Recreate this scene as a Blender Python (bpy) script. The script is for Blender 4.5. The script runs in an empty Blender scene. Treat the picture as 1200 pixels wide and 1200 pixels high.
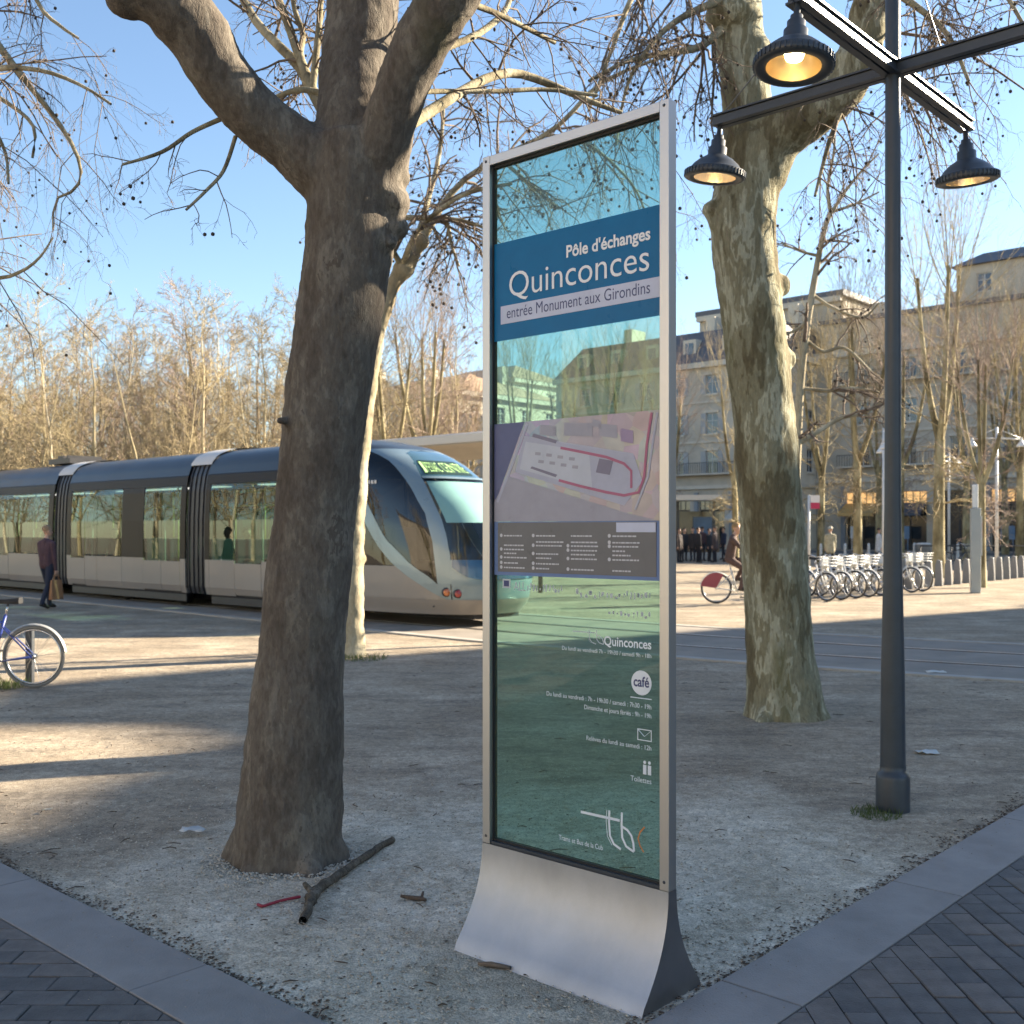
import bpy, bmesh, math, random
import numpy as np
from mathutils import Vector, Matrix, Euler

# ------------------------------------------------------------------ camera, sky, sun, exposure
SC = bpy.context.scene
COL = SC.collection
F = 1267.0            # focal length in pixels of the 1200 px photograph
HOR = 621.0           # horizon row
EYE = 1.60
SUN_AZ = math.radians(68.0)      # clockwise from +Y
SUN_EL = math.radians(22.8)

cam_d = bpy.data.cameras.new('camera')
cam = bpy.data.objects.new('camera', cam_d)
COL.objects.link(cam)
cam.location = (0, 0, EYE)
cam.rotation_euler = (math.radians(90), 0, 0)
cam_d.sensor_width = 36.0
cam_d.lens = 36.0 * F / 1200.0
cam_d.shift_y = (HOR - 600.0) / 1200.0
cam_d.clip_start = 0.05
cam_d.clip_end = 3000
cam_d.dof.use_dof = True
cam_d.dof.focus_distance = 4.3
cam_d.dof.aperture_fstop = 5.2
SC.camera = cam

world = bpy.data.worlds.new('World')
SC.world = world
world.use_nodes = True
wn = world.node_tree.nodes
wl = world.node_tree.links
wn.clear()
wo = wn.new('ShaderNodeOutputWorld')
wb = wn.new('ShaderNodeBackground')
sky = wn.new('ShaderNodeTexSky')
sky.sky_type = 'NISHITA'
sky.sun_disc = False
sky.sun_elevation = SUN_EL
sky.sun_rotation = SUN_AZ
sky.altitude = 20
sky.air_density = 1.0
sky.dust_density = 0.18
sky.ozone_density = 1.9
wb.inputs['Strength'].default_value = 0.06
wl.new(sky.outputs[0], wb.inputs[0])
wl.new(wb.outputs[0], wo.inputs[0])

sun_d = bpy.data.lights.new('sun', 'SUN')
sun_d.energy = 5.0
sun_d.angle = math.radians(0.53)
sun_d.color = (1.0, 0.86, 0.66)
sun = bpy.data.objects.new('sun', sun_d)
COL.objects.link(sun)
sdir = Vector((math.sin(SUN_AZ) * math.cos(SUN_EL), math.cos(SUN_AZ) * math.cos(SUN_EL), math.sin(SUN_EL)))
sun.rotation_euler = sdir.to_track_quat('Z', 'Y').to_euler()
sun.location = (60, 30, 40)

SC.view_settings.view_transform = 'Standard'
SC.view_settings.look = 'None'
SC.view_settings.gamma = 1.0
SC.view_settings.use_curve_mapping = False
SC.view_settings.exposure = 2.2
SC.render.engine = 'CYCLES'
SC.cycles.max_bounces = 5
SC.cycles.diffuse_bounces = 2
SC.cycles.glossy_bounces = 3
SC.cycles.transmission_bounces = 4
SC.cycles.transparent_max_bounces = 14
SC.cycles.caustics_reflective = False
SC.cycles.caustics_refractive = False

rng = np.random.default_rng(11)
random.seed(5)

# ------------------------------------------------------------------ site frame: the two kerbs meet at right angles
E_R = np.array([0.674, 0.738])       # direction of the right-hand kerb
E_L = np.array([-0.738, 0.674])      # direction of the left-hand kerb
CORNER = np.array([-0.035, 2.97])
ANG_L = math.atan2(E_L[1], E_L[0])
ANG_R = math.atan2(E_R[1], E_R[0])
ANG_RK = ANG_L - math.pi / 2          # rotation of the (a along E_R, b along E_L) frame

def K(a, b, z=0.0):
    p = CORNER + a * E_R + b * E_L
    return (float(p[0]), float(p[1]), z)

def at(px, py, d):
    """world point seen at photograph pixel (px, py) at depth d metres"""
    return ((px - 600.0) / F * d, d, EYE + (HOR - py) / F * d)

# ------------------------------------------------------------------ scene helpers
def tag(o, label=None, cat=None, group=None, kind=None):
    if label: o['label'] = label
    if cat: o['category'] = cat
    if group: o['group'] = group
    if kind: o['kind'] = kind
    return o

def thing(name, label, cat, loc=(0, 0, 0), rotz=0.0, group=None):
    o = bpy.data.objects.new(name, None)
    o.empty_display_size = 0.2
    COL.objects.link(o)
    o.location = loc
    o.rotation_euler = (0, 0, rotz)
    return tag(o, label, cat, group)

def link_mesh(name, me, mat=None, parent=None):
    o = bpy.data.objects.new(name, me)
    COL.objects.link(o)
    if mat is not None:
        for m in (mat if isinstance(mat, (list, tuple)) else [mat]):
            me.materials.append(m)
    if parent is not None:
        o.parent = parent
    return o

def copy_tree(o, parent=None):
    c = o.copy()
    COL.objects.link(c)
    c.parent = parent
    for ch in list(o.children):
        copy_tree(ch, c)
    return c

def np_mesh(name, verts, quads, smooth=True):
    """mesh from numpy arrays, faces all quads or all triangles"""
    me = bpy.data.meshes.new(name)
    verts = np.asarray(verts, dtype=np.float32).reshape(-1, 3)
    quads = np.asarray(quads, dtype=np.int32)
    nf, k = quads.shape
    me.vertices.add(len(verts))
    me.vertices.foreach_set('co', verts.ravel())
    me.loops.add(nf * k)
    me.loops.foreach_set('vertex_index', quads.ravel())
    me.polygons.add(nf)
    me.polygons.foreach_set('loop_start', np.arange(nf, dtype=np.int32) * k)
    me.polygons.foreach_set('loop_total', np.full(nf, k, dtype=np.int32))
    if smooth:
        me.polygons.foreach_set('use_smooth', np.ones(nf, dtype=bool))
    me.update(calc_edges=True)
    return me

class MB:
    """collects simple solids into one mesh"""
    def __init__(self):
        self.v = []; self.f = []; self.sm = []
    def add(self, verts, faces, smooth=False):
        b = len(self.v)
        self.v.extend([tuple(map(float, p)) for p in verts])
        for f in faces:
            self.f.append(tuple(b + i for i in f)); self.sm.append(smooth)
    def box(self, c, s, rot=None):
        x, y, z = s[0] / 2, s[1] / 2, s[2] / 2
        vs = [Vector((sx * x, sy * y, sz * z)) for sz in (-1, 1) for sy in (-1, 1) for sx in (-1, 1)]
        if rot is not None:
            vs = [rot @ v for v in vs]
        cv = Vector(c)
        self.add([v + cv for v in vs], [(0, 2, 3, 1), (4, 5, 7, 6), (0, 1, 5, 4), (2, 6, 7, 3), (0, 4, 6, 2), (1, 3, 7, 5)])
        return self
    def bx(self, x0, x1, y0, y1, z0, z1):
        return self.box(((x0 + x1) / 2, (y0 + y1) / 2, (z0 + z1) / 2), (x1 - x0, y1 - y0, z1 - z0))
    def bar(self, p, q, w, h=None, up=(0, 0, 1)):
        p = Vector(p); q = Vector(q); h = h or w
        d = (q - p); L = d.length
        if L < 1e-6: return self
        d.normalize(); u = Vector(up)
        if abs(d.dot(u)) > 0.98: u = Vector((0, 1, 0))
        s = d.cross(u).normalized(); u = s.cross(d).normalized()
        M = Matrix((d, s, u)).transposed()
        return self.box((p + q) / 2, (L, w, h), M)
    def tube(self, pts, r, sides=8, closed=False, cap=True):
        pts = [Vector(p) for p in pts]
        n = len(pts)
        rs = r if isinstance(r, (list, tuple)) else [r] * n
        vs = []
        ref = None
        for i, p in enumerate(pts):
            if closed: t = pts[(i + 1) % n] - pts[i - 1]
            else: t = pts[min(i + 1, n - 1)] - pts[max(i - 1, 0)]
            t.normalize()
            if ref is None: a = t.orthogonal()
            else: a = ref - t * ref.dot(t)
            if a.length < 1e-5: a = t.orthogonal()
            a.normalize(); ref = a; b = t.cross(a).normalized()
            for k in range(sides):
                an = 2 * math.pi * k / sides
                vs.append(p + (a * math.cos(an) + b * math.sin(an)) * rs[i])
        fs = []
        m = n if closed else n - 1
        for i in range(m):
            j = (i + 1) % n
            for k in range(sides):
                l = (k + 1) % sides
                fs.append((i * sides + k, j * sides + k, j * sides + l, i * sides + l))
        self.add(vs, fs, True)
        if cap and not closed:
            b = len(self.v) - len(vs)
            self.f.append(tuple(b + k for k in range(sides))); self.sm.append(False)
            self.f.append(tuple(b + (n - 1) * sides + k for k in reversed(range(sides)))); self.sm.append(False)
        return self
    def lathe(self, prof, c=(0, 0, 0), sides=24, axis=None, smooth=True):
        """prof: list of (r, z); axis: optional rotation matrix"""
        vs = []
        for (r, z) in prof:
            for k in range(sides):
                an = 2 * math.pi * k / sides
                v = Vector((r * math.cos(an), r * math.sin(an), z))
                if axis is not None: v = axis @ v
                vs.append(v + Vector(c))
        fs = []
        for i in range(len(prof) - 1):
            for k in range(sides):
                l = (k + 1) % sides
                fs.append((i * sides + k, i * sides + l, (i + 1) * sides + l, (i + 1) * sides + k))
        self.add(vs, fs, smooth)
        return self
    def prism(self, poly, y0, y1, M=None):
        """poly in local x,z extruded along y"""
        n = len(poly)
        vs = [Vector((x, y0, z)) for x, z in poly] + [Vector((x, y1, z)) for x, z in poly]
        if M is not None: vs = [M @ v for v in vs]
        fs = [tuple(range(n)), tuple(reversed(range(n, 2 * n)))]
        for i in range(n):
            j = (i + 1) % n
            fs.append((i, i + n, j + n, j))
        self.add(vs, fs)
        return self
    def grid(self, fn, nu, nv, smooth=True, flip=False):
        vs = [fn(i / nu, j / nv) for j in range(nv + 1) for i in range(nu + 1)]
        fs = []
        for j in range(nv):
            for i in range(nu):
                a = j * (nu + 1) + i
                q = (a, a + 1, a + nu + 2, a + nu + 1)
                fs.append(tuple(reversed(q)) if flip else q)
        self.add(vs, fs, smooth)
        return self
    def mesh(self, name):
        me = bpy.data.meshes.new(name)
        me.from_pydata(self.v, [], self.f)
        me.polygons.foreach_set('use_smooth', self.sm)
        me.update()
        return me
    def build(self, name, mat=None, parent=None, bevel=0.0, fixn=True):
        me = self.mesh(name)
        if fixn:
            bm = bmesh.new(); bm.from_mesh(me)
            bmesh.ops.recalc_face_normals(bm, faces=bm.faces)
            bm.to_mesh(me); bm.free()
        o = link_mesh(name, me, mat, parent)
        if bevel > 0:
            m = o.modifiers.new('bevel', 'BEVEL'); m.width = bevel; m.segments = 2; m.limit_method = 'ANGLE'
            m.angle_limit = math.radians(35)
        return o

def evaluated_mesh(o):
    bpy.context.view_layer.update()
    dg = bpy.context.evaluated_depsgraph_get()
    ev = o.evaluated_get(dg)
    me = bpy.data.meshes.new_from_object(ev, depsgraph=dg)
    return me

def text_mesh(s, size, align='LEFT', bold=0.0, sx=1.0, extrude=0.0, space=1.0):
    c = bpy.data.curves.new('text', 'FONT')
    c.body = s; c.size = size; c.align_x = align; c.offset = bold; c.extrude = extrude
    c.resolution_u = 4; c.space_character = space
    o = bpy.data.objects.new('text', c)
    COL.objects.link(o)
    me = evaluated_mesh(o)
    bpy.data.objects.remove(o); bpy.data.curves.remove(c)
    if sx != 1.0:
        me.transform(Matrix.Diagonal((sx, 1, 1, 1)))
    return me

# ------------------------------------------------------------------ materials
MATS = {}
def nodes(m):
    m.use_nodes = True
    return m.node_tree.nodes, m.node_tree.links, m.node_tree.nodes['Principled BSDF']

def ramp(n, stops):
    r = n.new('ShaderNodeValToRGB')
    e = r.color_ramp.elements
    while len(e) > 1: e.remove(e[-1])
    e[0].position = stops[0][0]; e[0].color = (*stops[0][1], 1)
    for p, c in stops[1:]:
        x = e.new(p); x.color = (*c, 1)
    return r

def mat(name, col, rough=0.6, metal=0.0, var=0.0, vscale=8.0, bump=0.0, bscale=60.0, stretch=(1, 1, 1), spec=0.5, coat=0.0, col2=None):
    """plain procedural material: noise-varied colour and fine relief"""
    if name in MATS: return MATS[name]
    m = bpy.data.materials.new(name); MATS[name] = m
    n, l, b = nodes(m)
    b.inputs['Roughness'].default_value = rough
    b.inputs['Metallic'].default_value = metal
    b.inputs['Specular IOR Level'].default_value = spec
    b.inputs['Coat Weight'].default_value = coat
    b.inputs['Base Color'].default_value = (*col, 1)
    if var > 0 or bump > 0:
        tc = n.new('ShaderNodeTexCoord'); mp = n.new('ShaderNodeMapping')
        mp.inputs['Scale'].default_value = stretch
        l.new(tc.outputs['Object'], mp.inputs[0])
    if var > 0:
        t = n.new('ShaderNodeTexNoise'); t.inputs['Scale'].default_value = vscale
        t.inputs['Detail'].default_value = 5; t.inputs['Roughness'].default_value = 0.65
        l.new(mp.outputs[0], t.inputs['Vector'])
        c2 = col2 or tuple(min(1, c * (1 + var)) for c in col)
        c1 = tuple(c * (1 - var) for c in col)
        r = ramp(n, [(0.3, c1), (0.7, c2)])
        l.new(t.outputs['Fac'], r.inputs[0]); l.new(r.outputs[0], b.inputs['Base Color'])
        rr = n.new('ShaderNodeMapRange'); rr.inputs['To Min'].default_value = max(0, rough - 0.1); rr.inputs['To Max'].default_value = min(1, rough + 0.1)
        l.new(t.outputs['Fac'], rr.inputs[0]); l.new(rr.outputs[0], b.inputs['Roughness'])
    if bump > 0:
        t = n.new('ShaderNodeTexNoise'); t.inputs['Scale'].default_value = bscale; t.inputs['Detail'].default_value = 4
        l.new(mp.outputs[0], t.inputs['Vector'])
        bp = n.new('ShaderNodeBump'); bp.inputs['Strength'].default_value = bump; bp.inputs['Distance'].default_value = 0.01
        l.new(t.outputs['Fac'], bp.inputs['Height']); l.new(bp.outputs[0], b.inputs['Normal'])
    return m

def glass(name, tint, rough=0.0, refl=1.0, dark=0.0, dcol=(0.01, 0.012, 0.014)):
    """thin pane: straight-through tinted transmission plus mirror reflection by Fresnel"""
    if name in MATS: return MATS[name]
    m = bpy.data.materials.new(name); MATS[name] = m
    n, l, b = nodes(m)
    out = n['Material Output']; n.remove(b)
    tr = n.new('ShaderNodeBsdfTransparent'); tr.inputs[0].default_value = (*tint, 1)
    gl = n.new('ShaderNodeBsdfGlossy'); gl.inputs['Roughness'].default_value = rough
    gl.inputs['Color'].default_value = (refl, refl, refl, 1)
    lw = n.new('ShaderNodeLayerWeight'); lw.inputs['Blend'].default_value = 0.5     # Schlick: same from both sides of the pane
    pw = n.new('ShaderNodeMath'); pw.operation = 'POWER'; pw.inputs[1].default_value = 5; l.new(lw.outputs['Facing'], pw.inputs[0])
    fr = n.new('ShaderNodeMath'); fr.operation = 'MULTIPLY_ADD'; fr.inputs[1].default_value = 0.95; fr.inputs[2].default_value = 0.05; l.new(pw.outputs[0], fr.inputs[0])
    mx = n.new('ShaderNodeMixShader')
    first = tr.outputs[0]
    if dark > 0:
        df = n.new('ShaderNodeBsdfDiffuse'); df.inputs[0].default_value = (*dcol, 1)
        m2 = n.new('ShaderNodeMixShader'); m2.inputs[0].default_value = dark
        l.new(tr.outputs[0], m2.inputs[1]); l.new(df.outputs[0], m2.inputs[2]); first = m2.outputs[0]
    l.new(fr.outputs[0], mx.inputs[0]); l.new(first, mx.inputs[1]); l.new(gl.outputs[0], mx.inputs[2])
    l.new(mx.outputs[0], out.inputs[0])
    return m

def emit(name, col, strength):
    if name in MATS: return MATS[name]
    m = bpy.data.materials.new(name); MATS[name] = m
    n, l, b = nodes(m)
    b.inputs['Base Color'].default_value = (*col, 1)
    b.inputs['Emission Color'].default_value = (*col, 1)
    b.inputs['Emission Strength'].default_value = strength
    return m

def bark(name, stops, scale=3.0, zs=0.45, bump=0.5, moss=None, fine=(0.6, 1.25), seed=0.0, crack=0.35):
    """plane-tree bark: flaking patches of several tones, fine relief, optional moss"""
    m = bpy.data.materials.new(name); MATS[name] = m
    n, l, b = nodes(m)
    b.inputs['Roughness'].default_value = 0.92
    b.inputs['Specular IOR Level'].default_value = 0.15
    g = n.new('ShaderNodeNewGeometry')
    mp = n.new('ShaderNodeMapping'); mp.inputs['Scale'].default_value = (1, 1, zs); mp.inputs['Location'].default_value = (seed, seed * 2, 0)
    l.new(g.outputs['Position'], mp.inputs[0])
    warp = n.new('ShaderNodeTexNoise'); warp.inputs['Scale'].default_value = scale * 2.5; warp.inputs['Detail'].default_value = 4
    l.new(mp.outputs[0], warp.inputs['Vector'])
    add = n.new('ShaderNodeMixRGB'); add.blend_type = 'ADD'; add.inputs[0].default_value = 0.22
    l.new(mp.outputs[0], add.inputs[1]); l.new(warp.outputs['Color'], add.inputs[2])
    t = n.new('ShaderNodeTexNoise'); t.inputs['Scale'].default_value = scale; t.inputs['Detail'].default_value = 3.5; t.inputs['Roughness'].default_value = 0.55
    l.new(add.outputs[0], t.inputs['Vector'])
    r = ramp(n, stops); r.color_ramp.interpolation = 'LINEAR'
    l.new(t.outputs['Fac'], r.inputs[0])
    f = n.new('ShaderNodeTexNoise'); f.inputs['Scale'].default_value = 45; f.inputs['Detail'].default_value = 6; f.inputs['Roughness'].default_value = 0.7
    l.new(mp.outputs[0], f.inputs['Vector'])
    fr = n.new('ShaderNodeMapRange'); fr.inputs['From Min'].default_value = 0.3; fr.inputs['From Max'].default_value = 0.7
    fr.inputs['To Min'].default_value = fine[0]; fr.inputs['To Max'].default_value = fine[1]
    l.new(f.outputs['Fac'], fr.inputs[0])
    mul = n.new('ShaderNodeMixRGB'); mul.blend_type = 'MULTIPLY'; mul.inputs[0].default_value = 1
    l.new(r.outputs[0], mul.inputs[1]); l.new(fr.outputs[0], mul.inputs[2])
    last = mul.outputs[0]
    if moss:
        ms = n.new('ShaderNodeTexNoise'); ms.inputs['Scale'].default_value = 2.2; ms.inputs['Detail'].default_value = 5
        l.new(mp.outputs[0], ms.inputs['Vector'])
        mr = n.new('ShaderNodeMapRange'); mr.inputs['From Min'].default_value = moss[3]; mr.inputs['From Max'].default_value = moss[3] + 0.12
        l.new(ms.outputs['Fac'], mr.inputs[0])
        mm = n.new('ShaderNodeMixRGB'); l.new(mr.outputs[0], mm.inputs[0]); l.new(last, mm.inputs[1]); mm.inputs[2].default_value = (moss[0], moss[1], moss[2], 1)
        last = mm.outputs[0]
    l.new(last, b.inputs['Base Color'])
    cr = n.new('ShaderNodeTexVoronoi'); cr.feature = 'DISTANCE_TO_EDGE'; cr.inputs['Scale'].default_value = 22
    l.new(add.outputs[0], cr.inputs['Vector'])
    crr = n.new('ShaderNodeMapRange'); crr.inputs['From Max'].default_value = 0.12; l.new(cr.outputs['Distance'], crr.inputs[0])
    hs = n.new('ShaderNodeMath'); hs.operation = 'MULTIPLY_ADD'; hs.inputs[1].default_value = crack
    l.new(crr.outputs[0], hs.inputs[0]); l.new(f.outputs['Fac'], hs.inputs[2])
    h2 = n.new('ShaderNodeMath'); h2.operation = 'ADD'; l.new(hs.outputs[0], h2.inputs[0]); l.new(r.outputs[0], h2.inputs[1])
    bp = n.new('ShaderNodeBump'); bp.inputs['Strength'].default_value = bump; bp.inputs['Distance'].default_value = 0.012
    l.new(h2.outputs[0], bp.inputs['Height']); l.new(bp.outputs[0], b.inputs['Normal'])
    return m

M_STEEL = mat('brushed_steel', (0.50, 0.49, 0.48), 0.42, 1.0, 0.06, 3.0, 0.03, 300, (1, 1, 0.02))
M_FOOT = mat('satin_steel', (0.40, 0.41, 0.43), 0.5, 0.8, 0.16, 3.5, 0.04, 160, (1, 1, 0.6))
M_DARKMETAL = mat('dark_grey_paint', (0.045, 0.052, 0.062), 0.38, 0.0, 0.15, 6.0, 0.03, 90)
M_BLACK = mat('black_rubber', (0.015, 0.015, 0.016), 0.75, 0, 0.2, 20)
M_WHITE = mat('white_print', (0.8, 0.8, 0.8), 0.5)

# ================================================================== GROUND
def ground_material():
    m = bpy.data.materials.new('sandy_gravel'); MATS['sandy_gravel'] = m
    n, l, b = nodes(m)
    b.inputs['Roughness'].default_value = 0.95
    b.inputs['Specular IOR Level'].default_value = 0.12
    g = n.new('ShaderNodeNewGeometry')
    def noise(scale, det=5, rough=0.6, vec=None, sc=None):
        t = n.new('ShaderNodeTexNoise'); t.inputs['Scale'].default_value = scale
        t.inputs['Detail'].default_value = det; t.inputs['Roughness'].default_value = rough
        src = g.outputs['Position'] if vec is None else vec
        if sc:
            mp = n.new('ShaderNodeMapping'); mp.inputs['Scale'].default_value = sc
            l.new(src, mp.inputs[0]); src = mp.outputs[0]
        l.new(src, t.inputs['Vector'])
        return t.outputs['Fac']
    def mrange(x, a, bb, c=0.0, d=1.0):
        r = n.new('ShaderNodeMapRange'); r.inputs['From Min'].default_value = a; r.inputs['From Max'].default_value = bb
        r.inputs['To Min'].default_value = c; r.inputs['To Max'].default_value = d
        l.new(x, r.inputs[0]); return r.outputs[0]
    def mix(f, a, bb, mode='MIX'):
        r = n.new('ShaderNodeMixRGB'); r.blend_type = mode
        if isinstance(f, float): r.inputs[0].default_value = f
        else: l.new(f, r.inputs[0])
        for i, x in ((1, a), (2, bb)):
            if isinstance(x, tuple): r.inputs[i].default_value = (*x, 1)
            else: l.new(x, r.inputs[i])
        return r.outputs[0]
    sand = ramp(n, [(0.28, (0.28, 0.224, 0.16)), (0.5, (0.385, 0.318, 0.235)), (0.72, (0.52, 0.44, 0.335))])
    l.new(noise(0.9, 8, 0.62), sand.inputs[0])
    # trodden streaks, darker damp blotches
    c = mix(mrange(noise(2.4, 6, 0.7, sc=(0.5, 1.3, 1)), 0.47, 0.64, 0.0, 0.75), sand.outputs[0], (0.225, 0.188, 0.145))
    # pale fresh grit around the foot of the sign
    vm = n.new('ShaderNodeVectorMath'); vm.operation = 'DISTANCE'
    ctr = K(1.35, 1.0); vm.inputs[1].default_value = (ctr[0], ctr[1], 0)
    l.new(g.outputs['Position'], vm.inputs[0])
    ad = n.new('ShaderNodeMath'); ad.operation = 'MULTIPLY_ADD'; ad.inputs[1].default_value = 2.6
    l.new(noise(1.1, 6, 0.65), ad.inputs[0]); l.new(vm.outputs['Value'], ad.inputs[2])
    patch = mrange(ad.outputs[0], 3.0, 3.75, 1.0, 0.0)
    grit = ramp(n, [(0.3, (0.44, 0.372, 0.275)), (0.5, (0.58, 0.505, 0.395)), (0.68, (0.69, 0.62, 0.505))])
    l.new(noise(3.0, 8, 0.7), grit.inputs[0])
    c = mix(patch, c, grit.outputs[0])
    # grains
    v = n.new('ShaderNodeTexVoronoi'); v.inputs['Scale'].default_value = 150; l.new(g.outputs['Position'], v.inputs['Vector'])
    vr = n.new('ShaderNodeSeparateColor'); l.new(v.outputs['Color'], vr.inputs[0])
    c = mix(1.0, c, mrange(vr.outputs[0], 0, 1, 0.72, 1.22), 'MULTIPLY')
    v2 = n.new('ShaderNodeTexVoronoi'); v2.inputs['Scale'].default_value = 23; l.new(g.outputs['Position'], v2.inputs['Vector'])
    vr2 = n.new('ShaderNodeSeparateColor'); l.new(v2.outputs['Color'], vr2.inputs[0])
    c = mix(1.0, c, mrange(vr2.outputs[0], 0, 1, 0.85, 1.13), 'MULTIPLY')
    c = mix(1.0, c, mrange(noise(17, 6, 0.75), 0.25, 0.75, 0.72, 1.25), 'MULTIPLY')
    # scraps of dead leaf
    c = mix(mrange(noise(30, 3, 0.6, sc=(0.8, 1.6, 1)), 0.66, 0.71, 0, 0.75), c, (0.075, 0.055, 0.04))
    l.new(c, b.inputs['Base Color'])
    mid = n.new('ShaderNodeMath'); mid.operation = 'MULTIPLY_ADD'; mid.inputs[1].default_value = 2.2; l.new(noise(5.5, 3, 0.5), mid.inputs[0]); l.new(noise(26, 6, 0.75), mid.inputs[2])
    hb = n.new('ShaderNodeMath'); hb.operation = 'MULTIPLY_ADD'; hb.inputs[1].default_value = -0.5
    l.new(v.outputs['Distance'], hb.inputs[0]); l.new(mid.outputs[0], hb.inputs[2])
    bp = n.new('ShaderNodeBump'); bp.inputs['Strength'].default_value = 0.5; bp.inputs['Distance'].default_value = 0.02
    l.new(hb.outputs[0], bp.inputs['Height']); l.new(bp.outputs[0], b.inputs['Normal'])
    return m
M_GRAVEL = ground_material()

def axis(near, far, step, grow):
    a = list(np.arange(-near, near + 1e-6, step)); s = step; x = near
    while x < far:
        s *= grow; x += s; a.append(x); a.insert(0, -x)
    return np.array(a)
def vnoise(x, y, seed=0):
    """cheap smooth pseudo noise"""
    r = np.random.default_rng(seed); z = np.zeros_like(x)
    for k in range(14):
        f = r.uniform(0.6, 7.0); a = r.uniform(0, 6.28); ph = r.uniform(0, 6.28)
        z += np.sin((x * math.cos(a) + y * math.sin(a)) * f + ph) / (1 + 0.5 * f)
    return z
ax = axis(6, 900, 0.09, 1.22); ay = axis(6, 1100, 0.09, 1.22)
gx, gy = np.meshgrid(ax, ay + 5.0)
ka = (gx - CORNER[0]) * E_R[0] + (gy - CORNER[1]) * E_R[1]
kb = (gx - CORNER[0]) * E_L[0] + (gy - CORNER[1]) * E_L[1]
inside = np.clip(np.minimum(ka, kb) / 0.5, 0, 1)
gz = vnoise(gx, gy, 3) * 0.0045 * inside * np.exp(-((np.hypot(gx, gy - 5)) / 9.0) ** 2)
gz += (-0.030) * (np.minimum(ka, kb) < -0.1)
gv = np.stack([gx, gy, gz], -1).reshape(-1, 3)
nx = len(ax); ny = len(ay)
ii = (np.arange(ny - 1)[:, None] * nx + np.arange(nx - 1)[None, :]).ravel()
gq = np.stack([ii, ii + 1, ii + nx + 1, ii + nx], 1)
ground = link_mesh('ground', np_mesh('ground', gv, gq), M_GRAVEL)
tag(ground, kind='structure')

# ---- kerbs: flat dressed strips, cut in lengths
M_KERB = mat('kerb_stone', (0.25, 0.228, 0.21), 0.75, 0, 0.2, 2.6, 0.3, 140)
M_PAVER = [mat('paver_%s' % w, c, 0.82, 0, 0.3, 9.0, 0.45, 130) for w, c in (('slate', (0.118, 0.11, 0.104)), ('umber', (0.145, 0.126, 0.112)), ('charcoal', (0.10, 0.094, 0.09)))]
M_JOINT = mat('joint_sand', (0.15, 0.145, 0.135), 0.95, 0, 0.3, 40.0, 0.4, 200)
RK = ANG_R                                 # local X along E_R, local Y along E_L
def kerb_line(name, along_r):
    root = bpy.data.objects.new(name, None); COL.objects.link(root)
    root.location = K(0, 0); root.rotation_euler = (0, 0, RK); tag(root, kind='structure')
    # shared unit block 1.2 m long
    x = -0.315 if along_r else 0.0
    first = None
    pos = x; k = 0
    while pos < 34:
        L = 1.46
        if first is None:
            mb = MB(); mb.bx(0.002, L - 0.003, -0.31, 0.0, -0.1, 0.012) if along_r else mb.bx(-0.31, 0.0, 0.002, L - 0.003, -0.1, 0.012)
            o = mb.build('kerb_stone', M_KERB, root, bevel=0.004); first = o
        else:
            o = first.copy(); COL.objects.link(o); o.parent = root
        h = random.uniform(-0.002, 0.002)
        o.location = (pos, 0, h) if along_r else (0, pos, h)
        pos += L; k += 1
    return root
kerb_line('kerb_right', True)
kerb_line('kerb_left', False)

# ---- pavement: bedding sheet outside the kerbs, pavers laid in it near the camera
def sheet(name, pts, z, m):
    mb = MB(); mb.add([(p[0], p[1], z) for p in pts], [tuple(range(len(pts)))])
    return mb.build(name, m)
def brick_mat():
    m = bpy.data.materials.new('pavement_far'); MATS['pavement_far'] = m
    n, l, b = nodes(m); b.inputs['Roughness'].default_value = 0.85
    g = n.new('ShaderNodeNewGeometry'); t = n.new('ShaderNodeTexBrick')
    t.inputs['Scale'].default_value = 1.0; t.inputs['Brick Width'].default_value = 0.23; t.inputs['Row Height'].default_value = 0.115
    t.inputs['Mortar Size'].default_value = 0.003
    t.inputs['Color1'].default_value = (0.19, 0.17, 0.145, 1); t.inputs['Color2'].default_value = (0.22, 0.2, 0.17, 1); t.inputs['Mortar'].default_value = (0.2, 0.18, 0.155, 1)
    l.new(g.outputs['Position'], t.inputs['Vector']); l.new(t.outputs['Color'], b.inputs['Base Color'])
    return m
pave = MB()
o0 = -0.313
def kk(a, b): return K(a, b)
for quad in ([(-14, o0), (34, o0), (34, -14), (-14, -14)], [(-14, o0), (o0, o0), (o0, 34), (-14, 34)]):
    P4 = [kk(*q) for q in quad]
    pave.add([(p[0], p[1], -0.008) for p in P4], [(0, 3, 2, 1)])
pavement = pave.build('pavement', brick_mat())
tag(pavement, kind='structure')
bedding = []
PL, PW, GAP = 0.23, 0.115, 0.005
def paver_mesh(lx, ly):
    bm = bmesh.new(); bmesh.ops.create_cube(bm, size=1)
    for v in bm.verts: v.co = Vector((v.co.x * (lx - GAP), v.co.y * (ly - GAP), v.co.z * 0.05))
    bmesh.ops.bevel(bm, geom=[e for e in bm.edges], offset=0.0035, segments=1, affect='EDGES')
    me = bpy.data.meshes.new('paver'); bm.to_mesh(me); bm.free(); return me
pm = {}
for orient, (lx, ly) in (('x', (PL, PW)), ('y', (PW, PL))):
    for i, m in enumerate(M_PAVER):
        me = paver_mesh(lx, ly); me.materials.append(m); pm[orient, i] = me
def kcoord(x, y):
    d = np.array([x, y]) - CORNER
    return float(d @ E_R), float(d @ E_L)
count = 0
cand = []
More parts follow.
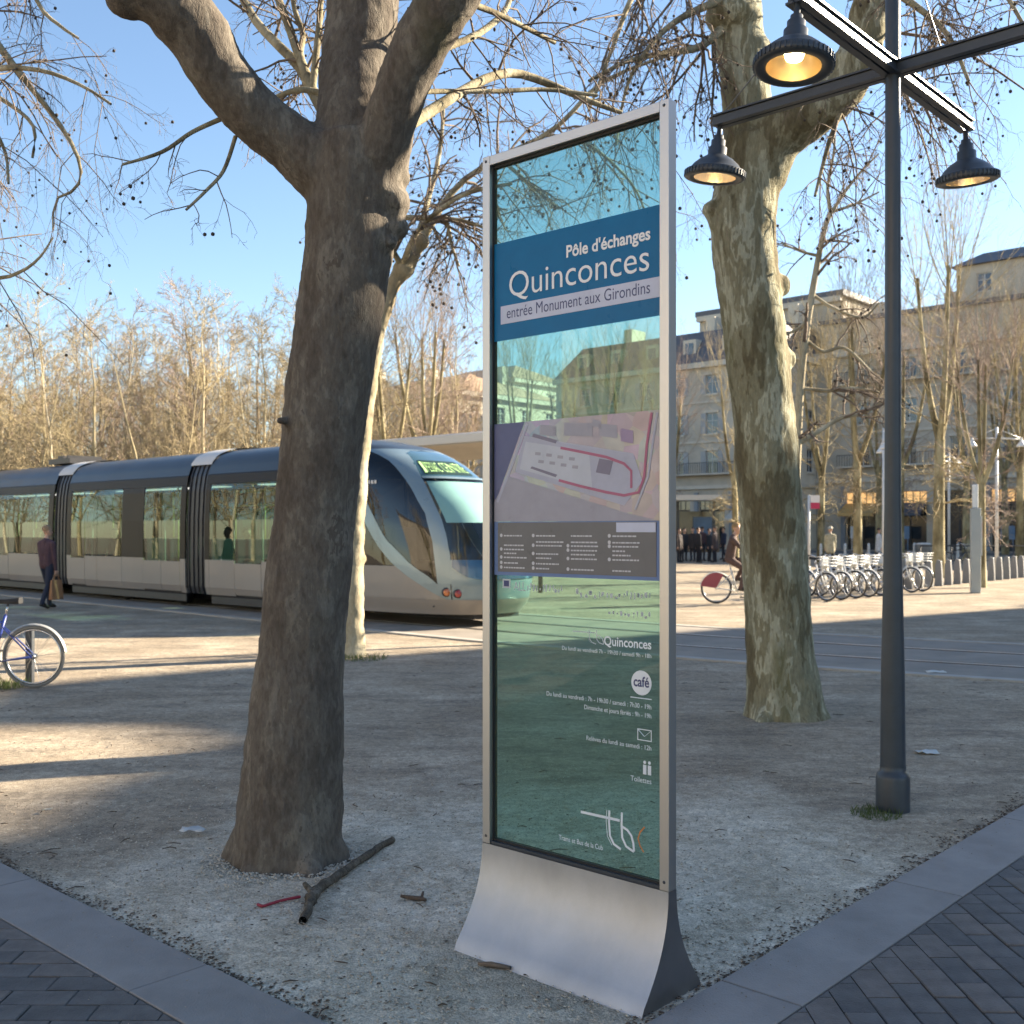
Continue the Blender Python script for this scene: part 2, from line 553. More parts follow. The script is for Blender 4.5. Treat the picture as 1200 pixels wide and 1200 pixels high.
for side in (-1, 1):
    ori = 'x' if side < 0 else 'y'
    lx, ly = (PL, PW) if ori == 'x' else (PW, PL)
    for iy in range(int(3.2 / ly), int(5.4 / ly)):
        for ix in range(-30, 30):
            x = ix * lx + (0.5 * lx * (iy % 2) if ori == 'x' else 0.0); y = iy * ly + (0.5 * ly * (ix % 2) if ori == 'y' else 0.0)
            if x * side < 0.2 or abs(x) > y * 0.52 + 0.2 or y < 3.35: continue
            corners = [kcoord(x + sx * lx / 2, y + sy * ly / 2) for sx in (-1, 1) for sy in (-1, 1)]
            if min(min(c) for c in corners) > o0 - 0.002: continue
            cut = max(min(c) for c in corners) > o0 - 0.001
            cand.append((x, y, ori, cut))
def clip_poly(poly, nrm, dist):
    out = []
    for i in range(len(poly)):
        p, q = poly[i], poly[(i + 1) % len(poly)]
        dp = p[0] * nrm[0] + p[1] * nrm[1] - dist; dq = q[0] * nrm[0] + q[1] * nrm[1] - dist
        if dp <= 0: out.append(p)
        if dp * dq < 0:
            t = dp / (dp - dq); out.append((p[0] + t * (q[0] - p[0]), p[1] + t * (q[1] - p[1])))
    return out
for (x, y, ori, cut) in cand[:300]:
    lx, ly = (PL, PW) if ori == 'x' else (PW, PL)
    if not cut:
        o = bpy.data.objects.new('paver', pm[ori, random.choice((0, 0, 1, 2))]); COL.objects.link(o); o.parent = pavement
        o.location = (x, y, -0.016 + random.uniform(-0.002, 0.003)); o.rotation_euler = (random.uniform(-.008, .008), random.uniform(-.008, .008), random.uniform(-.008, .008))
    else:                                  # cut against the kerb
        nr = E_L if x > 0 else E_R
        dist = float(CORNER @ nr) + o0 - 0.004
        poly = [(x + sx * (lx - GAP) / 2, y + sy * (ly - GAP) / 2) for sx, sy in ((-1, -1), (1, -1), (1, 1), (-1, 1))]
        poly = clip_poly(poly, nr, dist)
        if len(poly) < 3: continue
        mb = MB(); nn = len(poly)
        mb.add([(p[0], p[1], -0.04) for p in poly] + [(p[0], p[1], 0.009) for p in poly],
               [tuple(range(nn)), tuple(range(nn, 2 * nn))] + [(i, (i + 1) % nn, (i + 1) % nn + nn, i + nn) for i in range(nn)])
        mb.build('paver', random.choice(M_PAVER), pavement)
    count += 1

# ---- tramway: paved strip with two grooved rails and pale border strips
TRAM0 = np.array([-2.47, 18.4])           # foot of the tram's near side
ctr0 = TRAM0 + 1.2 * E_R
track = []
dvec = -E_L
p = ctr0 + E_L * 60
for i in range(int(62 / 1.0)):
    track.append(p.copy()); p = p + dvec * 1.0
turn = math.radians(15.0)
a0 = math.atan2(dvec[1], dvec[0])
for i in range(40):
    a = a0 + turn * min(1, i / 9.0)
    track.append(p.copy()); p = p + np.array([math.cos(a), math.sin(a)]) * 1.0
track = np.array(track)
tg = np.gradient(track, axis=0); tg /= np.linalg.norm(tg, axis=1)[:, None]
nrm = np.stack([-tg[:, 1], tg[:, 0]], 1)   # left of travel = away from camera
def strip(name, o1, o2, z0, z1, m, parent=None, seg=None):
    A = track + nrm * o1; B = track + nrm * o2
    vs = []; fs = []
    r = range(len(track)) if seg is None else range(*seg)
    for i in r:
        vs += [(A[i][0], A[i][1], z1), (B[i][0], B[i][1], z1), (A[i][0], A[i][1], z0), (B[i][0], B[i][1], z0)]
    k = len(vs) // 4
    for i in range(k - 1):
        a = i * 4; b = a + 4
        fs += [(a, a + 1, b + 1, b), (a + 2, b + 2, b, a), (a + 1, b + 1, b + 3, a + 3)]
    mb = MB(); mb.add(vs, fs)
    return mb.build(name, m, parent, fixn=True)
M_TRACK = mat('track_concrete', (0.25, 0.215, 0.175), 0.9, 0, 0.22, 1.5, 0.3, 70)
M_BORDER = mat('border_concrete', (0.36, 0.33, 0.285), 0.85, 0, 0.15, 3.0, 0.2, 70)
M_RAIL = mat('rail_steel', (0.42, 0.38, 0.34), 0.35, 1.0, 0.2, 3.0)
M_GROOVE = mat('rail_groove', (0.02, 0.018, 0.016), 0.9)
tw = strip('tramway', -1.9, 1.9, 0.0, 0.011, M_TRACK); tag(tw, kind='structure')
strip('border_strip', -2.08, -1.905, -0.05, 0.022, M_BORDER, tw)
strip('border_strip', 1.905, 2.08, -0.05, 0.022, M_BORDER, tw)
for g in (-0.7175, 0.7175):
    strip('rail', g - 0.035, g + 0.035, 0.011, 0.018, M_RAIL, tw)
    sgn = 1 if g < 0 else -1
    strip('rail_groove', g + sgn * 0.036, g + sgn * 0.085, 0.011, 0.0145, M_GROOVE, tw)
    strip('rail_sealant', g - sgn * 0.036, g - sgn * 0.075, 0.011, 0.0145, M_GROOVE, tw)

# roadway in front of the far buildings
M_ASPH = mat('asphalt', (0.075, 0.073, 0.07), 0.9, 0, 0.2, 2.0, 0.2, 40)
mb = MB()
c0 = np.array([37.4, 79.0]) - 14 * E_R
q = [c0 - 60 * E_L, c0 + 120 * E_L, c0 + 120 * E_L + 8 * E_R, c0 - 60 * E_L + 8 * E_R]
mb.add([(p[0], p[1], 0.006) for p in q], [(0, 1, 2, 3)])
tag(mb.build('road', M_ASPH), kind='structure')

# ---- loose grit and leaf litter (uncountable)
def scatter(name, n, region, size, m, label, flat=0.6, zoff=0.0):
    r = np.random.default_rng(len(name) * 7 + n)
    pts = []
    while len(pts) < n:
        c = region(r)
        if c is not None: pts.append(c)
    pts = np.array(pts)
    base = np.array([[1, 0, 0], [-1, 0, 0], [0, 1, 0], [0, -1, 0], [0, 0, 1], [0, 0, -0.6]], float)
    tri = np.array([[0, 2, 4], [2, 1, 4], [1, 3, 4], [3, 0, 4], [2, 0, 5], [1, 2, 5], [3, 1, 5], [0, 3, 5]])
    s = r.uniform(size[0], size[1], (n, 1, 1)) * r.uniform(0.6, 1.3, (n, 1, 3)); s[:, :, 2] *= flat
    V = base[None] * s + r.normal(0, 0.15, (n, 6, 3)) * s
    an = r.uniform(0, 6.28, n); ca, sa = np.cos(an)[:, None], np.sin(an)[:, None]
    X = V[:, :, 0] * ca - V[:, :, 1] * sa; Y = V[:, :, 0] * sa + V[:, :, 1] * ca
    V = np.stack([X + pts[:, 0:1], Y + pts[:, 1:2], V[:, :, 2] + pts[:, 2:3] + zoff], -1)
    T = tri[None] + (np.arange(n) * 6)[:, None, None]
    o = link_mesh(name, np_mesh(name, V.reshape(-1, 3), T.reshape(-1, 3), False), m)
    return tag(o, label, 'ground cover', kind='stuff')
def in_patch(r):
    a, b = r.uniform(0, 4.2) , r.uniform(0, 4.2)
    if r.random() > math.exp(-((a - 0.9) ** 2 + (b - 0.9) ** 2) / 4.0): return None
    x, y, z = K(a + 0.01, b + 0.01, 0.004)
    return (x, y, z) if y > 3.2 else None
def along_kerb(r):
    s = r.uniform(0, 6); t = abs(r.normal(0, 0.055)) * (0.4 + 1.1 * abs(math.sin(s * 2.3) * math.cos(s * 5.1 + 1))) + 0.004
    a, b = (s, t) if r.random() < 0.5 else (t, s)
    return K(a, b, 0.005)
def wide(r):
    y = 3.6 + 9 * r.random() ** 1.5; x = r.uniform(-0.55, 0.55) * y
    a, b = kcoord(x, y)
    return (x, y, 0.004) if min(a, b) > 0.02 else None
M_GRITP = mat('pale_grit', (0.52, 0.465, 0.38), 0.9, 0, 0.35, 50.0)
M_GRITD = mat('dull_grit', (0.34, 0.285, 0.22), 0.9, 0, 0.4, 30.0)
M_LEAF = mat('dead_leaf', (0.095, 0.068, 0.048), 0.9, 0, 0.5, 30.0)
scatter('pale_gravel', 11000, in_patch, (0.002, 0.0075), M_GRITP, 'loose pale gravel grains around the foot of the sign')
scatter('dull_gravel', 8000, wide, (0.002, 0.008), M_GRITD, 'scattered brown gravel grains over the sandy square')
scatter('leaf_litter', 2600, along_kerb, (0.003, 0.010), M_LEAF, 'dark crumbled leaf litter along the kerb edge', 0.35)
scatter('leaf_scraps', 1500, wide, (0.003, 0.009), M_LEAF, 'scraps of dead leaf scattered over the sandy ground', 0.25)

def spill(r):
    s = r.uniform(0.2, 6); t = -abs(r.normal(0, 0.16)) - 0.004
    a, b = (s, t) if r.random() < 0.5 else (t, s)
    x, y, z = K(a, b, 0.0145)
    return (x, y, z if t > -0.30 else 0.011) if y > 3.3 else None
scatter('spilled_grit', 260, spill, (0.0012, 0.004), M_GRITD, 'stray pale grains spilled from the gravel onto the kerb and pavers')
tb = (-1.10, 5.28)
def ring_(r):
    a = r.uniform(0, 6.28); q = 0.27 + abs(r.normal(0, 0.07)); return (tb[0] + q * math.cos(a), tb[1] + q * math.sin(a), 0.006)
scatter('trunk_gravel', 1100, ring_, (0.003, 0.011), M_GRITP, 'pale gravel heaped round the foot of the thick trunk')

# broken twiglets strewn about (too small and many to count)
g_ = np.random.default_rng(31); tv = MB(); k_ = 0
while k_ < 170:
    p = wide(g_)
    if p is None: continue
    a = g_.uniform(0, 6.28); L = g_.uniform(.02, .10); b = g_.normal(0, .25); h = .008
    tv.tube([(p[0], p[1], h), (p[0] + math.cos(a) * L * .5, p[1] + math.sin(a) * L * .5, h + .003), (p[0] + math.cos(a + b) * L, p[1] + math.sin(a + b) * L, h)], [.0022, .003, .0016], 5); k_ += 1
tag(tv.build('twig_litter', M_LEAF), 'thin broken twiglets strewn over the sandy ground', 'ground cover', kind='stuff')

# ================================================================== INFORMATION SIGN (local X along the panel from far end to near end, local Y towards the reader)
SW = 0.874; SH = 3.06; SB = 0.375
s_loc = K(0.908, 0.044 + SW)              # far lower corner of the frame, on the ground
sx_dir = -E_L                              # local +X
sign_rot = math.atan2(sx_dir[1], sx_dir[0])
# local +Y = +90 deg from X = E_R (away from reader); reader is at -Y
sign = thing('information_sign', 'tall glass information panel in a steel frame on a flared metal foot', 'sign', s_loc, sign_rot)
FW = 0.038; FT = 0.046
mb = MB()
mb.bx(0, FW, -FT / 2, FT / 2, SB, SH)
post = mb.build('frame_post', M_STEEL, sign, bevel=0.002)
p2 = post.copy(); COL.objects.link(p2); p2.parent = sign; p2.location = (SW - FW, 0, 0)
mb = MB(); mb.bx(FW + 0.0005, SW - FW - 0.0005, -FT / 2 + 0.001, FT / 2 - 0.001, SH - FW, SH - 0.001)
mb.build('frame_rail', M_STEEL, sign, bevel=0.002)
mb = MB(); mb.bx(FW + 0.0005, SW - FW - 0.0005, -FT / 2 + 0.006, FT / 2 - 0.006, SB - 0.004, SB + 0.012)
mb.build('frame_rail', M_DARKMETAL, sign)
# black gaskets inside the frame
mb = MB()
for x0, x1 in ((FW, FW + 0.006), (SW - FW - 0.006, SW - FW)):
    mb.bx(x0 + 0.0003, x1 - 0.0003, -0.004, 0.016, SB + 0.0125, SH - FW - 0.001)
mb.bx(FW + 0.007, SW - FW - 0.007, -0.004, 0.016, SH - FW - 0.011, SH - FW - 0.0005)
mb.bx(FW + 0.007, SW - FW - 0.007, -0.004, 0.016, SB + 0.0125, SB + 0.02)
mb.build('gasket', M_BLACK, sign)
# flared foot: thickness grows from the frame to the ground
def flare(z):
    t = 1 - z / SB
    return 0.024 + 0.165 * t ** 2.1
NZ = 14
prof = [(flare(SB * k / NZ), SB * k / NZ) for k in range(NZ + 1)]
def foot_pt(i, k, side):
    w, z = prof[k]
    return (i, side * w, max(z, 0.0) - (0.02 if k == 0 else 0))
mb = MB()
X0, X1 = 0.0, SW
for side in (-1, 1):
    vs = []; fs = []
    for k in range(NZ + 1):
        vs += [foot_pt(X0, k, side), foot_pt(X1, k, side)]
    for k in range(NZ):
        a = 2 * k; fs.append((a, a + 1, a + 3, a + 2))
    mb.add(vs, fs, True)
foot_front = mb.build('foot', M_FOOT, sign)
M_FOOTSIDE = mat('foot_side_steel', (0.28, 0.28, 0.29), 0.45, 1.0, 0.1, 6.0)
for X, e in ((X0, 0.0005), (X1, -0.0005)):
    mb = MB(); vs = []; fs = []
    for k in range(NZ + 1):
        vs += [foot_pt(X + e, k, -1), foot_pt(X + e, k, 1)]
    for k in range(NZ):
        a = 2 * k; fs.append((a, a + 1, a + 3, a + 2))
    mb.add(vs, fs, False)
    mb.build('foot_cheek', M_FOOTSIDE, sign)
# panes
M_PANE = glass('green_tinted_glass', (0.38, 0.69, 0.61), 0.0, 0.9, dark=0.20, dcol=(0.24, 0.27, 0.15))
GX0, GX1 = FW + 0.004, SW - FW - 0.004
# one closed slab rendered as a thin pane: only its front face is kept
mb = MB(); mb.add([(GX0, 0.004, SB + 0.01), (GX1, 0.004, SB + 0.01), (GX1, 0.004, SH - FW - 0.004), (GX0, 0.004, SH - FW - 0.004)], [(0, 1, 2, 3)])
pane = mb.build('glass_pane', M_PANE, sign)
PX0, PX1 = FW + 0.0065, SW - FW - 0.0065
def plate(name, x0, x1, z0, z1, m, y=0.0, parent=None, th=0.0015):
    mb = MB(); mb.bx(x0, x1, y - th, y, z0, z1)
    return mb.build(name, m, parent or sign)
def gloss_print(name, col, rough=0.12, var=0.04):
    return mat(name, col, 0.3, 0, var + 0.03, 9.0, spec=0.18)
M_BLUE = gloss_print('teal_blue_print', (0.0015, 0.135, 0.30))
M_PALEBAND = gloss_print('pale_lilac_print', (0.55, 0.57, 0.68))
M_NAVYINK = mat('navy_ink', (0.05, 0.06, 0.16), 0.5)
blue = plate('title_panel', PX0, PX1, 2.335, 2.715, M_BLUE)
plate('subtitle_band', PX0 + 0.035, PX1 - 0.001, 2.398, 2.468, M_PALEBAND, -0.0016, blue)
def sign_text(s, xr, z, size, m, align='RIGHT', bold=0.0, sx=1.0, y=-0.0036, name='lettering', parent=None, width=None):
    me = text_mesh(s, size, align, bold, sx)
    co = np.array([v.co for v in me.vertices])
    if width is not None and len(co):
        w = co[:, 0].max() - co[:, 0].min()
        me.transform(Matrix.Diagonal((width / w, 1, 1, 1)))
    # text plane (x,y) -> local (x,z), facing -Y
    me.transform(Matrix.Rotation(math.radians(90), 4, 'X'))
    me.transform(Matrix.Translation((xr, y, z)))
    return link_mesh(name, me, m, parent or sign)
XR = SW - FW - 0.05
sign_text("Pôle d'échanges", XR, 2.603, 0.062, M_WHITE, bold=0.0016, width=0.375, parent=blue)
sign_text("Quinconces", XR, 2.497, 0.138, M_WHITE, bold=-0.0004, width=0.655, parent=blue)
sign_text("entrée Monument aux Girondins", XR, 2.417, 0.062, M_NAVYINK, width=0.672, parent=blue)
# map panel: aerial plan with streets and red tram lines
def map_material():
    m = bpy.data.materials.new('plan_print'); MATS['plan_print'] = m
    n, l, b = nodes(m); b.inputs['Roughness'].default_value = 0.15; b.inputs['Coat Weight'].default_value = 0.3
    tc = n.new('ShaderNodeTexCoord'); mp = n.new('ShaderNodeMapping'); l.new(tc.outputs['Object'], mp.inputs[0])
    mp.inputs['Rotation'].default_value = (0, math.radians(18), 0)
    v = n.new('ShaderNodeTexVoronoi'); v.inputs['Scale'].default_value = 14; l.new(mp.outputs[0], v.inputs['Vector'])
    t = n.new('ShaderNodeTexNoise'); t.inputs['Scale'].default_value = 9; t.inputs['Detail'].default_value = 6; l.new(mp.outputs[0], t.inputs['Vector'])
    r = ramp(n, [(0.3, (0.24, 0.225, 0.265)), (0.55, (0.31, 0.29, 0.33)), (0.75, (0.37, 0.35, 0.385))]); l.new(t.outputs['Fac'], r.inputs[0])
    mx = n.new('ShaderNodeMixRGB'); mx.blend_type = 'OVERLAY'; mx.inputs[0].default_value = 0.18
    l.new(r.outputs[0], mx.inputs[1]); l.new(v.outputs['Color'], mx.inputs[2]); l.new(mx.outputs[0], b.inputs['Base Color'])
    return m
M_PLAN = map_material()
MZ0, MZ1 = 1.632, 2.012
plan = plate('plan_panel', PX0, PX1, MZ0, MZ1, M_PLAN)
def shape(name, poly, m, y, parent, z0=MZ0, zs=None, closed=True):
    """flat printed shape; poly in fractions of the plan panel"""
    zs = zs or (MZ1 - MZ0)
    vs = [(PX0 + u * (PX1 - PX0), y, z0 + v * zs) for u, v in poly]
    mb = MB(); mb.add(vs, [tuple(range(len(vs)))])
    return mb.build(name, m, parent, fixn=False)
def stroke(name, poly, w, m, y, parent, z0=MZ0, zs=None):
    zs = zs or (MZ1 - MZ0)
    P_ = [Vector((PX0 + u * (PX1 - PX0), 0, z0 + v * zs)) for u, v in poly]
    vs = []; fs = []
    for i, p in enumerate(P_):
        t = (P_[min(i + 1, len(P_) - 1)] - P_[max(i - 1, 0)]).normalized(); nn = Vector((-t.z, 0, t.x)) * w / 2
        vs += [(p.x + nn.x, y, p.z + nn.z), (p.x - nn.x, y, p.z - nn.z)]
    for i in range(len(P_) - 1): fs.append((2 * i, 2 * i + 1, 2 * i + 3, 2 * i + 2))
    mb = MB(); mb.add(vs, fs); return mb.build(name, m, parent, fixn=False)
M_PALE = gloss_print('plan_pale', (0.42, 0.42, 0.50)); M_PALE2 = gloss_print('plan_lighter', (0.50, 0.51, 0.56)); M_WATER = gloss_print('plan_water', (0.12, 0.13, 0.235))
M_PROM = gloss_print('plan_promenade', (0.35, 0.335, 0.38)); M_RED = gloss_print('plan_line_red', (0.42, 0.14, 0.22)); M_GREYB = gloss_print('plan_roof', (0.22, 0.20, 0.26)); M_VIO = gloss_print('plan_violet', (0.33, 0.25, 0.36))
shape('plan_shape', [(0, 0.22), (0, 1), (0.20, 1.0), (0.02, 0.25)], M_WATER, -0.0019, plan)
shape('plan_shape', [(0.0, 0.0), (0.98, 0.0), (0.80, 0.08), (0.10, 0.46), (0.02, 0.26), (0, 0.2)], M_PROM, -0.0021, plan)
stroke('plan_street', [(0.02, 0.2), (0.10, 0.5), (0.22, 0.98)], 0.012, M_PALE, -0.0025, plan)
shape('plan_shape', [(0.14, 0.50), (0.20, 0.86), (0.85, 0.62), (0.90, 0.36), (0.80, 0.14)], M_PALE, -0.0024, plan)
shape('plan_shape', [(0.17, 0.53), (0.21, 0.80), (0.60, 0.66), (0.62, 0.30)], M_PALE2, -0.0028, plan)
for (x, y_) in ((0.27, 0.66), (0.34, 0.64), (0.41, 0.615), (0.48, 0.59), (0.29, 0.58), (0.36, 0.56), (0.43, 0.535), (0.50, 0.51)):
    shape('plan_tree_row', [(x, y_), (x + 0.035, y_ - 0.008), (x + 0.037, y_ + 0.022), (x + 0.002, y_ + 0.03)], M_PROM, -0.0031, plan)
shape('plan_building', [(0.64, 0.46), (0.72, 0.43), (0.74, 0.56), (0.66, 0.59)], M_GREYB, -0.0031, plan)
shape('plan_building', [(0.25, 0.845), (0.40, 0.76), (0.41, 0.79), (0.26, 0.875)], M_GREYB, -0.0031, plan)
shape('plan_building', [(0.24, 0.53), (0.40, 0.43), (0.41, 0.455), (0.25, 0.55)], M_GREYB, -0.0031, plan)
for (x, y_, w, h) in ((0.30, 0.86, 0.1, 0.1), (0.45, 0.83, 0.17, 0.13), (0.66, 0.80, 0.10, 0.12), (0.78, 0.74, 0.07, 0.12), (0.62, 0.90, 0.05, 0.07)):
    shape('plan_block', [(x, y_), (x + w, y_ - 0.03), (x + w, y_ + h - 0.03), (x, y_ + h)], M_VIO if x > 0.7 else M_PROM, -0.0026, plan)
stroke('plan_tram_line', [(0.43, 0.715), (0.55, 0.665), (0.70, 0.60), (0.80, 0.53), (0.84, 0.46), (0.84, 0.30)], 0.010, M_RED, -0.0034, plan)
stroke('plan_tram_line', [(0.42, 0.40), (0.55, 0.335), (0.70, 0.27), (0.80, 0.235), (0.88, 0.26), (0.91, 0.40), (0.925, 0.70), (0.95, 0.98)], 0.010, M_RED, -0.0037, plan)
stroke('plan_street', [(0.98, 0.98), (0.955, 0.70), (0.93, 0.40), (0.86, 0.10)], 0.008, M_PALE, -0.0029, plan)
# legend strip
M_LEG = gloss_print('legend_print', (0.17, 0.165, 0.165)); M_LEGB = gloss_print('legend_border', (0.15, 0.22, 0.40)); M_TXT = mat('legend_ink', (0.55, 0.54, 0.56), 0.5)
leg = plate('legend_panel', PX0, PX1, 1.425, 1.6315, M_LEGB)
plate('legend_field', PX0 + 0.02, PX1 - 0.02, 1.438, 1.628, M_LEG, -0.0016, leg)
plate('legend_badge', PX1 - 0.19, PX1 - 0.022, 1.592, 1.626, M_PALEBAND, -0.0032, leg)
r_ = random.Random(3)
for j, z in enumerate((1.575, 1.552, 1.538, 1.522, 1.507, 1.491, 1.470, 1.452)):
    for i, x in enumerate((0.075, 0.24, 0.41, 0.60)):
        if r_.random() < 0.2: continue
        mb = MB(); L = r_.uniform(0.05, 0.12); xx = x + 0.022
        while L > 0:
            w = r_.uniform(0.006, 0.018); mb.bx(xx, xx + w, -0.0038, -0.0036, z, z + 0.0055); xx += w + 0.003; L -= w + 0.003
        mb.build('legend_line', M_TXT, leg)
        if r_.random() < 0.6:
            mb = MB(); mb.lathe([(0.0001, 0), (0.007, 0)], (x + 0.008, -0.0037, z + 0.004), 10, Matrix.Rotation(math.radians(90), 3, 'X'))
            mb.build('legend_symbol', M_TXT, leg)
# white vinyl lettering on the lower glass
M_VINYL = mat('white_vinyl', (0.74, 0.77, 0.80), 0.45)
M_FADED = mat('faded_vinyl', (0.50, 0.54, 0.55), 0.5)
VY = 0.0025
def vt(s, xr, z, size, width=None, m=None, align='RIGHT', bold=0.0):
    return sign_text(s, xr, z, size, m or M_VINYL, align, bold, 1.0, VY, width=width, parent=pane)
mb = MB(); mb.bx(0.085, 0.125, VY, VY + 0.0008, 1.375, 1.41); mb.build('square_mark', M_FADED, pane)
mb = MB(); mb.bx(0.092, 0.118, VY - 0.0008, VY - 0.0002, 1.381, 1.404); mb.build('square_mark', M_NAVYINK, pane)
vt("ALL", 0.205, 1.367, 0.05, 0.062, M_FADED)
def worn_line(x0, x1, z, h, seed):
    """weathered, no longer readable letters"""
    r = random.Random(seed); mb = MB(); x = x0
    while x < x1:
        w = r.uniform(0.008, 0.016)
        for k in range(2):
            zz = z + r.uniform(0, h * 0.5); mb.bx(x + r.uniform(0, w * 0.4), x + w * r.uniform(0.5, 1.0), VY, VY + 0.0005, zz, zz + h * r.uniform(0.15, 0.5))
        x += w + r.uniform(0.002, 0.008)
    mb.build('worn_lettering', M_FADED, pane)
worn_line(0.21, 0.38, 1.366, 0.036, 4)
worn_line(0.45, XR, 1.352, 0.036, 5)
worn_line(XR - 0.19, XR, 1.292, 0.026, 6)
vt("Quinconces", XR, 1.188, 0.047, 0.205, bold=0.0008)
vt("Du lundi au vendredi 7h - 19h30 / samedi 9h - 18h", XR, 1.157, 0.021, 0.40)
# operator mark: long bar crossing a 't' joined to a 'b'
def logo(x, z, sx, sz, parent, m=M_VINYL, arc=True):
    def st(pts, w):
        vs = []; fs = []; P_ = [Vector((x + a * sx, 0, z + b * sz)) for a, b in pts]; w = w * sz * 1.25
        for i, p in enumerate(P_):
            t = (P_[min(i + 1, len(P_) - 1)] - P_[max(i - 1, 0)]).normalized(); nn = Vector((-t.z, 0, t.x)) * w / 2
            vs += [(p.x + nn.x, VY, p.z + nn.z), (p.x - nn.x, VY, p.z - nn.z)]
        for i in range(len(P_) - 1): fs.append((2 * i, 2 * i + 1, 2 * i + 3, 2 * i + 2))
        return vs, fs
    mb = MB()
    mb.add(*st([(0, 0.80), (0.62, 0.80)], 0.055))
    mb.add(*st([(0.46, 1.0), (0.455, 0.7), (0.47, 0.35), (0.53, 0.16), (0.64, 0.07)], 0.05))
    mb.add(*st([(0.42, 1.0), (0.41, 0.7), (0.43, 0.32), (0.50, 0.12)], 0.014))
    mb.add(*st([(0.655, 1.02), (0.65, 0.70), (0.66, 0.38), (0.72, 0.18), (0.82, 0.10), (0.84, 0.10)], 0.05))
    mb.add(*st([(0.66, 0.66), (0.74, 0.60), (0.80, 0.48), (0.83, 0.30), (0.84, 0.10)], 0.05))
    mb.build('operator_mark', m, parent, fixn=False)
    if arc:
        mb = MB(); mb.add(*st([(1.0, 0.78), (0.93, 0.62), (0.90, 0.45), (0.93, 0.28), (0.985, 0.14)], 0.03))
        mb.build('operator_arc', mat('orange_vinyl', (0.55, 0.20, 0.04), 0.5), parent, fixn=False)
logo(0.435, 1.185, 0.17, 0.055, pane, M_FADED, False)
disc = MB(); disc.lathe([(0.0001, 0), (0.043, 0)], (XR - 0.043, VY, 1.068), 28, Matrix.Rotation(math.radians(90), 3, 'X'))
dsk = disc.build('round_badge', M_VINYL, pane)
sign_text("café", XR - 0.043, 1.055, 0.05, M_NAVYINK, 'CENTER', 0.001, 1.0, VY - 0.0008, parent=pane, width=0.066)
mb = MB(); mb.bx(XR - 0.09, XR, VY, VY + 0.0006, 1.013, 1.016); mb.build('rule', M_VINYL, pane)
vt("Du lundi au vendredi : 7h - 19h30 / samedi : 7h30 - 19h", XR, 0.980, 0.0235, 0.475)
vt("Dimanche et jours fériés : 9h - 19h", XR, 0.949, 0.0235, 0.295)
# envelope
mb = MB(); ex, ez, ew, eh = XR - 0.06, 0.868, 0.06, 0.04
for q in ((ex, ex + ew, ez, ez + 0.003), (ex, ex + ew, ez + eh - 0.003, ez + eh), (ex, ex + 0.003, ez + 0.003, ez + eh - 0.003), (ex + ew - 0.003, ex + ew, ez + 0.003, ez + eh - 0.003)):
    mb.bx(q[0], q[1], VY, VY + 0.0006, q[2], q[3])
mb.bar((ex + 0.004, VY, ez + eh - 0.004), (ex + ew / 2, VY, ez + 0.015), 0.0008, 0.003, (0, 1, 0)); mb.bar((ex + ew / 2, VY, ez + 0.015), (ex + ew - 0.004, VY, ez + eh - 0.004), 0.0008, 0.003, (0, 1, 0))
mb.build('envelope_pictogram', M_VINYL, pane)
vt("Relèves du lundi au samedi : 12h", XR, 0.838, 0.0235, 0.285)
mb = MB()
for ox in (0.0, 0.020):
    mb.bx(XR - 0.036 + ox, XR - 0.022 + ox, VY, VY + 0.0006, 0.752, 0.785); mb.lathe([(0.0001, 0), (0.006, 0)], (XR - 0.029 + ox, VY, 0.794), 10, Matrix.Rotation(math.radians(90), 3, 'X'))
mb.build('toilet_pictogram', M_VINYL, pane)
vt("Toilettes", XR, 0.722, 0.0265, 0.088)
logo(0.473, 0.462, 0.284, 0.138, pane)
vt("Trams et Bus de la Cub", 0.575, 0.452, 0.026, 0.205)

for bx_ in (0.019, SW - 0.019):
    for bz in (SB + 0.03, SH - 0.02):
        mb = MB(); mb.lathe([(.0001, .0025), (.005, .002), (.006, 0)], (bx_, -FT / 2 - .0002, bz), 10, Matrix.Rotation(math.radians(90), 3, 'X')); mb.build('bolt', M_DARKMETAL, sign)

# ================================================================== STREET LAMP WITH FOUR ARMS
LX, LY = 2.17, 6.16
lamp = thing('street_lamp', 'dark grey street lamp with crossed arms and lit bell lamps right of the sign', 'street lamp', (LX, LY, 0), ANG_R)
# local X along E_R, local Y along E_L
mb = MB()
mb.lathe([(0.094, 0.0), (0.094, 0.19), (0.088, 0.215), (0.072, 0.228), (0.0715, 0.26)], sides=28)
mb.build('base', M_DARKMETAL, lamp)
mb = MB()
mb.lathe([(0.070, 0.24), (0.065, 0.8), (0.053, 1.35), (0.046, 1.75), (0.044, 2.8), (0.042, 4.2), (0.040, 5.6), (0.02, 5.62), (0.0001, 5.62)], sides=28)
mb.build('pole', M_DARKMETAL, lamp)
ARMZ = 4.22; AL = 1.17
def arm_profile(mb, L, axis):
    """twin-flange beam: two channels with a slot between them"""
    for off in (-0.027, 0.027):
        for (z0, z1) in ((-0.036, -0.024), (0.024, 0.036)):
            if axis == 'x': mb.bx(-L, L, off - 0.020, off + 0.020, ARMZ + z0, ARMZ + z1)
            else: mb.bx(off - 0.020, off + 0.020, -L, L, ARMZ + z0 + 0.001, ARMZ + z1 - 0.001)
        if axis == 'x': mb.bx(-L, L, off - 0.006, off + 0.006, ARMZ - 0.0235, ARMZ + 0.0235)
        else: mb.bx(off - 0.006, off + 0.006, -L, L, ARMZ - 0.0225, ARMZ + 0.0225)
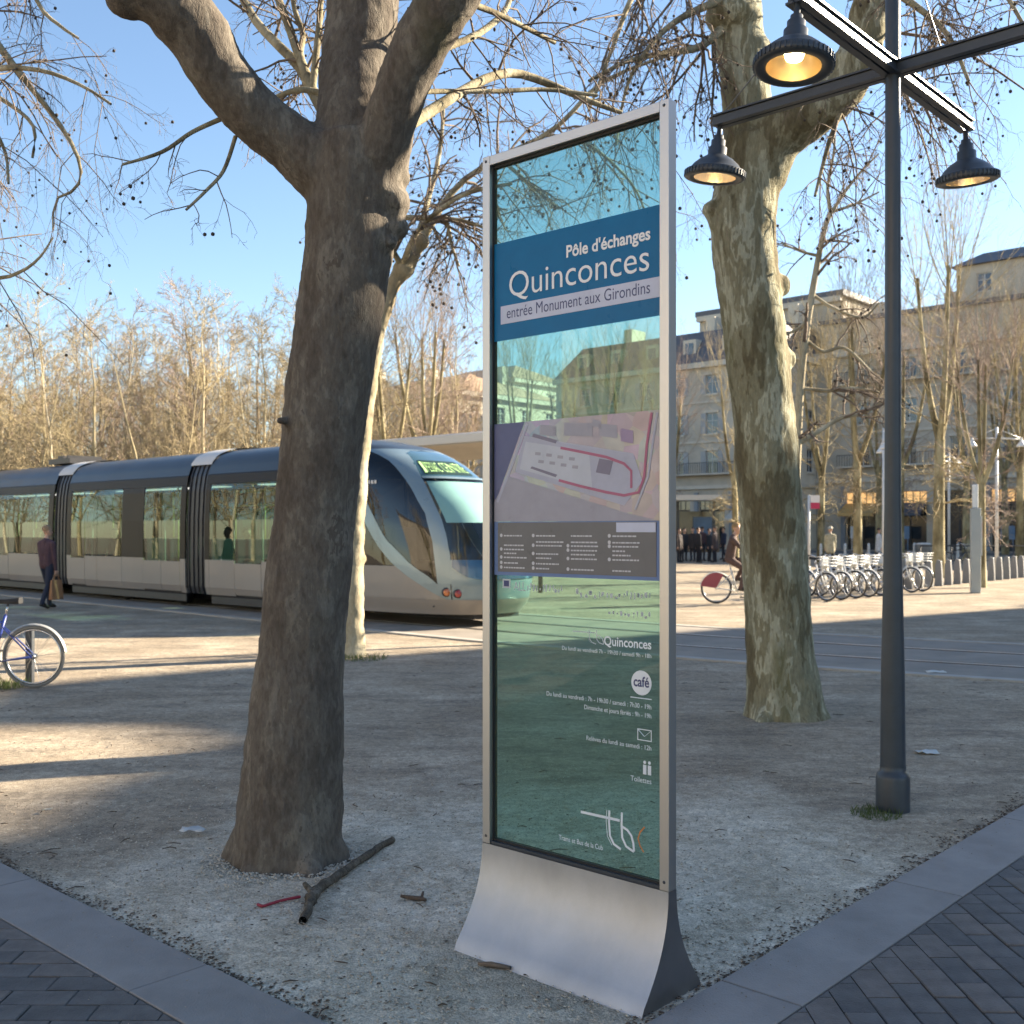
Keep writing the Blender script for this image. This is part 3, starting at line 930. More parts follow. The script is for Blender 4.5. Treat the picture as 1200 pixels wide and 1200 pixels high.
for axis_ in ('x', 'y'):
    mb = MB(); arm_profile(mb, AL, axis_); mb.build('arm', M_DARKMETAL, lamp)
M_STAY = mat('stay_wire', (0.25, 0.25, 0.25), 0.4, 0.9)
for dx, dy in ((1, 0), (-1, 0), (0, 1), (0, -1)):
    mb = MB(); mb.tube([(dx * 0.04, dy * 0.04, 5.15), (dx * (AL - 0.06), dy * (AL - 0.06), ARMZ + 0.04)], 0.0045, 6)
    mb.build('stay_wire', M_STAY, lamp)
M_BULB = emit('lamp_glow', (1.0, 0.74, 0.40), 9.0)
def reflector_mat():
    m = bpy.data.materials.new('lamp_reflector'); MATS['lamp_reflector'] = m
    n, l, b = nodes(m)
    b.inputs['Base Color'].default_value = (0.95, 0.76, 0.45, 1); b.inputs['Metallic'].default_value = 1; b.inputs['Roughness'].default_value = 0.28
    return m
M_REFL = reflector_mat()
M_LENS = glass('lamp_cover_glass', (0.96, 0.95, 0.92))
def lamp_head(dx, dy, tilt):
    """bell: neck, shoulder, finned rim; opening faces down, tipped outwards"""
    head = bpy.data.objects.new('lamp_head', None); COL.objects.link(head); head.parent = lamp
    head.location = (dx * (AL - 0.035), dy * (AL - 0.035), ARMZ - 0.037)
    head.rotation_euler = (math.radians(tilt) * dy * 1.0, -math.radians(tilt) * dx, 0)
    mb = MB()
    mb.lathe([(0.016, 0.0), (0.016, -0.05), (0.030, -0.055), (0.030, -0.075), (0.044, -0.085), (0.044, -0.12), (0.058, -0.13), (0.058, -0.175), (0.070, -0.185),
              (0.105, -0.205), (0.140, -0.235), (0.160, -0.262), (0.172, -0.268), (0.186, -0.275), (0.190, -0.300), (0.186, -0.318), (0.176, -0.322), (0.135, -0.318), (0.132, -0.312)], sides=40)
    mb.build('housing', M_DARKMETAL, head)
    mb = MB()
    for k in range(44):
        a = 2 * math.pi * k / 44
        R = Matrix.Rotation(a, 3, 'Z')
        mb.box(R @ Vector((0.1885, 0, -0.297)), (0.010, 0.008, 0.034), R)
    mb.build('cooling_fins', M_DARKMETAL, head)
    mb = MB(); mb.lathe([(0.131, -0.314), (0.118, -0.27), (0.085, -0.225), (0.03, -0.205), (0.0001, -0.203)], sides=32)
    mb.build('reflector', M_REFL, head)
    mb = MB(); mb.lathe([(0.0001, -0.208), (0.034, -0.216), (0.050, -0.240), (0.040, -0.272), (0.0001, -0.284)], sides=14)
    mb.build('bulb', M_BULB, head)
    mb = MB(); mb.lathe([(0.0001, -0.3155), (0.131, -0.3155)], sides=32)
    mb.build('cover_glass', M_LENS, head)
for dx, dy in ((1, 0), (-1, 0), (0, 1), (0, -1)):
    lamp_head(dx, dy, 7)
for h in [c for c in lamp.children if c.name.startswith('lamp_head')]: h.scale = (1.02, 1.02, 1.02)

# ================================================================== TREES
class Tubes:
    """batches of same-length tapered tubes -> one mesh"""
    def __init__(self): self.V = []; self.Q = []; self.n = 0
    def add(self, pts, rad, sides):
        pts = np.asarray(pts, float); rad = np.asarray(rad, float)
        if pts.ndim == 2: pts = pts[None]; rad = rad[None]
        M, N, _ = pts.shape
        if M == 0: return
        t = np.gradient(pts, axis=1); t /= (np.linalg.norm(t, axis=2, keepdims=True) + 1e-9)
        mean = t.mean(1); ref = np.where(np.abs(mean[:, 2:3]) < 0.8, np.array([[0, 0, 1.0]]), np.array([[1.0, 0, 0]]))
        ref = np.repeat(ref[:, None], N, 1)
        a = np.cross(t, ref); a /= (np.linalg.norm(a, axis=2, keepdims=True) + 1e-9)
        b = np.cross(t, a)
        an = np.arange(sides) * 2 * math.pi / sides
        ring = a[:, :, None] * np.cos(an)[None, None, :, None] + b[:, :, None] * np.sin(an)[None, None, :, None]
        v = pts[:, :, None] + ring * rad[:, :, None, None]
        self.V.append(v.reshape(-1, 3))
        base = self.n + (np.arange(M) * N * sides)[:, None, None]
        i = np.arange(N - 1)[None, :, None] * sides; k = np.arange(sides)[None, None, :]; l = (np.arange(sides) + 1) % sides
        l = l[None, None, :]
        q = np.stack([base + i + k, base + i + l, base + i + sides + l, base + i + sides + k], -1)
        self.Q.append(q.reshape(-1, 4)); self.n += M * N * sides
    def mesh(self, name):
        return np_mesh(name, np.concatenate(self.V), np.concatenate(self.Q))

def unit(v): return v / (np.linalg.norm(v, axis=-1, keepdims=True) + 1e-9)

def grow(T, start, dirs, L, r, levels, g, tips=None):
    """level-by-level vectorised branching. levels: list of dicts"""
    start = np.atleast_2d(start).astype(float); dirs = unit(np.atleast_2d(dirs).astype(float))
    L = np.atleast_1d(L).astype(float); r = np.atleast_1d(r).astype(float)
    for li, lv in enumerate(levels):
        M = len(start); n = lv['n']
        pts = np.zeros((M, n, 3)); pts[:, 0] = start; d = dirs.copy()
        for i in range(1, n):
            d = unit(d + g.normal(0, lv['wander'], (M, 3)) + np.array(lv.get('trop', (0, 0, 0)))[None])
            pts[:, i] = pts[:, i - 1] + d * (L / (n - 1))[:, None]
        tt = np.linspace(0, 1, n)
        rad = r[:, None] * (1 - (1 - lv['taper']) * tt[None])
        T.add(pts, rad, lv['sides'])
        if tips is not None and lv.get('seed', 0) > 0:
            sel = g.random(M) < lv['seed']; tips.append(pts[sel, -1])
        if li == len(levels) - 1: break
        k = lv['kids']
        u = g.uniform(lv['t0'], 1.0, (M, k)); f = u * (n - 1); i0 = np.minimum(f.astype(int), n - 2); fr = (f - i0)[..., None]
        idx = np.arange(M)[:, None]
        p = pts[idx, i0] * (1 - fr) + pts[idx, i0 + 1] * fr
        tan = unit(pts[idx, i0 + 1] - pts[idx, i0])
        rnd = g.normal(0, 1, (M, k, 3)); side = unit(rnd - (rnd * tan).sum(-1, keepdims=True) * tan)
        ang = np.radians(g.normal(lv['angle'], lv.get('avar', 12), (M, k)))[..., None]
        nd = tan * np.cos(ang) + side * np.sin(ang)
        nL = (L[:, None] * lv['lr'] * g.uniform(0.55, 1.25, (M, k)) * (1.15 - 0.55 * u))
        nr = np.maximum(r[:, None] * (1 - (1 - lv['taper']) * u) * lv['rr'], lv.get('rmin', 0.0015))
        start = p.reshape(-1, 3); dirs = nd.reshape(-1, 3); L = nL.ravel(); r = nr.ravel()

def spawn(path, rads, k, g, t0, angle, lr, rr, bias=None, rmin=0.003):
    """starting points for side branches along one guide path"""
    path = np.asarray(path, float); seg = np.linalg.norm(np.diff(path, axis=0), axis=1); cum = np.concatenate([[0], np.cumsum(seg)]); tot = cum[-1]
    u = g.uniform(t0, 1.0, k); s = u * tot
    P_ = np.stack([np.interp(s, cum, path[:, j]) for j in range(3)], 1)
    P2 = np.stack([np.interp(np.minimum(s + 0.05, tot), cum, path[:, j]) for j in range(3)], 1); P1 = np.stack([np.interp(np.maximum(s - 0.05, 0), cum, path[:, j]) for j in range(3)], 1)
    tan = unit(P2 - P1); rnd = g.normal(0, 1, (k, 3))
    if bias is not None: rnd += np.array(bias)
    side = unit(rnd - (rnd * tan).sum(-1, keepdims=True) * tan); a = np.radians(g.normal(angle, 14, k))[:, None]
    return P_, tan * np.cos(a) + side * np.sin(a), lr * g.uniform(0.5, 1.2, k), np.maximum(np.interp(s, cum, rads) * rr, rmin)

def smooth_path(pts, n):
    """Catmull-Rom through the given points (with radius as 4th value)"""
    P_ = np.array(pts, float); m = len(P_)
    out = []
    for t in np.linspace(0, m - 1, n):
        i = min(int(t), m - 2); f = t - i
        p0 = P_[max(i - 1, 0)]; p1 = P_[i]; p2 = P_[i + 1]; p3 = P_[min(i + 2, m - 1)]
        out.append(0.5 * ((2 * p1) + (-p0 + p2) * f + (2 * p0 - 5 * p1 + 4 * p2 - p3) * f * f + (-p0 + 3 * p1 - 3 * p2 + p3) * f ** 3))
    return np.array(out)

def px_path(pts, n=None):
    """(px, py, depth, width in px) -> world x, y, z, radius"""
    w = [(*at(a, b, d), 0.5 * wd / F * d) for a, b, d, wd in pts]
    return smooth_path(w, n) if n else np.array(w)

def seed_mesh(pts, r):
    q = (1 + 5 ** .5) / 2
    base = unit(np.array([[-1, q, 0], [1, q, 0], [-1, -q, 0], [1, -q, 0], [0, -1, q], [0, 1, q], [0, -1, -q], [0, 1, -q], [q, 0, -1], [q, 0, 1], [-q, 0, -1], [-q, 0, 1]], float)) * r
    tri = np.array([[0, 11, 5], [0, 5, 1], [0, 1, 7], [0, 7, 10], [0, 10, 11], [1, 5, 9], [5, 11, 4], [11, 10, 2], [10, 7, 6], [7, 1, 8], [3, 9, 4], [3, 4, 2], [3, 2, 6], [3, 6, 8], [3, 8, 9], [4, 9, 5], [2, 4, 11], [6, 2, 10], [8, 6, 7], [9, 8, 1]])
    n = len(pts); V = pts[:, None] + base[None] * np.random.default_rng(n).uniform(.7, 1.15, (n, 1, 1)); T_ = tri[None] + (np.arange(n) * 12)[:, None, None]
    return V.reshape(-1, 3), T_.reshape(-1, 3)

def fused(name, tubes, lumps, voxel, smooth_it, disp):
    """fuse overlapping tubes and lumps into one continuous skin"""
    T = Tubes()
    for path in tubes:
        path = np.asarray(path); T.add(path[:, :3], path[:, 3], 18)
    V = np.concatenate(T.V); Q = [tuple(q) for q in np.concatenate(T.Q)]
    base = 0
    for path in tubes:                     # close the tube ends
        n = len(path); Q.append(tuple(base + k for k in range(18))); Q.append(tuple(base + (n - 1) * 18 + k for k in reversed(range(18)))); base += n * 18
    me = bpy.data.meshes.new(name); me.from_pydata([tuple(v) for v in V], [], Q)
    bm = bmesh.new(); bm.from_mesh(me)
    for (c, s) in lumps:
        M = Matrix.Translation(c) @ Matrix.Diagonal((s[0], s[1], s[2], 1))
        bmesh.ops.create_icosphere(bm, subdivisions=3, radius=1.0, matrix=M)
    bmesh.ops.recalc_face_normals(bm, faces=bm.faces)
    bm.to_mesh(me); bm.free()
    o = bpy.data.objects.new(name, me); COL.objects.link(o)
    m = o.modifiers.new('r', 'REMESH'); m.mode = 'VOXEL'; m.voxel_size = voxel
    m = o.modifiers.new('s', 'SMOOTH'); m.factor = 0.5; m.iterations = smooth_it
    for i, (sc, st) in enumerate(disp):
        tx = bpy.data.textures.new('rough%d' % i, 'CLOUDS'); tx.noise_scale = sc; tx.noise_depth = 3
        m = o.modifiers.new('d', 'DISPLACE'); m.texture = tx; m.texture_coords = 'GLOBAL'; m.strength = st; m.mid_level = 0.5
    out = evaluated_mesh(o)
    bpy.data.objects.remove(o)
    out.polygons.foreach_set('use_smooth', np.ones(len(out.polygons), dtype=bool))
    out.name = name
    return out

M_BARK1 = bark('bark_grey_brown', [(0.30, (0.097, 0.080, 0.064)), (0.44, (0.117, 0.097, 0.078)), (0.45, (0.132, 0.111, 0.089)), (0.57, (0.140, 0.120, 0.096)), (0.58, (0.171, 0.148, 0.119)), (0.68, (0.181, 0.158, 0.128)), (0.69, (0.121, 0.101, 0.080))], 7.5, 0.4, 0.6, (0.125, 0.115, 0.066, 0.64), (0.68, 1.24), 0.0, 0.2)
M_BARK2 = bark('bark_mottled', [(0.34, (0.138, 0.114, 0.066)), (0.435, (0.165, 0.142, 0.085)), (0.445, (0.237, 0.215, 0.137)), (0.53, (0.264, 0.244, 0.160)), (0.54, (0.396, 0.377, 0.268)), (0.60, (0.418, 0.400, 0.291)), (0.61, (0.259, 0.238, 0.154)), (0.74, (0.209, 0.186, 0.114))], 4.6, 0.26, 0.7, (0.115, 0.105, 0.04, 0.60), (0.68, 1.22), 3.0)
M_BARK3 = bark('bark_pale', [(0.35, (0.26, 0.21, 0.13)), (0.55, (0.44, 0.38, 0.26)), (0.7, (0.55, 0.5, 0.37))], 2.6, 0.4, 0.4, None, (0.8, 1.15), 7.0)
M_BRANCH = bark('branch_bark', [(0.35, (0.15, 0.125, 0.08)), (0.5, (0.30, 0.26, 0.17)), (0.68, (0.46, 0.41, 0.29))], 5.0, 0.7, 0.4, None, (0.75, 1.2), 2.0)
M_TWIG = mat('twig_bark', (0.165, 0.125, 0.092), 0.9, 0, 0.4, 3.0)
M_SEED = mat('seed_ball', (0.055, 0.042, 0.032), 0.95, 0, 0.3, 60.0)

# twig sprays: side shoot -> twig -> twiglet, drooping like plane-tree ends
def spray_levels(L1=6, droop=-0.05, seeds=0.07, dens=1.0, th=0.85):
    return [dict(n=6, wander=0.16, trop=(0, 0, droop), taper=0.45, sides=4, kids=int(5 * dens), t0=0.2, angle=48, lr=0.55, rr=0.62, rmin=0.0015 * th),
            dict(n=5, wander=0.22, trop=(0, 0, droop * 1.6), taper=0.5, sides=3, kids=int(5 * dens), t0=0.15, angle=52, lr=0.55, rr=0.65, rmin=0.0011 * th, seed=seeds),
            dict(n=5, wander=0.28, trop=(0, 0, droop * 2.2), taper=0.6, sides=3, kids=0, t0=0.2, angle=50, lr=0.5, rr=0.6, seed=seeds)]

def make_tree(name, label, trunk_me, trunk_mat, limbs, base, sprays, seeds_r=0.013, limb_mat=None, group=None):
    """limbs: guide paths (n,4); sprays: list of (path index, count, t0, length, angle, levels, bias)"""
    t = thing(name, label, 'tree', base, 0, group)
    inv = Matrix.Translation((-base[0], -base[1], -base[2]))
    if trunk_me is not None:
        trunk_me.transform(inv); tr = link_mesh('trunk', trunk_me, trunk_mat, t)
    for p in limbs:
        p = np.asarray(p); T = Tubes(); T.add(p[:, :3], p[:, 3], 10)
        me = T.mesh('branch'); me.transform(inv); link_mesh('branch', me, limb_mat or M_BRANCH, t)
    return t, inv

def add_crown(t, inv, jobs, g, seed_r=0.013, m=None):
    T = Tubes(); tips = []
    for (path, rads, k, t0, L, ang, levels, bias, rr) in jobs:
        P_, D_, LL, RR = spawn(path, rads, k, g, t0, ang, L, rr, bias)
        grow(T, P_, D_, LL, RR, levels, g, tips)
    me = T.mesh('crown'); me.transform(inv)
    cr = link_mesh('crown', me, m or M_TWIG, t); tag(cr, kind='stuff')
    tp = [x for x in tips if len(x)]
    if tp and seed_r > 0:
        pts = np.concatenate(tp); pts = pts + np.array([0, 0, -0.02])
        V, Tr = seed_mesh(pts, seed_r); me = np_mesh('seed_balls', V, Tr); me.transform(inv)
        tag(link_mesh('seed_balls', me, M_SEED, cr), kind='stuff')
    return cr

g1 = np.random.default_rng(21)
# ---- the near plane tree left of the sign
D1 = 5.28
trunk = px_path([(336, 1050, D1, 158), (336, 1022, D1, 138), (338, 985, D1, 126), (341, 930, D1, 120), (347, 850, D1, 112), (354, 760, D1, 101), (363, 660, D1, 98), (374, 560, D1, 97),
                 (386, 450, D1, 98), (398, 370, D1, 99), (408, 300, D1, 104), (414, 245, D1, 110), (417, 205, D1, 112), (418, 165, D1, 100)], 40)
stem = px_path([(416, 215, D1, 92), (414, 150, D1 + .05, 86), (415, 95, D1 + .1, 82), (421, 40, D1 + .15, 84), (428, -20, D1 + .2, 86), (436, -110, D1 + .25, 82), (450, -260, D1 + .3, 74), (470, -480, D1 + .5, 60), (505, -760, D1 + .6, 40)], 30)
left = px_path([(410, 222, D1, 78), (372, 192, D1 - .02, 80), (338, 166, D1 - .05, 70), (306, 140, D1 - .1, 66), (278, 112, D1 - .15, 66), (252, 78, D1 - .2, 68), (232, 42, D1 - .25, 74), (208, 12, D1 - .3, 78), (184, -8, D1 - .35, 72), (156, -22, D1 - .38, 66), (118, -60, D1 - .4, 60), (70, -170, D1 - .5, 50), (20, -330, D1 - .55, 36)], 34)
right = px_path([(428, 225, D1 - .02, 82), (448, 175, D1 - .1, 66), (462, 130, D1 - .16, 60), (476, 90, D1 - .2, 62), (494, 52, D1 - .25, 66), (512, 20, D1 - .3, 66), (538, -18, D1 - .35, 62), (580, -90, D1 - .4, 54), (640, -230, D1 - .5, 44), (700, -420, D1 - .5, 30)], 30)
lumps = [(at(462, 238, D1 - .05), (.075, .10, .085)), (at(466, 268, D1 - .04), (.055, .08, .05)), (at(440, 215, D1 - .14), (.07, .06, .08)), (at(470, 206, D1 - .02), (.04, .06, .05)), (at(452, 285, D1 - .08), (.06, .06, .035)),
         (at(330, 493, D1 - .16), (.025, .03, .02)), (at(215, 10, D1 - .28), (.13, .1, .1)), (at(150, 0, D1 - .37), (.10, .1, .09)), (at(290, 128, D1 - .14), (.12, .1, .07)), (at(505, 30, D1 - .28), (.10, .1, .08)), (at(405, 205, D1 - .08), (.12, .1, .1))]
roots = [px_path([(336 + dx * .35, 960, D1, 66), (336 + dx * .85, 1005, D1 + dz * .6, 46), (336 + dx * 1.15, 1030, D1 + dz, 30), (336 + dx * 1.4, 1062, D1 + dz * 1.3, 12)], 8) for dx, dz in ((-62, .02), (58, -.04), (-35, -.22), (25, -.24), (-45, .2), (45, .2))]
me1 = fused('trunk', [trunk, stem, left, right] + roots, lumps, 0.017, 5, [(0.35, 0.035), (0.09, 0.016), (0.03, 0.006)])
base1 = (at(336, 1022, D1)[0], D1, 0.0)
branches = [px_path(p, 16) for p in (
    [(388, 150, 5.7, 13), (370, 115, 5.85, 13), (350, 78, 6.0, 12), (325, 52, 6.1, 11), (300, 25, 6.2, 10), (280, -10, 6.3, 9), (255, -60, 6.4, 7)],
    [(368, 110, 5.85, 13), (352, 70, 5.95, 11), (338, 30, 6.05, 10), (325, -5, 6.15, 9), (310, -60, 6.2, 7)],
    [(360, 92, 5.9, 9), (352, 62, 5.95, 8), (355, 40, 6, 7), (345, 10, 6.1, 6), (340, -30, 6.1, 5)],
    [(366, 105, 5.85, 9), (371, 60, 5.9, 8), (375, 15, 5.95, 7), (378, -40, 6, 6)],
    [(398, 118, 5.6, 9), (355, 105, 5.6, 7), (315, 118, 5.7, 6), (290, 135, 5.75, 5)],
    [(262, 138, 5.2, 6), (225, 155, 5.15, 5), (190, 178, 5.1, 4.5), (143, 193, 5.05, 3)],
    [(276, 160, 5.2, 5), (262, 200, 5.15, 4.5), (240, 225, 5.1, 4), (218, 246, 5.05, 3)],
    [(470, 152, 5.6, 15), (500, 133, 5.8, 14), (540, 108, 6.0, 12), (575, 90, 6.2, 11), (605, 86, 6.4, 10), (640, 97, 6.5, 9), (690, 118, 6.6, 7), (728, 132, 6.7, 5)],
    [(468, 108, 5.6, 7), (520, 107, 5.9, 6), (580, 107, 6.1, 5.5), (640, 105, 6.3, 5), (700, 112, 6.4, 4)],
    [(490, 72, 5.5, 10), (525, 55, 5.7, 9), (560, 40, 5.9, 8), (590, 15, 6.1, 7), (600, -10, 6.2, 6), (615, -60, 6.3, 5)],
    [(545, 2, 5.3, 8), (580, 15, 5.5, 7), (615, 32, 5.7, 6), (650, 50, 5.9, 5)])]
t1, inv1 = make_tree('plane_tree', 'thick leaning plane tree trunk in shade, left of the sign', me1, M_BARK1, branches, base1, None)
jobs = []
for i, b in enumerate(branches):
    few = i in (4, 5, 6)
    jobs.append((b[:, :3], b[:, 3], 5 if few else 9, 0.3 if few else 0.15, 0.30 if few else 0.55, 55, spray_levels(droop=-0.09, dens=0.7 if few else 0.9), (0, 0, -0.4), 0.36))
jobs.append((stem[8:, :3], stem[8:, 3], 12, 0.1, 2.0, 60, spray_levels(droop=-0.03), (0, 0.3, 0.3), 0.06))
jobs.append((right[14:, :3], right[14:, 3], 9, 0.1, 1.4, 60, spray_levels(droop=-0.05), (0.4, 0.6, 0.0), 0.07))
jobs.append((left[18:, :3], left[18:, 3], 8, 0.3, 1.2, 60, spray_levels(droop=-0.0), (0, 0.2, 0.8), 0.06))
add_crown(t1, inv1, jobs, g1, 0.0105)

# ---- mottled plane tree right of the sign
D2 = 9.3
trunk = px_path([(921, 870, D2, 118), (920, 845, D2, 104), (919, 825, D2, 92), (917, 790, D2, 84), (912, 720, D2, 78), (906, 640, D2, 76), (900, 560, D2, 74), (893, 470, D2, 72), (886, 400, D2, 72), (877, 330, D2, 74), (870, 280, D2, 78), (872, 240, D2, 76), (878, 200, D2, 74), (882, 165, D2, 74)], 36)
stem = px_path([(882, 190, D2, 66), (876, 140, D2, 60), (872, 95, D2, 58), (866, 50, D2, 60), (860, 0, D2, 60), (850, -60, D2, 56), (835, -160, D2, 48), (825, -330, D2, 36), (815, -520, D2, 22)], 24)
right = px_path([(886, 210, D2, 66), (905, 165, D2 - .1, 64), (935, 142, D2 - .2, 60), (965, 122, D2 - .3, 56), (990, 98, D2 - .35, 54), (1008, 60, D2 - .4, 50), (1020, 10, D2 - .4, 46), (1040, -60, D2 - .5, 42), (1075, -180, D2 - .6, 34), (1110, -330, D2 - .7, 22)], 24)
lumps = [(at(836, 246, D2 - .05), (.10, .10, .09)), (at(845, 262, D2 - .05), (.12, .10, .13)), (at(905, 150, D2 - .2), (.13, .1, .13)), (at(870, 60, D2), (.25, .22, .16)), (at(914, 335, D2 + .05), (.10, .1, .11)), (at(1000, 75, D2 - .38), (.2, .18, .15)),
         (at(926, 420, D2), (.05, .06, .08)), (at(860, 20, D2 - .1), (.25, .2, .14))]
roots = [px_path([(920 + dx * .3, 815, D2, 50), (920 + dx * .85, 838, D2 + dz * .6, 30), (920 + dx * 1.1, 850, D2 + dz, 18), (920 + dx * 1.25, 862, D2 + dz, 8)], 8) for dx, dz in ((-42, .05), (44, -.1), (-25, -.3), (22, -.32), (30, .25))]
me2 = fused('trunk', [trunk, stem, right] + roots, lumps, 0.026, 5, [(0.5, 0.05), (0.14, 0.02), (0.05, 0.008)])
base2 = (at(920, 845, D2)[0], D2, 0.0)
branches = [px_path(p, 14) for p in (
    [(1015, 90, 8.95, 12), (1045, 95, 8.9, 8), (1075, 110, 8.8, 6), (1110, 118, 8.7, 5)],
    [(850, 30, 9.2, 12), (820, 55, 9.0, 9), (780, 62, 8.8, 7), (735, 72, 8.6, 5), (690, 95, 8.5, 4)],
    [(846, 0, 9.1, 10), (800, 20, 8.9, 8), (765, 50, 8.7, 6), (735, 100, 8.6, 4), (722, 170, 8.5, 3)],
    [(845, -60, 9.1, 12), (790, -50, 8.9, 9), (745, -10, 8.6, 7), (720, 50, 8.5, 5), (690, 130, 8.4, 3)],
    [(1030, -20, 8.9, 10), (1070, 5, 8.6, 8), (1110, 40, 8.4, 6), (1135, 95, 8.3, 4)],
    [(1040, -50, 8.8, 10), (1100, -60, 8.6, 8), (1160, -30, 8.4, 6), (1200, 30, 8.2, 4)],
    [(1010, 70, 8.9, 10), (985, 130, 8.9, 7), (968, 180, 8.8, 5), (955, 230, 8.7, 3.5)])]
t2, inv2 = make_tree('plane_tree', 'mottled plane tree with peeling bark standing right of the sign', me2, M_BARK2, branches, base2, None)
jobs = []
for i, b in enumerate(branches):
    jobs.append((b[:, :3], b[:, 3], 14, 0.12, 0.9, 55, spray_levels(droop=-0.13, seeds=0.10, th=1.0), (0, 0, -0.5), 0.40))
jobs.append((stem[8:, :3], stem[8:, 3], 16, 0.1, 2.4, 70, spray_levels(droop=-0.10, th=1.0), (0, 0, -0.3), 0.09))
jobs.append((right[12:, :3], right[12:, 3], 12, 0.1, 2.0, 65, spray_levels(droop=-0.10, th=1.0), (0, 0, -0.3), 0.10))
add_crown(t2, inv2, jobs, g1, 0.015)

# ---- pale knobbly tree just behind the near trunk
D3 = 13.7
trunk = px_path([(413, 790, D3, 40), (413, 772, D3, 36), (413, 740, D3, 29), (413, 660, D3, 27), (416, 590, D3, 27), (421, 530, D3, 25), (428, 470, D3, 24), (437, 410, D3, 22), (447, 370, D3, 20), (460, 335, D3, 20), (474, 315, D3, 19), (484, 300, D3, 16), (493, 280, D3, 15)], 34)
lumps = [(at(472, 316, D3), (.14, .13, .13)), (at(494, 282, D3), (.11, .11, .12)), (at(425, 655, D3), (.05, .06, .08)), (at(426, 535, D3), (.06, .08, .09))]
me3 = fused('trunk', [trunk], lumps, 0.03, 4, [(0.4, 0.05), (0.12, 0.03)])
base3 = (at(413, 772, D3)[0], D3, 0.0)
branches = [px_path(p, 16) for p in (
    [(493, 284, D3, 10), (506, 262, D3, 9), (520, 238, D3, 8), (545, 210, D3, 7), (585, 185, D3, 6.5), (640, 158, D3, 6), (672, 130, D3, 5.5), (700, 100, D3, 5), (745, 78, D3, 4), (795, 62, D3, 3)],
    [(470, 255, D3, 7), (520, 256, D3, 6), (555, 262, D3, 4), (580, 275, D3, 3)],
    [(493, 276, D3, 6), (520, 255, D3, 5), (530, 290, D3, 4), (538, 312, D3, 3)],
    [(486, 296, D3, 9), (500, 240, D3 + .5, 7), (515, 180, D3 + .8, 5), (520, 120, D3 + 1, 4)],
    [(470, 318, D3, 9), (490, 270, D3 - .4, 6), (540, 230, D3 - .8, 5), (600, 215, D3 - 1, 4)],
    [(585, 185, D3, 5), (620, 215, D3, 4), (655, 245, D3, 3)],
    [(640, 158, D3, 5), (690, 170, D3, 4), (740, 215, D3, 3), (760, 260, D3, 2.5)],
    [(474, 316, D3, 8), (455, 280, D3 - .3, 6), (452, 220, D3 - .5, 4)])]
t3, inv3 = make_tree('plane_tree', 'slim pale knobbly plane tree sunlit behind the thick leaning trunk', me3, M_BARK3, branches, base3, None)
jobs = [(b[:, :3], b[:, 3], 12, 0.2, 1.0, 52, spray_levels(droop=-0.07, seeds=0.08, th=1.5), (0, 0, -0.35), 0.55) for b in branches]
add_crown(t3, inv3, jobs, g1, 0.024)

# ---- tree whose trunk stands out of view on the left, branches hang into the picture
D4 = 7.5
bx4 = -6.4
trunk = smooth_path([(bx4, D4, -0.1, .30), (bx4, D4, .5, .25), (bx4 + .1, D4, 2.0, .22), (bx4 + .2, D4, 3.6, .21), (bx4 + .3, D4, 5.4, .17), (bx4 + .2, D4 + .2, 7.5, .1)], 26)
me4 = fused('trunk', [trunk], [], 0.04, 3, [(0.4, 0.05)])
branches = [smooth_path([(*trunk[16][:3], .09), *[(*at(a, b, d), 0.5 * w / F * d) for a, b, d, w in p]], 18) for p in (
    [(-150, -60, 7.4, 14), (-60, -20, 7.3, 11), (0, 55, 7.2, 8), (30, 95, 7.2, 7), (62, 135, 7.2, 6), (85, 170, 7.1, 5), (95, 200, 7.1, 4), (88, 222, 7.1, 3.5), (65, 235, 7.1, 3), (62, 270, 7.1, 2)],
    [(-160, 100, 7.4, 12), (-60, 90, 7.2, 9), (0, 80, 7, 7), (50, 83, 6.9, 5), (95, 100, 6.9, 4), (130, 122, 6.8, 3)],
    [(-180, 160, 7.4, 12), (-90, 120, 7.4, 9), (-20, 110, 7.4, 6), (15, 125, 7.4, 5), (40, 150, 7.4, 4), (38, 185, 7.4, 3)],
    [(-150, 250, 7.4, 12), (-80, 300, 7.3, 8), (-10, 325, 7.2, 5), (25, 318, 7.1, 4), (48, 300, 7, 3), (62, 278, 7, 2)],
    [(-150, -150, 7.4, 14), (-60, -120, 7.3, 10), (20, -60, 7.2, 7), (45, 5, 7.2, 5), (70, 30, 7.1, 4), (92, 45, 7.1, 3)],
    [(-160, 180, 7.4, 12), (-90, 180, 7.3, 9), (-20, 150, 7.2, 6), (5, 175, 7.2, 4), (10, 215, 7.1, 3)])]
t4, inv4 = make_tree('plane_tree', 'plane tree at the left edge whose twigs with seed balls hang into the sky', me4, M_BARK2, branches, (bx4, D4, 0), None)
jobs = [(b[:, :3], b[:, 3], 16, 0.35, 0.75, 55, spray_levels(droop=-0.16, seeds=0.05, th=0.8), (0, 0, -0.4), 0.34) for b in branches]
add_crown(t4, inv4, jobs, g1, 0.011)

# ================================================================== FURTHER TREES
M_WOOD = [mat('wood_bark_%s' % w, c, 0.9, 0, 0.3, 1.5) for w, c in (('straw', (0.46, 0.385, 0.25)), ('olive', (0.34, 0.28, 0.165)), ('umber', (0.20, 0.155, 0.10)), ('cream', (0.52, 0.45, 0.32)))]
M_WTWIG = [mat('wood_twig_%s' % w, c, 0.9, 0, 0.3, 0.8) for w, c in (('olive', (0.34, 0.275, 0.155)), ('mauve', (0.31, 0.235, 0.185)), ('brown', (0.26, 0.205, 0.12)))]

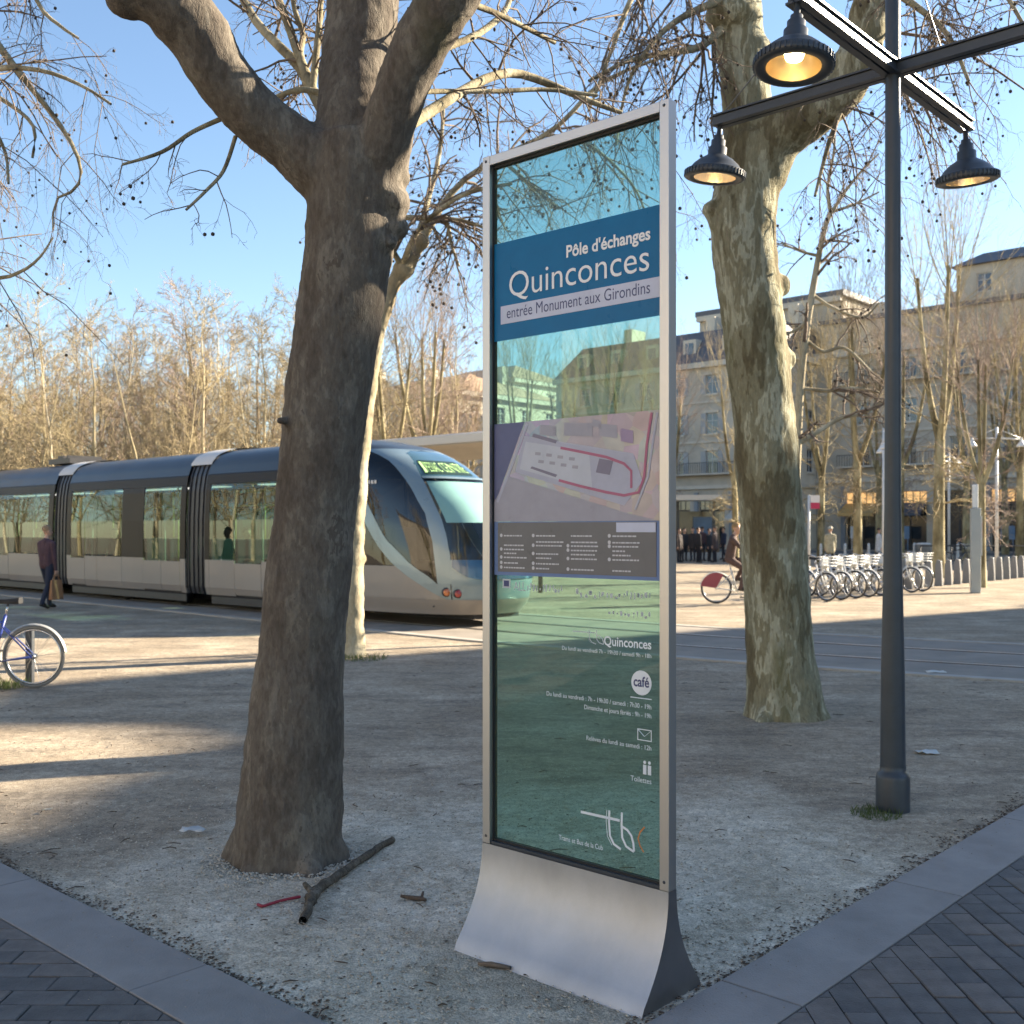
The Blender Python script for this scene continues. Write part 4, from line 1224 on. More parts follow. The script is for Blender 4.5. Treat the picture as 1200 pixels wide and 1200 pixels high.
def bare_tree_mesh(seed, H, spread, stems, r0, dens, th, upright=0.06, clear=0.2):
    """local mesh pair (trunk, crown) of a leafless tree"""
    g = np.random.default_rng(seed); T = Tubes(); C = Tubes()
    for s in range(stems):
        lean = g.normal(0, spread * (0.10 if stems == 1 else 0.22), 2)
        pts = [(0.0, 0.0, -0.1, r0)]
        for k in range(1, 9):
            u = k / 8
            pts.append((lean[0] * u * H * .35 + g.normal(0, .05 * H / 10), lean[1] * u * H * .35 + g.normal(0, .05 * H / 10), H * u * g.uniform(.97, 1.03), r0 * (1 - .93 * u) * (1 if stems == 1 else .72)))
        p = smooth_path(pts, 18); T.add(p[:, :3], p[:, 3], 7)
        lv = [dict(n=7, wander=.13, trop=(0, 0, upright * 2), taper=.4, sides=4, kids=int(6 * dens), t0=.2, angle=38, lr=.52, rr=.6, rmin=.006 * th),
              dict(n=5, wander=.17, trop=(0, 0, upright), taper=.45, sides=3, kids=int(5 * dens), t0=.2, angle=40, lr=.52, rr=.65, rmin=.005 * th),
              dict(n=4, wander=.22, trop=(0, 0, upright * .5), taper=.5, sides=3, kids=0, t0=.2, angle=45, lr=.5, rr=.6)]
        k = max(10, int(30 / stems ** .5))
        P_, D_, LL, RR = spawn(p[:, :3], p[:, 3], k, g, clear, 52, H * .25 * spread, .42, None, .012)
        LL *= np.clip(1.25 - (P_[:, 2] / H), .3, 1.0)
        grow(C, P_, D_, LL, RR, lv, g)
    return T.mesh('trunk'), C.mesh('crown')

def plant(name, label, meshes, loc, rz, sc, group):
    t = thing(name, label, 'tree', loc, rz, group); t.scale = (sc, sc, sc)
    a = link_mesh('trunk', meshes[0], None, t); b = link_mesh('crown', meshes[1], None, t); tag(b, kind='stuff')
    return t

variants = []
for i in range(7):
    ms = bare_tree_mesh(100 + i, 11.5, (1.15, 1.5, 1.3, 1.7, 1.2, 1.45, 1.6)[i], (1, 1, 2, 1, 1, 3, 1)[i], (.11, .13, .12, .10, .09, .12, .12)[i], 1.0, 1.8, (.05, .02, .03, .01, .06, .03, .02)[i])
    ms[0].materials.append(M_WOOD[(0, 2, 1, 3, 1, 2, 1)[i]]); ms[1].materials.append(M_WTWIG[i % 3]); variants.append(ms)
gw = np.random.default_rng(77)
n_w = 0
for row, (d0, cnt) in enumerate(((33, 10), (38, 14), (44, 17), (51, 20), (60, 22), (70, 22))):
    for i in range(cnt):
        px = -90 + (i + gw.uniform(0.1, 0.9)) * (640 / cnt); d = d0 + gw.uniform(-2.5, 2.5)
        if px > 405 and d < 44: continue
        x = (px - 600) / F * d
        h = (1.6 + (HOR - (gw.uniform(335, 400) if gw.random() < .6 else gw.uniform(390, 450))) / F * d)
        plant('bare_tree', 'slender leafless tree in the sunlit wood behind the tram', variants[int(gw.integers(0, 7))], (x, d, 0), gw.uniform(0, 6.28), h / 12.0, 'trees of the wood behind the tram')
        n_w += 1
# undergrowth thicket that closes the wood near the ground
g = np.random.default_rng(5); T = Tubes()
st = []
for i in range(2600):
    d = g.uniform(36, 66); px = g.uniform(-120, 470); st.append(((px - 600) / F * d, d, 0.0))
st = np.array(st); n = len(st)
grow(T, st, np.stack([g.normal(0, .25, n), g.normal(0, .25, n), np.ones(n)], 1), g.uniform(2.0, 5.0, n), g.uniform(.015, .035, n),
     [dict(n=5, wander=.1, trop=(0, 0, .03), taper=.4, sides=3, kids=5, t0=.2, angle=35, lr=.5, rr=.55, rmin=.007), dict(n=4, wander=.2, taper=.5, sides=3, kids=0, t0=.2, angle=35, lr=.5, rr=.5)], g)
tag(link_mesh('undergrowth', T.mesh('undergrowth'), M_WTWIG[0]), 'tangled leafless undergrowth filling the wood behind the tram', 'undergrowth', kind='stuff')

# pollarded plane trees with upright shoots on the far side of the square
def pollard_mesh(seed, H, fork, r0, nstem, shoot, th=1.6):
    g = np.random.default_rng(seed); T = Tubes(); C = Tubes()
    p = smooth_path([(0, 0, -.1, r0 * 1.25), (0, 0, fork * .3, r0), (g.normal(0, .06), g.normal(0, .06), fork, r0 * .85)], 10); T.add(p[:, :3], p[:, 3], 9)
    top = p[-1]
    for s in range(nstem):
        a = 2 * math.pi * s / nstem + g.uniform(-.4, .4); out = g.uniform(.5, 1.15) * H * .07
        q = smooth_path([(top[0], top[1], fork - .15, r0 * .62), (top[0] + math.cos(a) * out * .6, top[1] + math.sin(a) * out * .6, fork + (H - fork) * .18, r0 * .5),
                         (top[0] + math.cos(a) * out, top[1] + math.sin(a) * out, fork + (H - fork) * .4, r0 * .40), (top[0] + math.cos(a) * out * 1.25, top[1] + math.sin(a) * out * 1.25, fork + (H - fork) * .62, r0 * .28)], 12)
        T.add(q[:, :3], q[:, 3], 7)
        lv = [dict(n=7, wander=.05, trop=(0, 0, .10), taper=.35, sides=4, kids=4, t0=.25, angle=24, lr=.5, rr=.6, rmin=.005 * th), dict(n=4, wander=.1, trop=(0, 0, .05), taper=.5, sides=3, kids=3, t0=.2, angle=35, lr=.5, rr=.6, rmin=.0045 * th), dict(n=4, wander=.15, taper=.5, sides=3, kids=0, t0=.2, angle=30, lr=.5, rr=.6)]
        P_, D_, LL, RR = spawn(q[:, :3], q[:, 3], 14, g, .75, 22, shoot, .22, (0, 0, .5), .012); grow(C, P_, D_, LL, RR, lv, g)
        P_, D_, LL, RR = spawn(q[:, :3], q[:, 3], 12, g, .05, 65, shoot * .55, .2, None, .010); grow(C, P_, D_, LL, RR, lv, g)
    # low skirt of epicormic twigs round the fork
    sk = [dict(n=6, wander=.25, trop=(0, 0, -.06), taper=.5, sides=3, kids=6, t0=.15, angle=55, lr=.5, rr=.6, rmin=.005 * th), dict(n=5, wander=.3, trop=(0, 0, -.05), taper=.5, sides=3, kids=4, t0=.1, angle=50, lr=.55, rr=.6, rmin=.0045 * th), dict(n=4, wander=.3, taper=.5, sides=3, kids=0, t0=.2, angle=45, lr=.5, rr=.6)]
    P_, D_, LL, RR = spawn(p[:, :3], p[:, 3], 20, g, .5, 85, H * .13, .14, None, .010); grow(C, P_, D_, LL, RR, sk, g)
    return T.mesh('trunk'), C.mesh('crown')
M_POL = bark('bark_olive_cream', [(0.36, (0.12, 0.095, 0.05)), (0.5, (0.25, 0.21, 0.115)), (0.66, (0.42, 0.365, 0.22))], 2.2, 0.5, 0.3, None, (0.85, 1.1), 5.0)
pol = []
for i in range(4):
    ms = pollard_mesh(300 + i, 13.5, 4.6, 0.19, 3 + i % 2, 4.2, 1.2); ms[0].materials.append(M_POL); ms[1].materials.append(M_WTWIG[(0, 1, 2, 0)[i]]); pol.append(ms)
spots = [(1100, 36, 0, 1.0, 'pollarded plane tree with tall upright forks behind the cycle docks'),
         (1150, 30, 1, .62, 'thin pale-stemmed plane tree rising behind the ticket terminal'),
         (1005, 44, 2, .95, 'leafless plane tree behind the hire bicycles, left of the lamp post'),
         (962, 52, 3, .9, 'leafless plane tree just right of the mottled trunk, before the stone facade'),
         (862, 48, 0, .78, 'leafless plane tree between the sign and the mottled trunk'),
         (1195, 47, 3, .9, 'leafless plane tree at the right edge before the facade'),
         (785, 64, 1, .92, 'leafless plane tree close behind the right edge of the sign'),
         (1055, 60, 1, 1.1, 'tall leafless plane tree hidden partly by the lamp post'),
         (735, 60, 2, .95, 'leafless plane tree seen through the right side of the glass'),
         (612, 66, 3, 1.05, 'tall leafless plane tree seen through the left side of the glass'),
         (660, 75, 0, 1.05, 'leafless plane tree seen through the middle of the glass'),
         (500, 42, 1, .90, 'dark forked leafless tree behind the front of the tram'),
         (455, 40, 2, .80, 'dark leafless tree above the front of the tram beside the pale trunk'),
         (905, 58, 2, .85, 'leafless plane tree half hidden by the left side of the mottled trunk'), (1030, 66, 0, 1.05, 'leafless plane tree just left of the lamp post, before the terrace'), (1132, 58, 2, 1.0, 'leafless plane tree between the lamp post and the right edge, before the terrace'), (1178, 70, 1, 1.1, 'tall leafless plane tree before the terrace near the right edge'),
         (548, 70, 1, .9, 'leafless tree in front of the sunlit house, left of the sign')]
for px, d, vi, sc, lab in spots:
    plant('plane_tree', lab, pol[vi], ((px - 600) / F * d, d, 0), gw.uniform(0, 6.28), sc, 'trees round the square')
# slim sunlit sapling behind the mottled trunk, with sideways arms
Ds = 17.0
branches = [px_path(p, 18) for p in (
    [(930, 700, Ds, 12), (930, 620, Ds, 11), (934, 530, Ds, 10.5), (938, 450, Ds, 9.5), (946, 380, Ds, 8.5), (956, 320, Ds, 7.5), (966, 270, Ds, 6), (976, 245, Ds, 5)],
    [(974, 250, Ds, 5), (990, 225, Ds, 4), (1010, 200, Ds, 3), (1030, 180, Ds, 2)], [(974, 250, Ds, 5), (970, 220, Ds, 4), (978, 170, Ds, 3), (975, 120, Ds, 2)],
    [(975, 248, Ds, 4), (1000, 240, Ds, 3), (1030, 225, Ds, 2)],
    [(935, 520, Ds, 7), (955, 508, Ds, 6), (985, 490, Ds, 5), (1010, 485, Ds, 4), (1035, 470, Ds, 3)], [(938, 455, Ds, 5), (970, 458, Ds, 4.5), (1000, 455, Ds, 4), (1030, 460, Ds, 3)],
    [(946, 400, Ds, 5), (965, 412, Ds, 4), (990, 408, Ds, 4), (1020, 435, Ds, 3)], [(948, 372, Ds, 4), (935, 385, Ds, 3.5), (915, 395, Ds, 3)], [(952, 345, Ds, 4), (975, 360, Ds, 3.5), (1010, 372, Ds, 3), (1030, 355, Ds, 2)],
    [(960, 300, Ds, 4), (940, 295, Ds, 3), (915, 285, Ds, 2)])]
ts, invs = make_tree('young_tree', 'slim sunlit young tree with sideways arms behind the mottled trunk', None, None, branches[1:], (branches[0][0][0], Ds, 0), None, limb_mat=M_BARK3)
T = Tubes(); p = branches[0].copy(); p[0, 2] = -0.05; T.add(p[:, :3], p[:, 3], 9); me = T.mesh('trunk'); me.transform(invs); link_mesh('trunk', me, M_BARK3, ts)
add_crown(ts, invs, [(b[:, :3], b[:, 3], 7, .2, .75, 50, spray_levels(droop=-.03, th=2.0, dens=.8), None, .6) for b in branches], g1, 0.022)

# rows of the same trees carry on behind and beside the viewpoint (they show only as reflections)
back = [(-14, 6), (-19, -3), (-12, -9), (-24, 4), (-27, -10), (-18, -17), (-9, -20), (-30, 14), (-5, -13), (-33, -2), (4, -18), (12, -14)]
for i, (x, y) in enumerate(back):
    plant('plane_tree', 'leafless plane tree out of view behind the viewpoint', pol[i % 4], (x, y, 0), gw.uniform(0, 6.28), .8 + .3 * gw.random(), 'trees behind the viewpoint')

for i in range(30):                        # the wood carries on to the left of the picture
    y = gw.uniform(9, 52); x = -(24 if y < 30 else .5 * y + 9) - gw.uniform(0, 34)
    plant('bare_tree', 'slender leafless tree of the wood out of view at the left', variants[int(gw.integers(0, 7))], (x, y, 0), gw.uniform(0, 6.28), gw.uniform(.85, 1.25), 'trees of the wood left of the picture')

# ================================================================== TRAM (local X along the train towards its tail, local Y towards the camera, near side at y = 0)
tram = thing('tram', 'long blue-grey and cream tram with curved glass nose behind the trees', 'tram', (TRAM0[0], TRAM0[1], 0), ANG_L)
M_TCREAM = mat('tram_cream', (0.28, 0.252, 0.22), 0.38, 0.0, 0.05, 1.0, coat=0.25)
M_TBLUE = mat('tram_slate_blue', (0.022, 0.030, 0.040), 0.35, 0.0, 0.06, 0.8, coat=0.12)
M_TSILVER = mat('tram_silver_teal', (0.20, 0.27, 0.30), 0.3, 0.25, 0.05, 1.0, coat=0.5)
M_TDARK = mat('tram_dark_trim', (0.03, 0.03, 0.034), 0.4, 0, 0.2, 3.0)
M_TPILLAR = mat('tram_pillar_glass', (0.022, 0.018, 0.015), 0.35, 0, 0.1, 2.0, spec=0.15)
M_TGLASS = glass('tram_window_glass', (0.48, 0.62, 0.56))
M_TSIDE = glass('tram_cab_glass', (0.16, 0.18, 0.20), dark=0.25)
M_TWIND = glass('tram_windscreen_glass', (0.80, 0.92, 0.90), 0.07)
M_TFLOOR = mat('tram_interior_floor', (0.10, 0.10, 0.11), 0.7); M_TSEAT = mat('tram_seat_fabric', (0.05, 0.055, 0.08), 0.8, 0, .3, 20)
M_YEL = mat('handrail_yellow', (0.62, 0.60, 0.10), 0.35); M_TCEIL = mat('tram_ceiling', (0.45, 0.46, 0.46), 0.6)
WT, ZT = zip(*[(1.14, .26), (1.19, .45), (1.20, 1.0), (1.195, 1.8), (1.165, 2.4), (1.12, 2.7), (1.03, 2.95), (.90, 3.1), (.62, 3.22), (.30, 3.285), (0.0, 3.30)])
def wz(z): return float(np.interp(z, ZT, WT))
YC = -1.2
def skin(mb, t0, t1, z0, z1, side=1, off=0.0, nz=None, th=0.03):
    """panel following the body section"""
    zs = sorted(set([z0, z1] + [z for z in ZT if z0 < z < z1]))
    if nz: zs = list(np.linspace(z0, z1, nz + 1))
    vs = []; fs = []
    for z in zs:
        w = wz(z) + off
        for t in (t0, t1): vs.append((t, YC + side * w, z))
    n = len(zs)
    for z in zs:
        w = wz(z) + off - th
        for t in (t0, t1): vs.append((t, YC + side * max(w, 0), z))
    for k in range(n - 1):
        a = 2 * k; fs.append((a, a + 1, a + 3, a + 2)); b = 2 * n + a; fs.append((b, b + 1, b + 3, b + 2))
        fs.append((a, a + 2, b + 2, b)); fs.append((a + 1, b + 1, b + 3, a + 3))
    fs.append((0, 1, 2 * n + 1, 2 * n)); a = 2 * (n - 1); fs.append((a, a + 1, 2 * n + a + 1, 2 * n + a))
    mb.add(vs, fs, False)
def roof_arch(mb, t0, t1, z0):
    zs = [z for z in np.linspace(z0, 3.3, 10)]
    prof = [(YC + wz(z), z) for z in zs] + [(YC - wz(z), z) for z in reversed(zs)]
    vs = [(t, y, z) for t in (t0, t1) for (y, z) in prof]; n = len(prof)
    mb.add(vs, [(i, i + 1, n + i + 1, n + i) for i in range(n - 1)], True)
ZS, ZW = 1.0, 2.52                          # sill and head of the windows
def module(t0, t1, windows, doors, dim=False):
    """one straight car section"""
    car = bpy.data.objects.new('car_section', None); COL.objects.link(car); car.parent = tram
    edges = sorted([w for w in windows + doors])
    for side in (1, -1):
        pos = t0; k = 0
        for (a, b) in edges:
            if a > pos + 0.01:
                mb = MB(); skin(mb, pos, a - .004, ZS + .004, ZW - .004, side); mb.build('window_pillar', M_TPILLAR, car)
                mb = MB(); skin(mb, pos + .003, a - .007, .30, ZS, side); mb.build('side_panel', M_TCREAM, car)
            isdoor = (a, b) in doors
            mb = MB(); skin(mb, a + .006, b - .006, ZS + .02 if not isdoor else ZS - .05, ZW - .01, side, -.006, th=.004); mb.build('window_pane', M_TGLASS, car)
            mb = MB(); skin(mb, a + .005, b - .005, .30 if not isdoor else .33, ZS if not isdoor else ZS - .055, side, .002 if isdoor else 0); mb.build('door_panel' if isdoor else 'side_panel', M_TCREAM, car)
            pos = b
        if pos < t1 - .01:
            mb = MB(); skin(mb, pos, t1, ZS + .004, ZW - .004, side); mb.build('window_pillar', M_TPILLAR, car)
            mb = MB(); skin(mb, pos + .003, t1 - .003, .30, ZS, side); mb.build('side_panel', M_TCREAM, car)
        mb = MB(); skin(mb, t0, t1, ZW, 2.72, side, .002); mb.build('upper_band', M_TPILLAR, car)
        mb = MB(); skin(mb, t0 + .1, t1 - .1, .12, .29, side, -.04); mb.build('skirt', M_TDARK, car)
    mb = MB(); roof_arch(mb, t0, t1, 2.725); mb.build('roof', M_TBLUE, car)
    mb = MB(); mb.bx(t0, t1, YC - 1.1, YC + 1.1, .30, .36); mb.build('floor', M_TFLOOR, car)
    mb = MB(); mb.bx(t0, t1, YC - 1.0, YC + 1.0, 2.55, 2.6); mb.build('ceiling', M_TCEIL, car)
    return car
def gangway(t0, t1):
    mbs = {1: MB(), -1: MB()}; n = 9
    for i in range(n):
        a = t0 + (t1 - t0) * i / n; b = t0 + (t1 - t0) * (i + .72) / n
        for side in (1, -1): skin(mbs[side], a, b, .3, 2.95, side, -.04 - .02 * (i % 2), th=.05)
    for side in (1, -1): tag(mbs[side].build('bellows', M_TDARK, tram), kind='stuff')
    mb = MB(); roof_arch(mb, t0 - .02, t1 + .02, 2.9); o = mb.build('bellows_roof', mat('bellows_top_white', (0.62, 0.60, 0.56), .6), tram); o.location.z = .03
car1 = module(1.6, 5.05, [(1.75, 3.1), (4.0, 4.9)], [(3.1, 4.0)])
gangway(5.05, 5.8)
car2 = module(5.8, 11.1, [(8.45, 9.6), (9.6, 10.2)], [(6.0, 6.75), (6.75, 7.5), (10.2, 10.9)])
gangway(11.1, 11.85)
car3 = module(11.85, 17.5, [(12.1, 14.4), (15.9, 17.3)], [(14.4, 15.15), (15.15, 15.9)])
gangway(17.5, 18.25)
car4 = module(18.25, 24, [(18.6, 20.4), (21.9, 23.7)], [(20.4, 21.15), (21.15, 21.9)])
mb = MB(); mb.bx(24.0, 24.06, YC - 1.1, YC + 1.1, .3, 3.1); mb.build('end_wall', M_TBLUE, tram)
# roof equipment
mb = MB(); mb.bx(12.4, 13.6, YC - .5, YC + .5, 3.29, 3.42); mb.bx(12.6, 12.7, YC - .45, YC + .45, 3.42, 3.5); mb.bx(13.2, 13.5, YC - .3, YC + .3, 3.42, 3.52); mb.build('roof_equipment', M_TDARK, tram)
# interior: seats, poles, grab rails
def seat(t, y, face, parent):
    mb = MB(); mb.bx(t - .22, t + .22, y - .42, y + .42, .72, .80); mb.bx(t + face * .22 - .04, t + face * .22 + .04, y - .42, y + .42, .78, 1.42); mb.bx(t - .15, t + .15, y - .3, y + .3, .36, .72)
    mb.build('seat', M_TSEAT, parent, bevel=.02)
for car, ts in ((car1, (2.1, 2.8, 4.3, 4.8)), (car2, (7.8, 8.5, 9.1, 9.75, 10.0)), (car3, (12.2, 12.8, 13.4, 14.0, 16.2, 17.0))):
    for i, t in enumerate(ts):
        for y in (YC - .68, YC + .68): seat(t, y, 1 if i % 2 else -1, car)
    for t in (ts[0] - .35, ts[-1] + .4, (ts[0] + ts[-1]) / 2):
        for y in (YC - .35, YC + .38):
            mb = MB(); mb.tube([(t, y, .36), (t, y, 2.55)], .017, 8); mb.build('handrail', M_YEL, car)
    mb = MB(); mb.tube([(ts[0] - .5, YC + .38, 2.1), (ts[-1] + .5, YC + .38, 2.1)], .015, 6); mb.build('handrail', M_YEL, car)

# ---- nose
TB = 1.6; NEXP = 3.0
TZ = [(.22, -2.05), (.45, -2.25), (.75, -2.32), (1.0, -2.28), (1.3, -2.17), (1.7, -1.92), (2.1, -1.57), (2.5, -1.08), (2.75, -.68), (2.95, -.25), (3.1, .2), (3.22, .8), (3.285, 1.3), (3.3, 1.59)]
def tip(z): return float(np.interp(z, [a for a, _ in TZ], [b for _, b in TZ]))
def nose(s, z, off=0.0):
    """s in -1..1 from near side round the front to the far side"""
    ph = s * math.pi / 2; c = abs(math.cos(ph)) ** (2 / NEXP); q = abs(math.sin(ph)) ** (2 / NEXP) * (1 if ph >= 0 else -1)
    w = wz(z) + off; t = TB - (TB - tip(z) + off) * c
    return (t, YC - q * w, z)
def nose_t(t, z, off=0.0):
    """near-side surface point at length t"""
    r = min(max((TB - t) / (TB - tip(z)), 0), 1); q = max(0.0, 1 - r ** NEXP) ** (1 / NEXP)
    return (t, YC + q * (wz(z) + off), z)
def s_of_t(t, z):
    r = min(max((TB - t) / (TB - tip(z)), 0), 1); return -math.acos(min(1, r ** (NEXP / 2))) / (math.pi / 2)
def patch(name, m, z0, z1, sl, sr, off, nu=24, nv=20, parent=None):
    mb = MB()
    def fn(u, v):
        z = z0 + (z1 - z0) * v; a = sl(z); b = sr(z); return nose(a + (b - a) * u, z, off)
    mb.grid(fn, nu, nv); return mb.build(name, m, parent or tram)
def crv(pts):
    zs = [p[0] for p in pts]; ss = [p[1] for p in pts]; return lambda z: float(np.interp(z, zs, ss))
# windscreen edge (t at near side by height), converted to s
WE = crv([(.60, -1.72), (.80, -1.71), (1.17, -1.68), (1.5, -1.57), (1.77, -1.44), (2.1, -1.2), (2.39, -.95), (2.65, -.67), (2.81, -.45), (3.05, .0)])
LF = crv([(.74, -1.48), (.95, -1.45), (1.39, -1.36), (1.87, -1.15), (2.29, -.80), (2.5, -.58), (2.73, -.28), (2.85, -.05), (2.97, .28), (3.02, .47)])
LB = crv([(.74, -1.47), (.85, -1.30), (1.01, -.99), (1.25, -.68), (1.45, -.40), (1.75, -.17), (2.05, .05), (2.5, .45), (2.8, .70), (3.02, .90)])
SB_ = crv([(.45, -1.7), (.50, -1.55), (.59, -1.36), (.87, -.83), (1.05, -.55), (1.27, -.29), (1.5, -.08), (1.77, .12), (2.05, .32), (2.5, .72), (2.75, .98), (3.02, 1.22)])
sWE = lambda z: s_of_t(WE(z), z); sLF = lambda z: s_of_t(LF(z), z); sLB = lambda z: s_of_t(LB(z), z); sSB = lambda z: s_of_t(SB_(z), z)
# silver arch: everything between the sweep edge and the windscreen edge, minus the leaf-shaped window (built as two bands)
patch('nose_arch', M_TSILVER, .72, 3.02, sLF, sWE, .012)
patch('nose_sweep', M_TSILVER, .72, 3.02, sSB, sLB, .012)
patch('nose_arch', M_TSILVER, .46, .72, sSB, lambda z: s_of_t(-1.7, z), .0121, 20, 6)
patch('cab_side_window', M_TSIDE, .745, 3.0, sLB, sLF, .004, 14, 26)
# far side, mirrored
mir = lambda f: (lambda z: -f(z))
patch('nose_arch', M_TSILVER, .72, 3.02, mir(sWE), mir(sLF), .012); patch('nose_sweep', M_TSILVER, .72, 3.02, mir(sLB), mir(sSB), .012); patch('cab_side_window', M_TSIDE, .745, 3.0, mir(sLF), mir(sLB), .004, 14, 26)
# roof dome and upper front
patch('nose_roof', M_TBLUE, 3.0, 3.3, lambda z: -1, lambda z: 1, .0, 40, 10)
WS0, WS1 = 1.12, 2.48
patch('windscreen', M_TWIND, WS0, WS1, sWE, mir(sWE), .006, 28, 16)
vis = patch('sun_blind', mat('pale_blind', (0.36, 0.50, 0.48), .6, 0, .05, 4.0), 1.72, 2.42, lambda z: sWE(z) * .93, lambda z: -sWE(z) * .93, -.03, 20, 8)
patch('front_header', mat('front_header_teal', (0.045, 0.10, 0.115), .15, 0.1, .05, 1.0, coat=1.0), WS1 + .005, 2.99, sWE, mir(sWE), .006, 28, 10)
patch('header_bar', M_TSILVER, 2.47, 2.505, lambda z: sWE(z) * .98, lambda z: -sWE(z) * .98, .03, 24, 2)
patch('nose_bumper', mat('bumper_blue', (0.02, 0.085, 0.17), .18, 0.1, .05, 1.0, coat=1.0), .80, WS0 - .005, lambda z: sWE(z) * (.60 + .38 * min(1, (z - .80) / .2) ** .5), lambda z: -sWE(z) * (.60 + .38 * min(1, (z - .80) / .2) ** .5), .035, 28, 8)
patch('lower_front', M_TSILVER, .40, WS0 - .004, lambda z: s_of_t(max(-1.72, WE(z)), z), lambda z: -s_of_t(max(-1.72, WE(z)), z), .0125, 30, 10)
patch('front_apron', M_TCREAM, .22, .47, lambda z: -1, lambda z: 1, .02, 48, 5)
# cream lower flank of the nose and dark quarter window above it
patch('nose_flank', M_TCREAM, .47, ZS, lambda z: -1, sSB, .006, 16, 8); patch('nose_flank', M_TCREAM, .47, ZS, mir(sSB), lambda z: 1, .006, 16, 8)
patch('quarter_window', M_TSIDE, ZS + .01, 2.52, lambda z: -1, sSB, .004, 12, 12); patch('quarter_window', M_TSIDE, ZS + .01, 2.52, mir(sSB), lambda z: 1, .004, 12, 12)
patch('nose_upper_flank', M_TBLUE, 2.525, 3.0, lambda z: -1, lambda z: min(sSB(z), -.5), .006, 12, 6); patch('nose_upper_flank', M_TBLUE, 2.525, 3.0, lambda z: max(-sSB(z), .5), lambda z: 1, .006, 12, 6)
# destination display
M_LED = emit('display_green', (0.50, 0.80, 0.30), 0.10); M_LEDBG = mat('display_backing', (0.012, 0.03, 0.015), .4)
dz0, dz1 = 2.545, 2.80
dsp = patch('destination_display', M_LEDBG, dz0, dz1, lambda z: sWE(z) * .86, lambda z: -sWE(z) * .36, .016, 24, 4)
def wrap_text(s, z0, z1, sl, sr, m, off, parent):
    me = text_mesh(s, 1.0, 'LEFT', -.012, space=1.2); co = np.array([v.co for v in me.vertices]); mn = co.min(0); mx = co.max(0)
    bm = bmesh.new(); bm.from_mesh(me); bmesh.ops.subdivide_edges(bm, edges=[e for e in bm.edges if e.calc_length() > .2], cuts=2)
    for v in bm.verts:
        u = (v.co.x - mn[0]) / (mx[0] - mn[0]); w = (v.co.y - mn[1]) / (mx[1] - mn[1]); z = z0 + (z1 - z0) * w
        v.co = Vector(nose(sl(z) + (sr(z) - sl(z)) * u, z, off))
    bm.to_mesh(me); bm.free(); return link_mesh('lettering', me, m, parent)
wrap_text('PESSAC CENTRE', dz0 + .045, dz1 - .04, lambda z: sWE(z) * .70, lambda z: -sWE(z) * .30, M_LED, .022, dsp)
patch('line_symbol', M_LED, dz0 + .03, dz1 - .03, lambda z: sWE(z) * .82, lambda z: sWE(z) * .74, .021, 3, 3, dsp)
# lamps, wiper, mirror camera
M_REDL = mat('lamp_red', (0.35, 0.03, 0.02), .15, coat=1.0); M_ORL = mat('lamp_orange', (0.55, 0.16, 0.04), .15, coat=1.0)
for t, z, m in ((-1.64, .59, M_ORL), (-1.82, .57, M_REDL)):
    p = Vector(nose_t(t, z, .02)); q = Vector(nose_t(t - .02, z, .02)); d = (Vector((-1.0, 0.55, 0)) * 1).normalized()
    R = d.to_track_quat('Z', 'Y').to_matrix()
    mb = MB(); mb.lathe([(.075, -.03), (.075, .02), (.06, .03)], p, 18, R); b = mb.build('lamp_bezel', M_TDARK, tram)
    mb = MB(); mb.lathe([(.058, .028), (.04, .042), (.0001, .046)], p, 18, R); mb.build('lamp_lens', m, b)
mb = MB(); a = nose(-.1, 1.15, .04); b = nose(.12, 1.62, .035); mb.tube([a, b], .012, 6); c = nose(.02, 1.9, .03); d = nose(.2, 1.35, .03); mb.tube([d, c], .009, 6); mb.build('wiper', M_TDARK, tram)
# cab floor, desk, seat
mb = MB(); mb.bx(-1.4, 1.6, YC - .95, YC + .95, .34, .40); mb.bx(-1.65, -1.0, YC - .7, YC + .7, .85, 1.05); mb.bx(-1.6, -1.2, YC - .3, YC + .3, .4, .85); mb.build('driver_desk', M_TDARK, tram)
mb = MB(); mb.bx(-.1, .4, YC - .28, YC + .28, .75, .88); mb.bx(.35, .47, YC - .28, YC + .28, .85, 1.65); mb.build('driver_seat', M_TSEAT, tram, bevel=.03)
mb = MB(); mb.bx(1.62, 1.67, YC - 1.1, YC + 1.1, .4, 2.9); mb.build('cab_partition', M_TDARK, tram)
mb = MB(); mb.bx(-1.9, 24, YC - .55, YC + .55, .14, .33); mb.build('underframe', M_BLACK, tram)
# small vents and fleet number plate on the cab side
mb = MB()
for i in range(4):
    p = nose_t(.13 - .07 * i, 2.42, .012); mb.box(p, (.05, .01, .06))
mb.build('number_plate', mat('plate_white', (.6, .6, .6), .5), tram)
for t in (6.6, 9.0, 13.0, 16.5):
    for s in (-.72, .72):
        mb = MB(); mb.lathe([(.0001, -.06), (.29, -.06), (.29, .06), (.0001, .06)], (t, YC + s, .30), 18, Matrix.Rotation(math.pi / 2, 3, 'X')); mb.build('wheel', M_TDARK, tram)

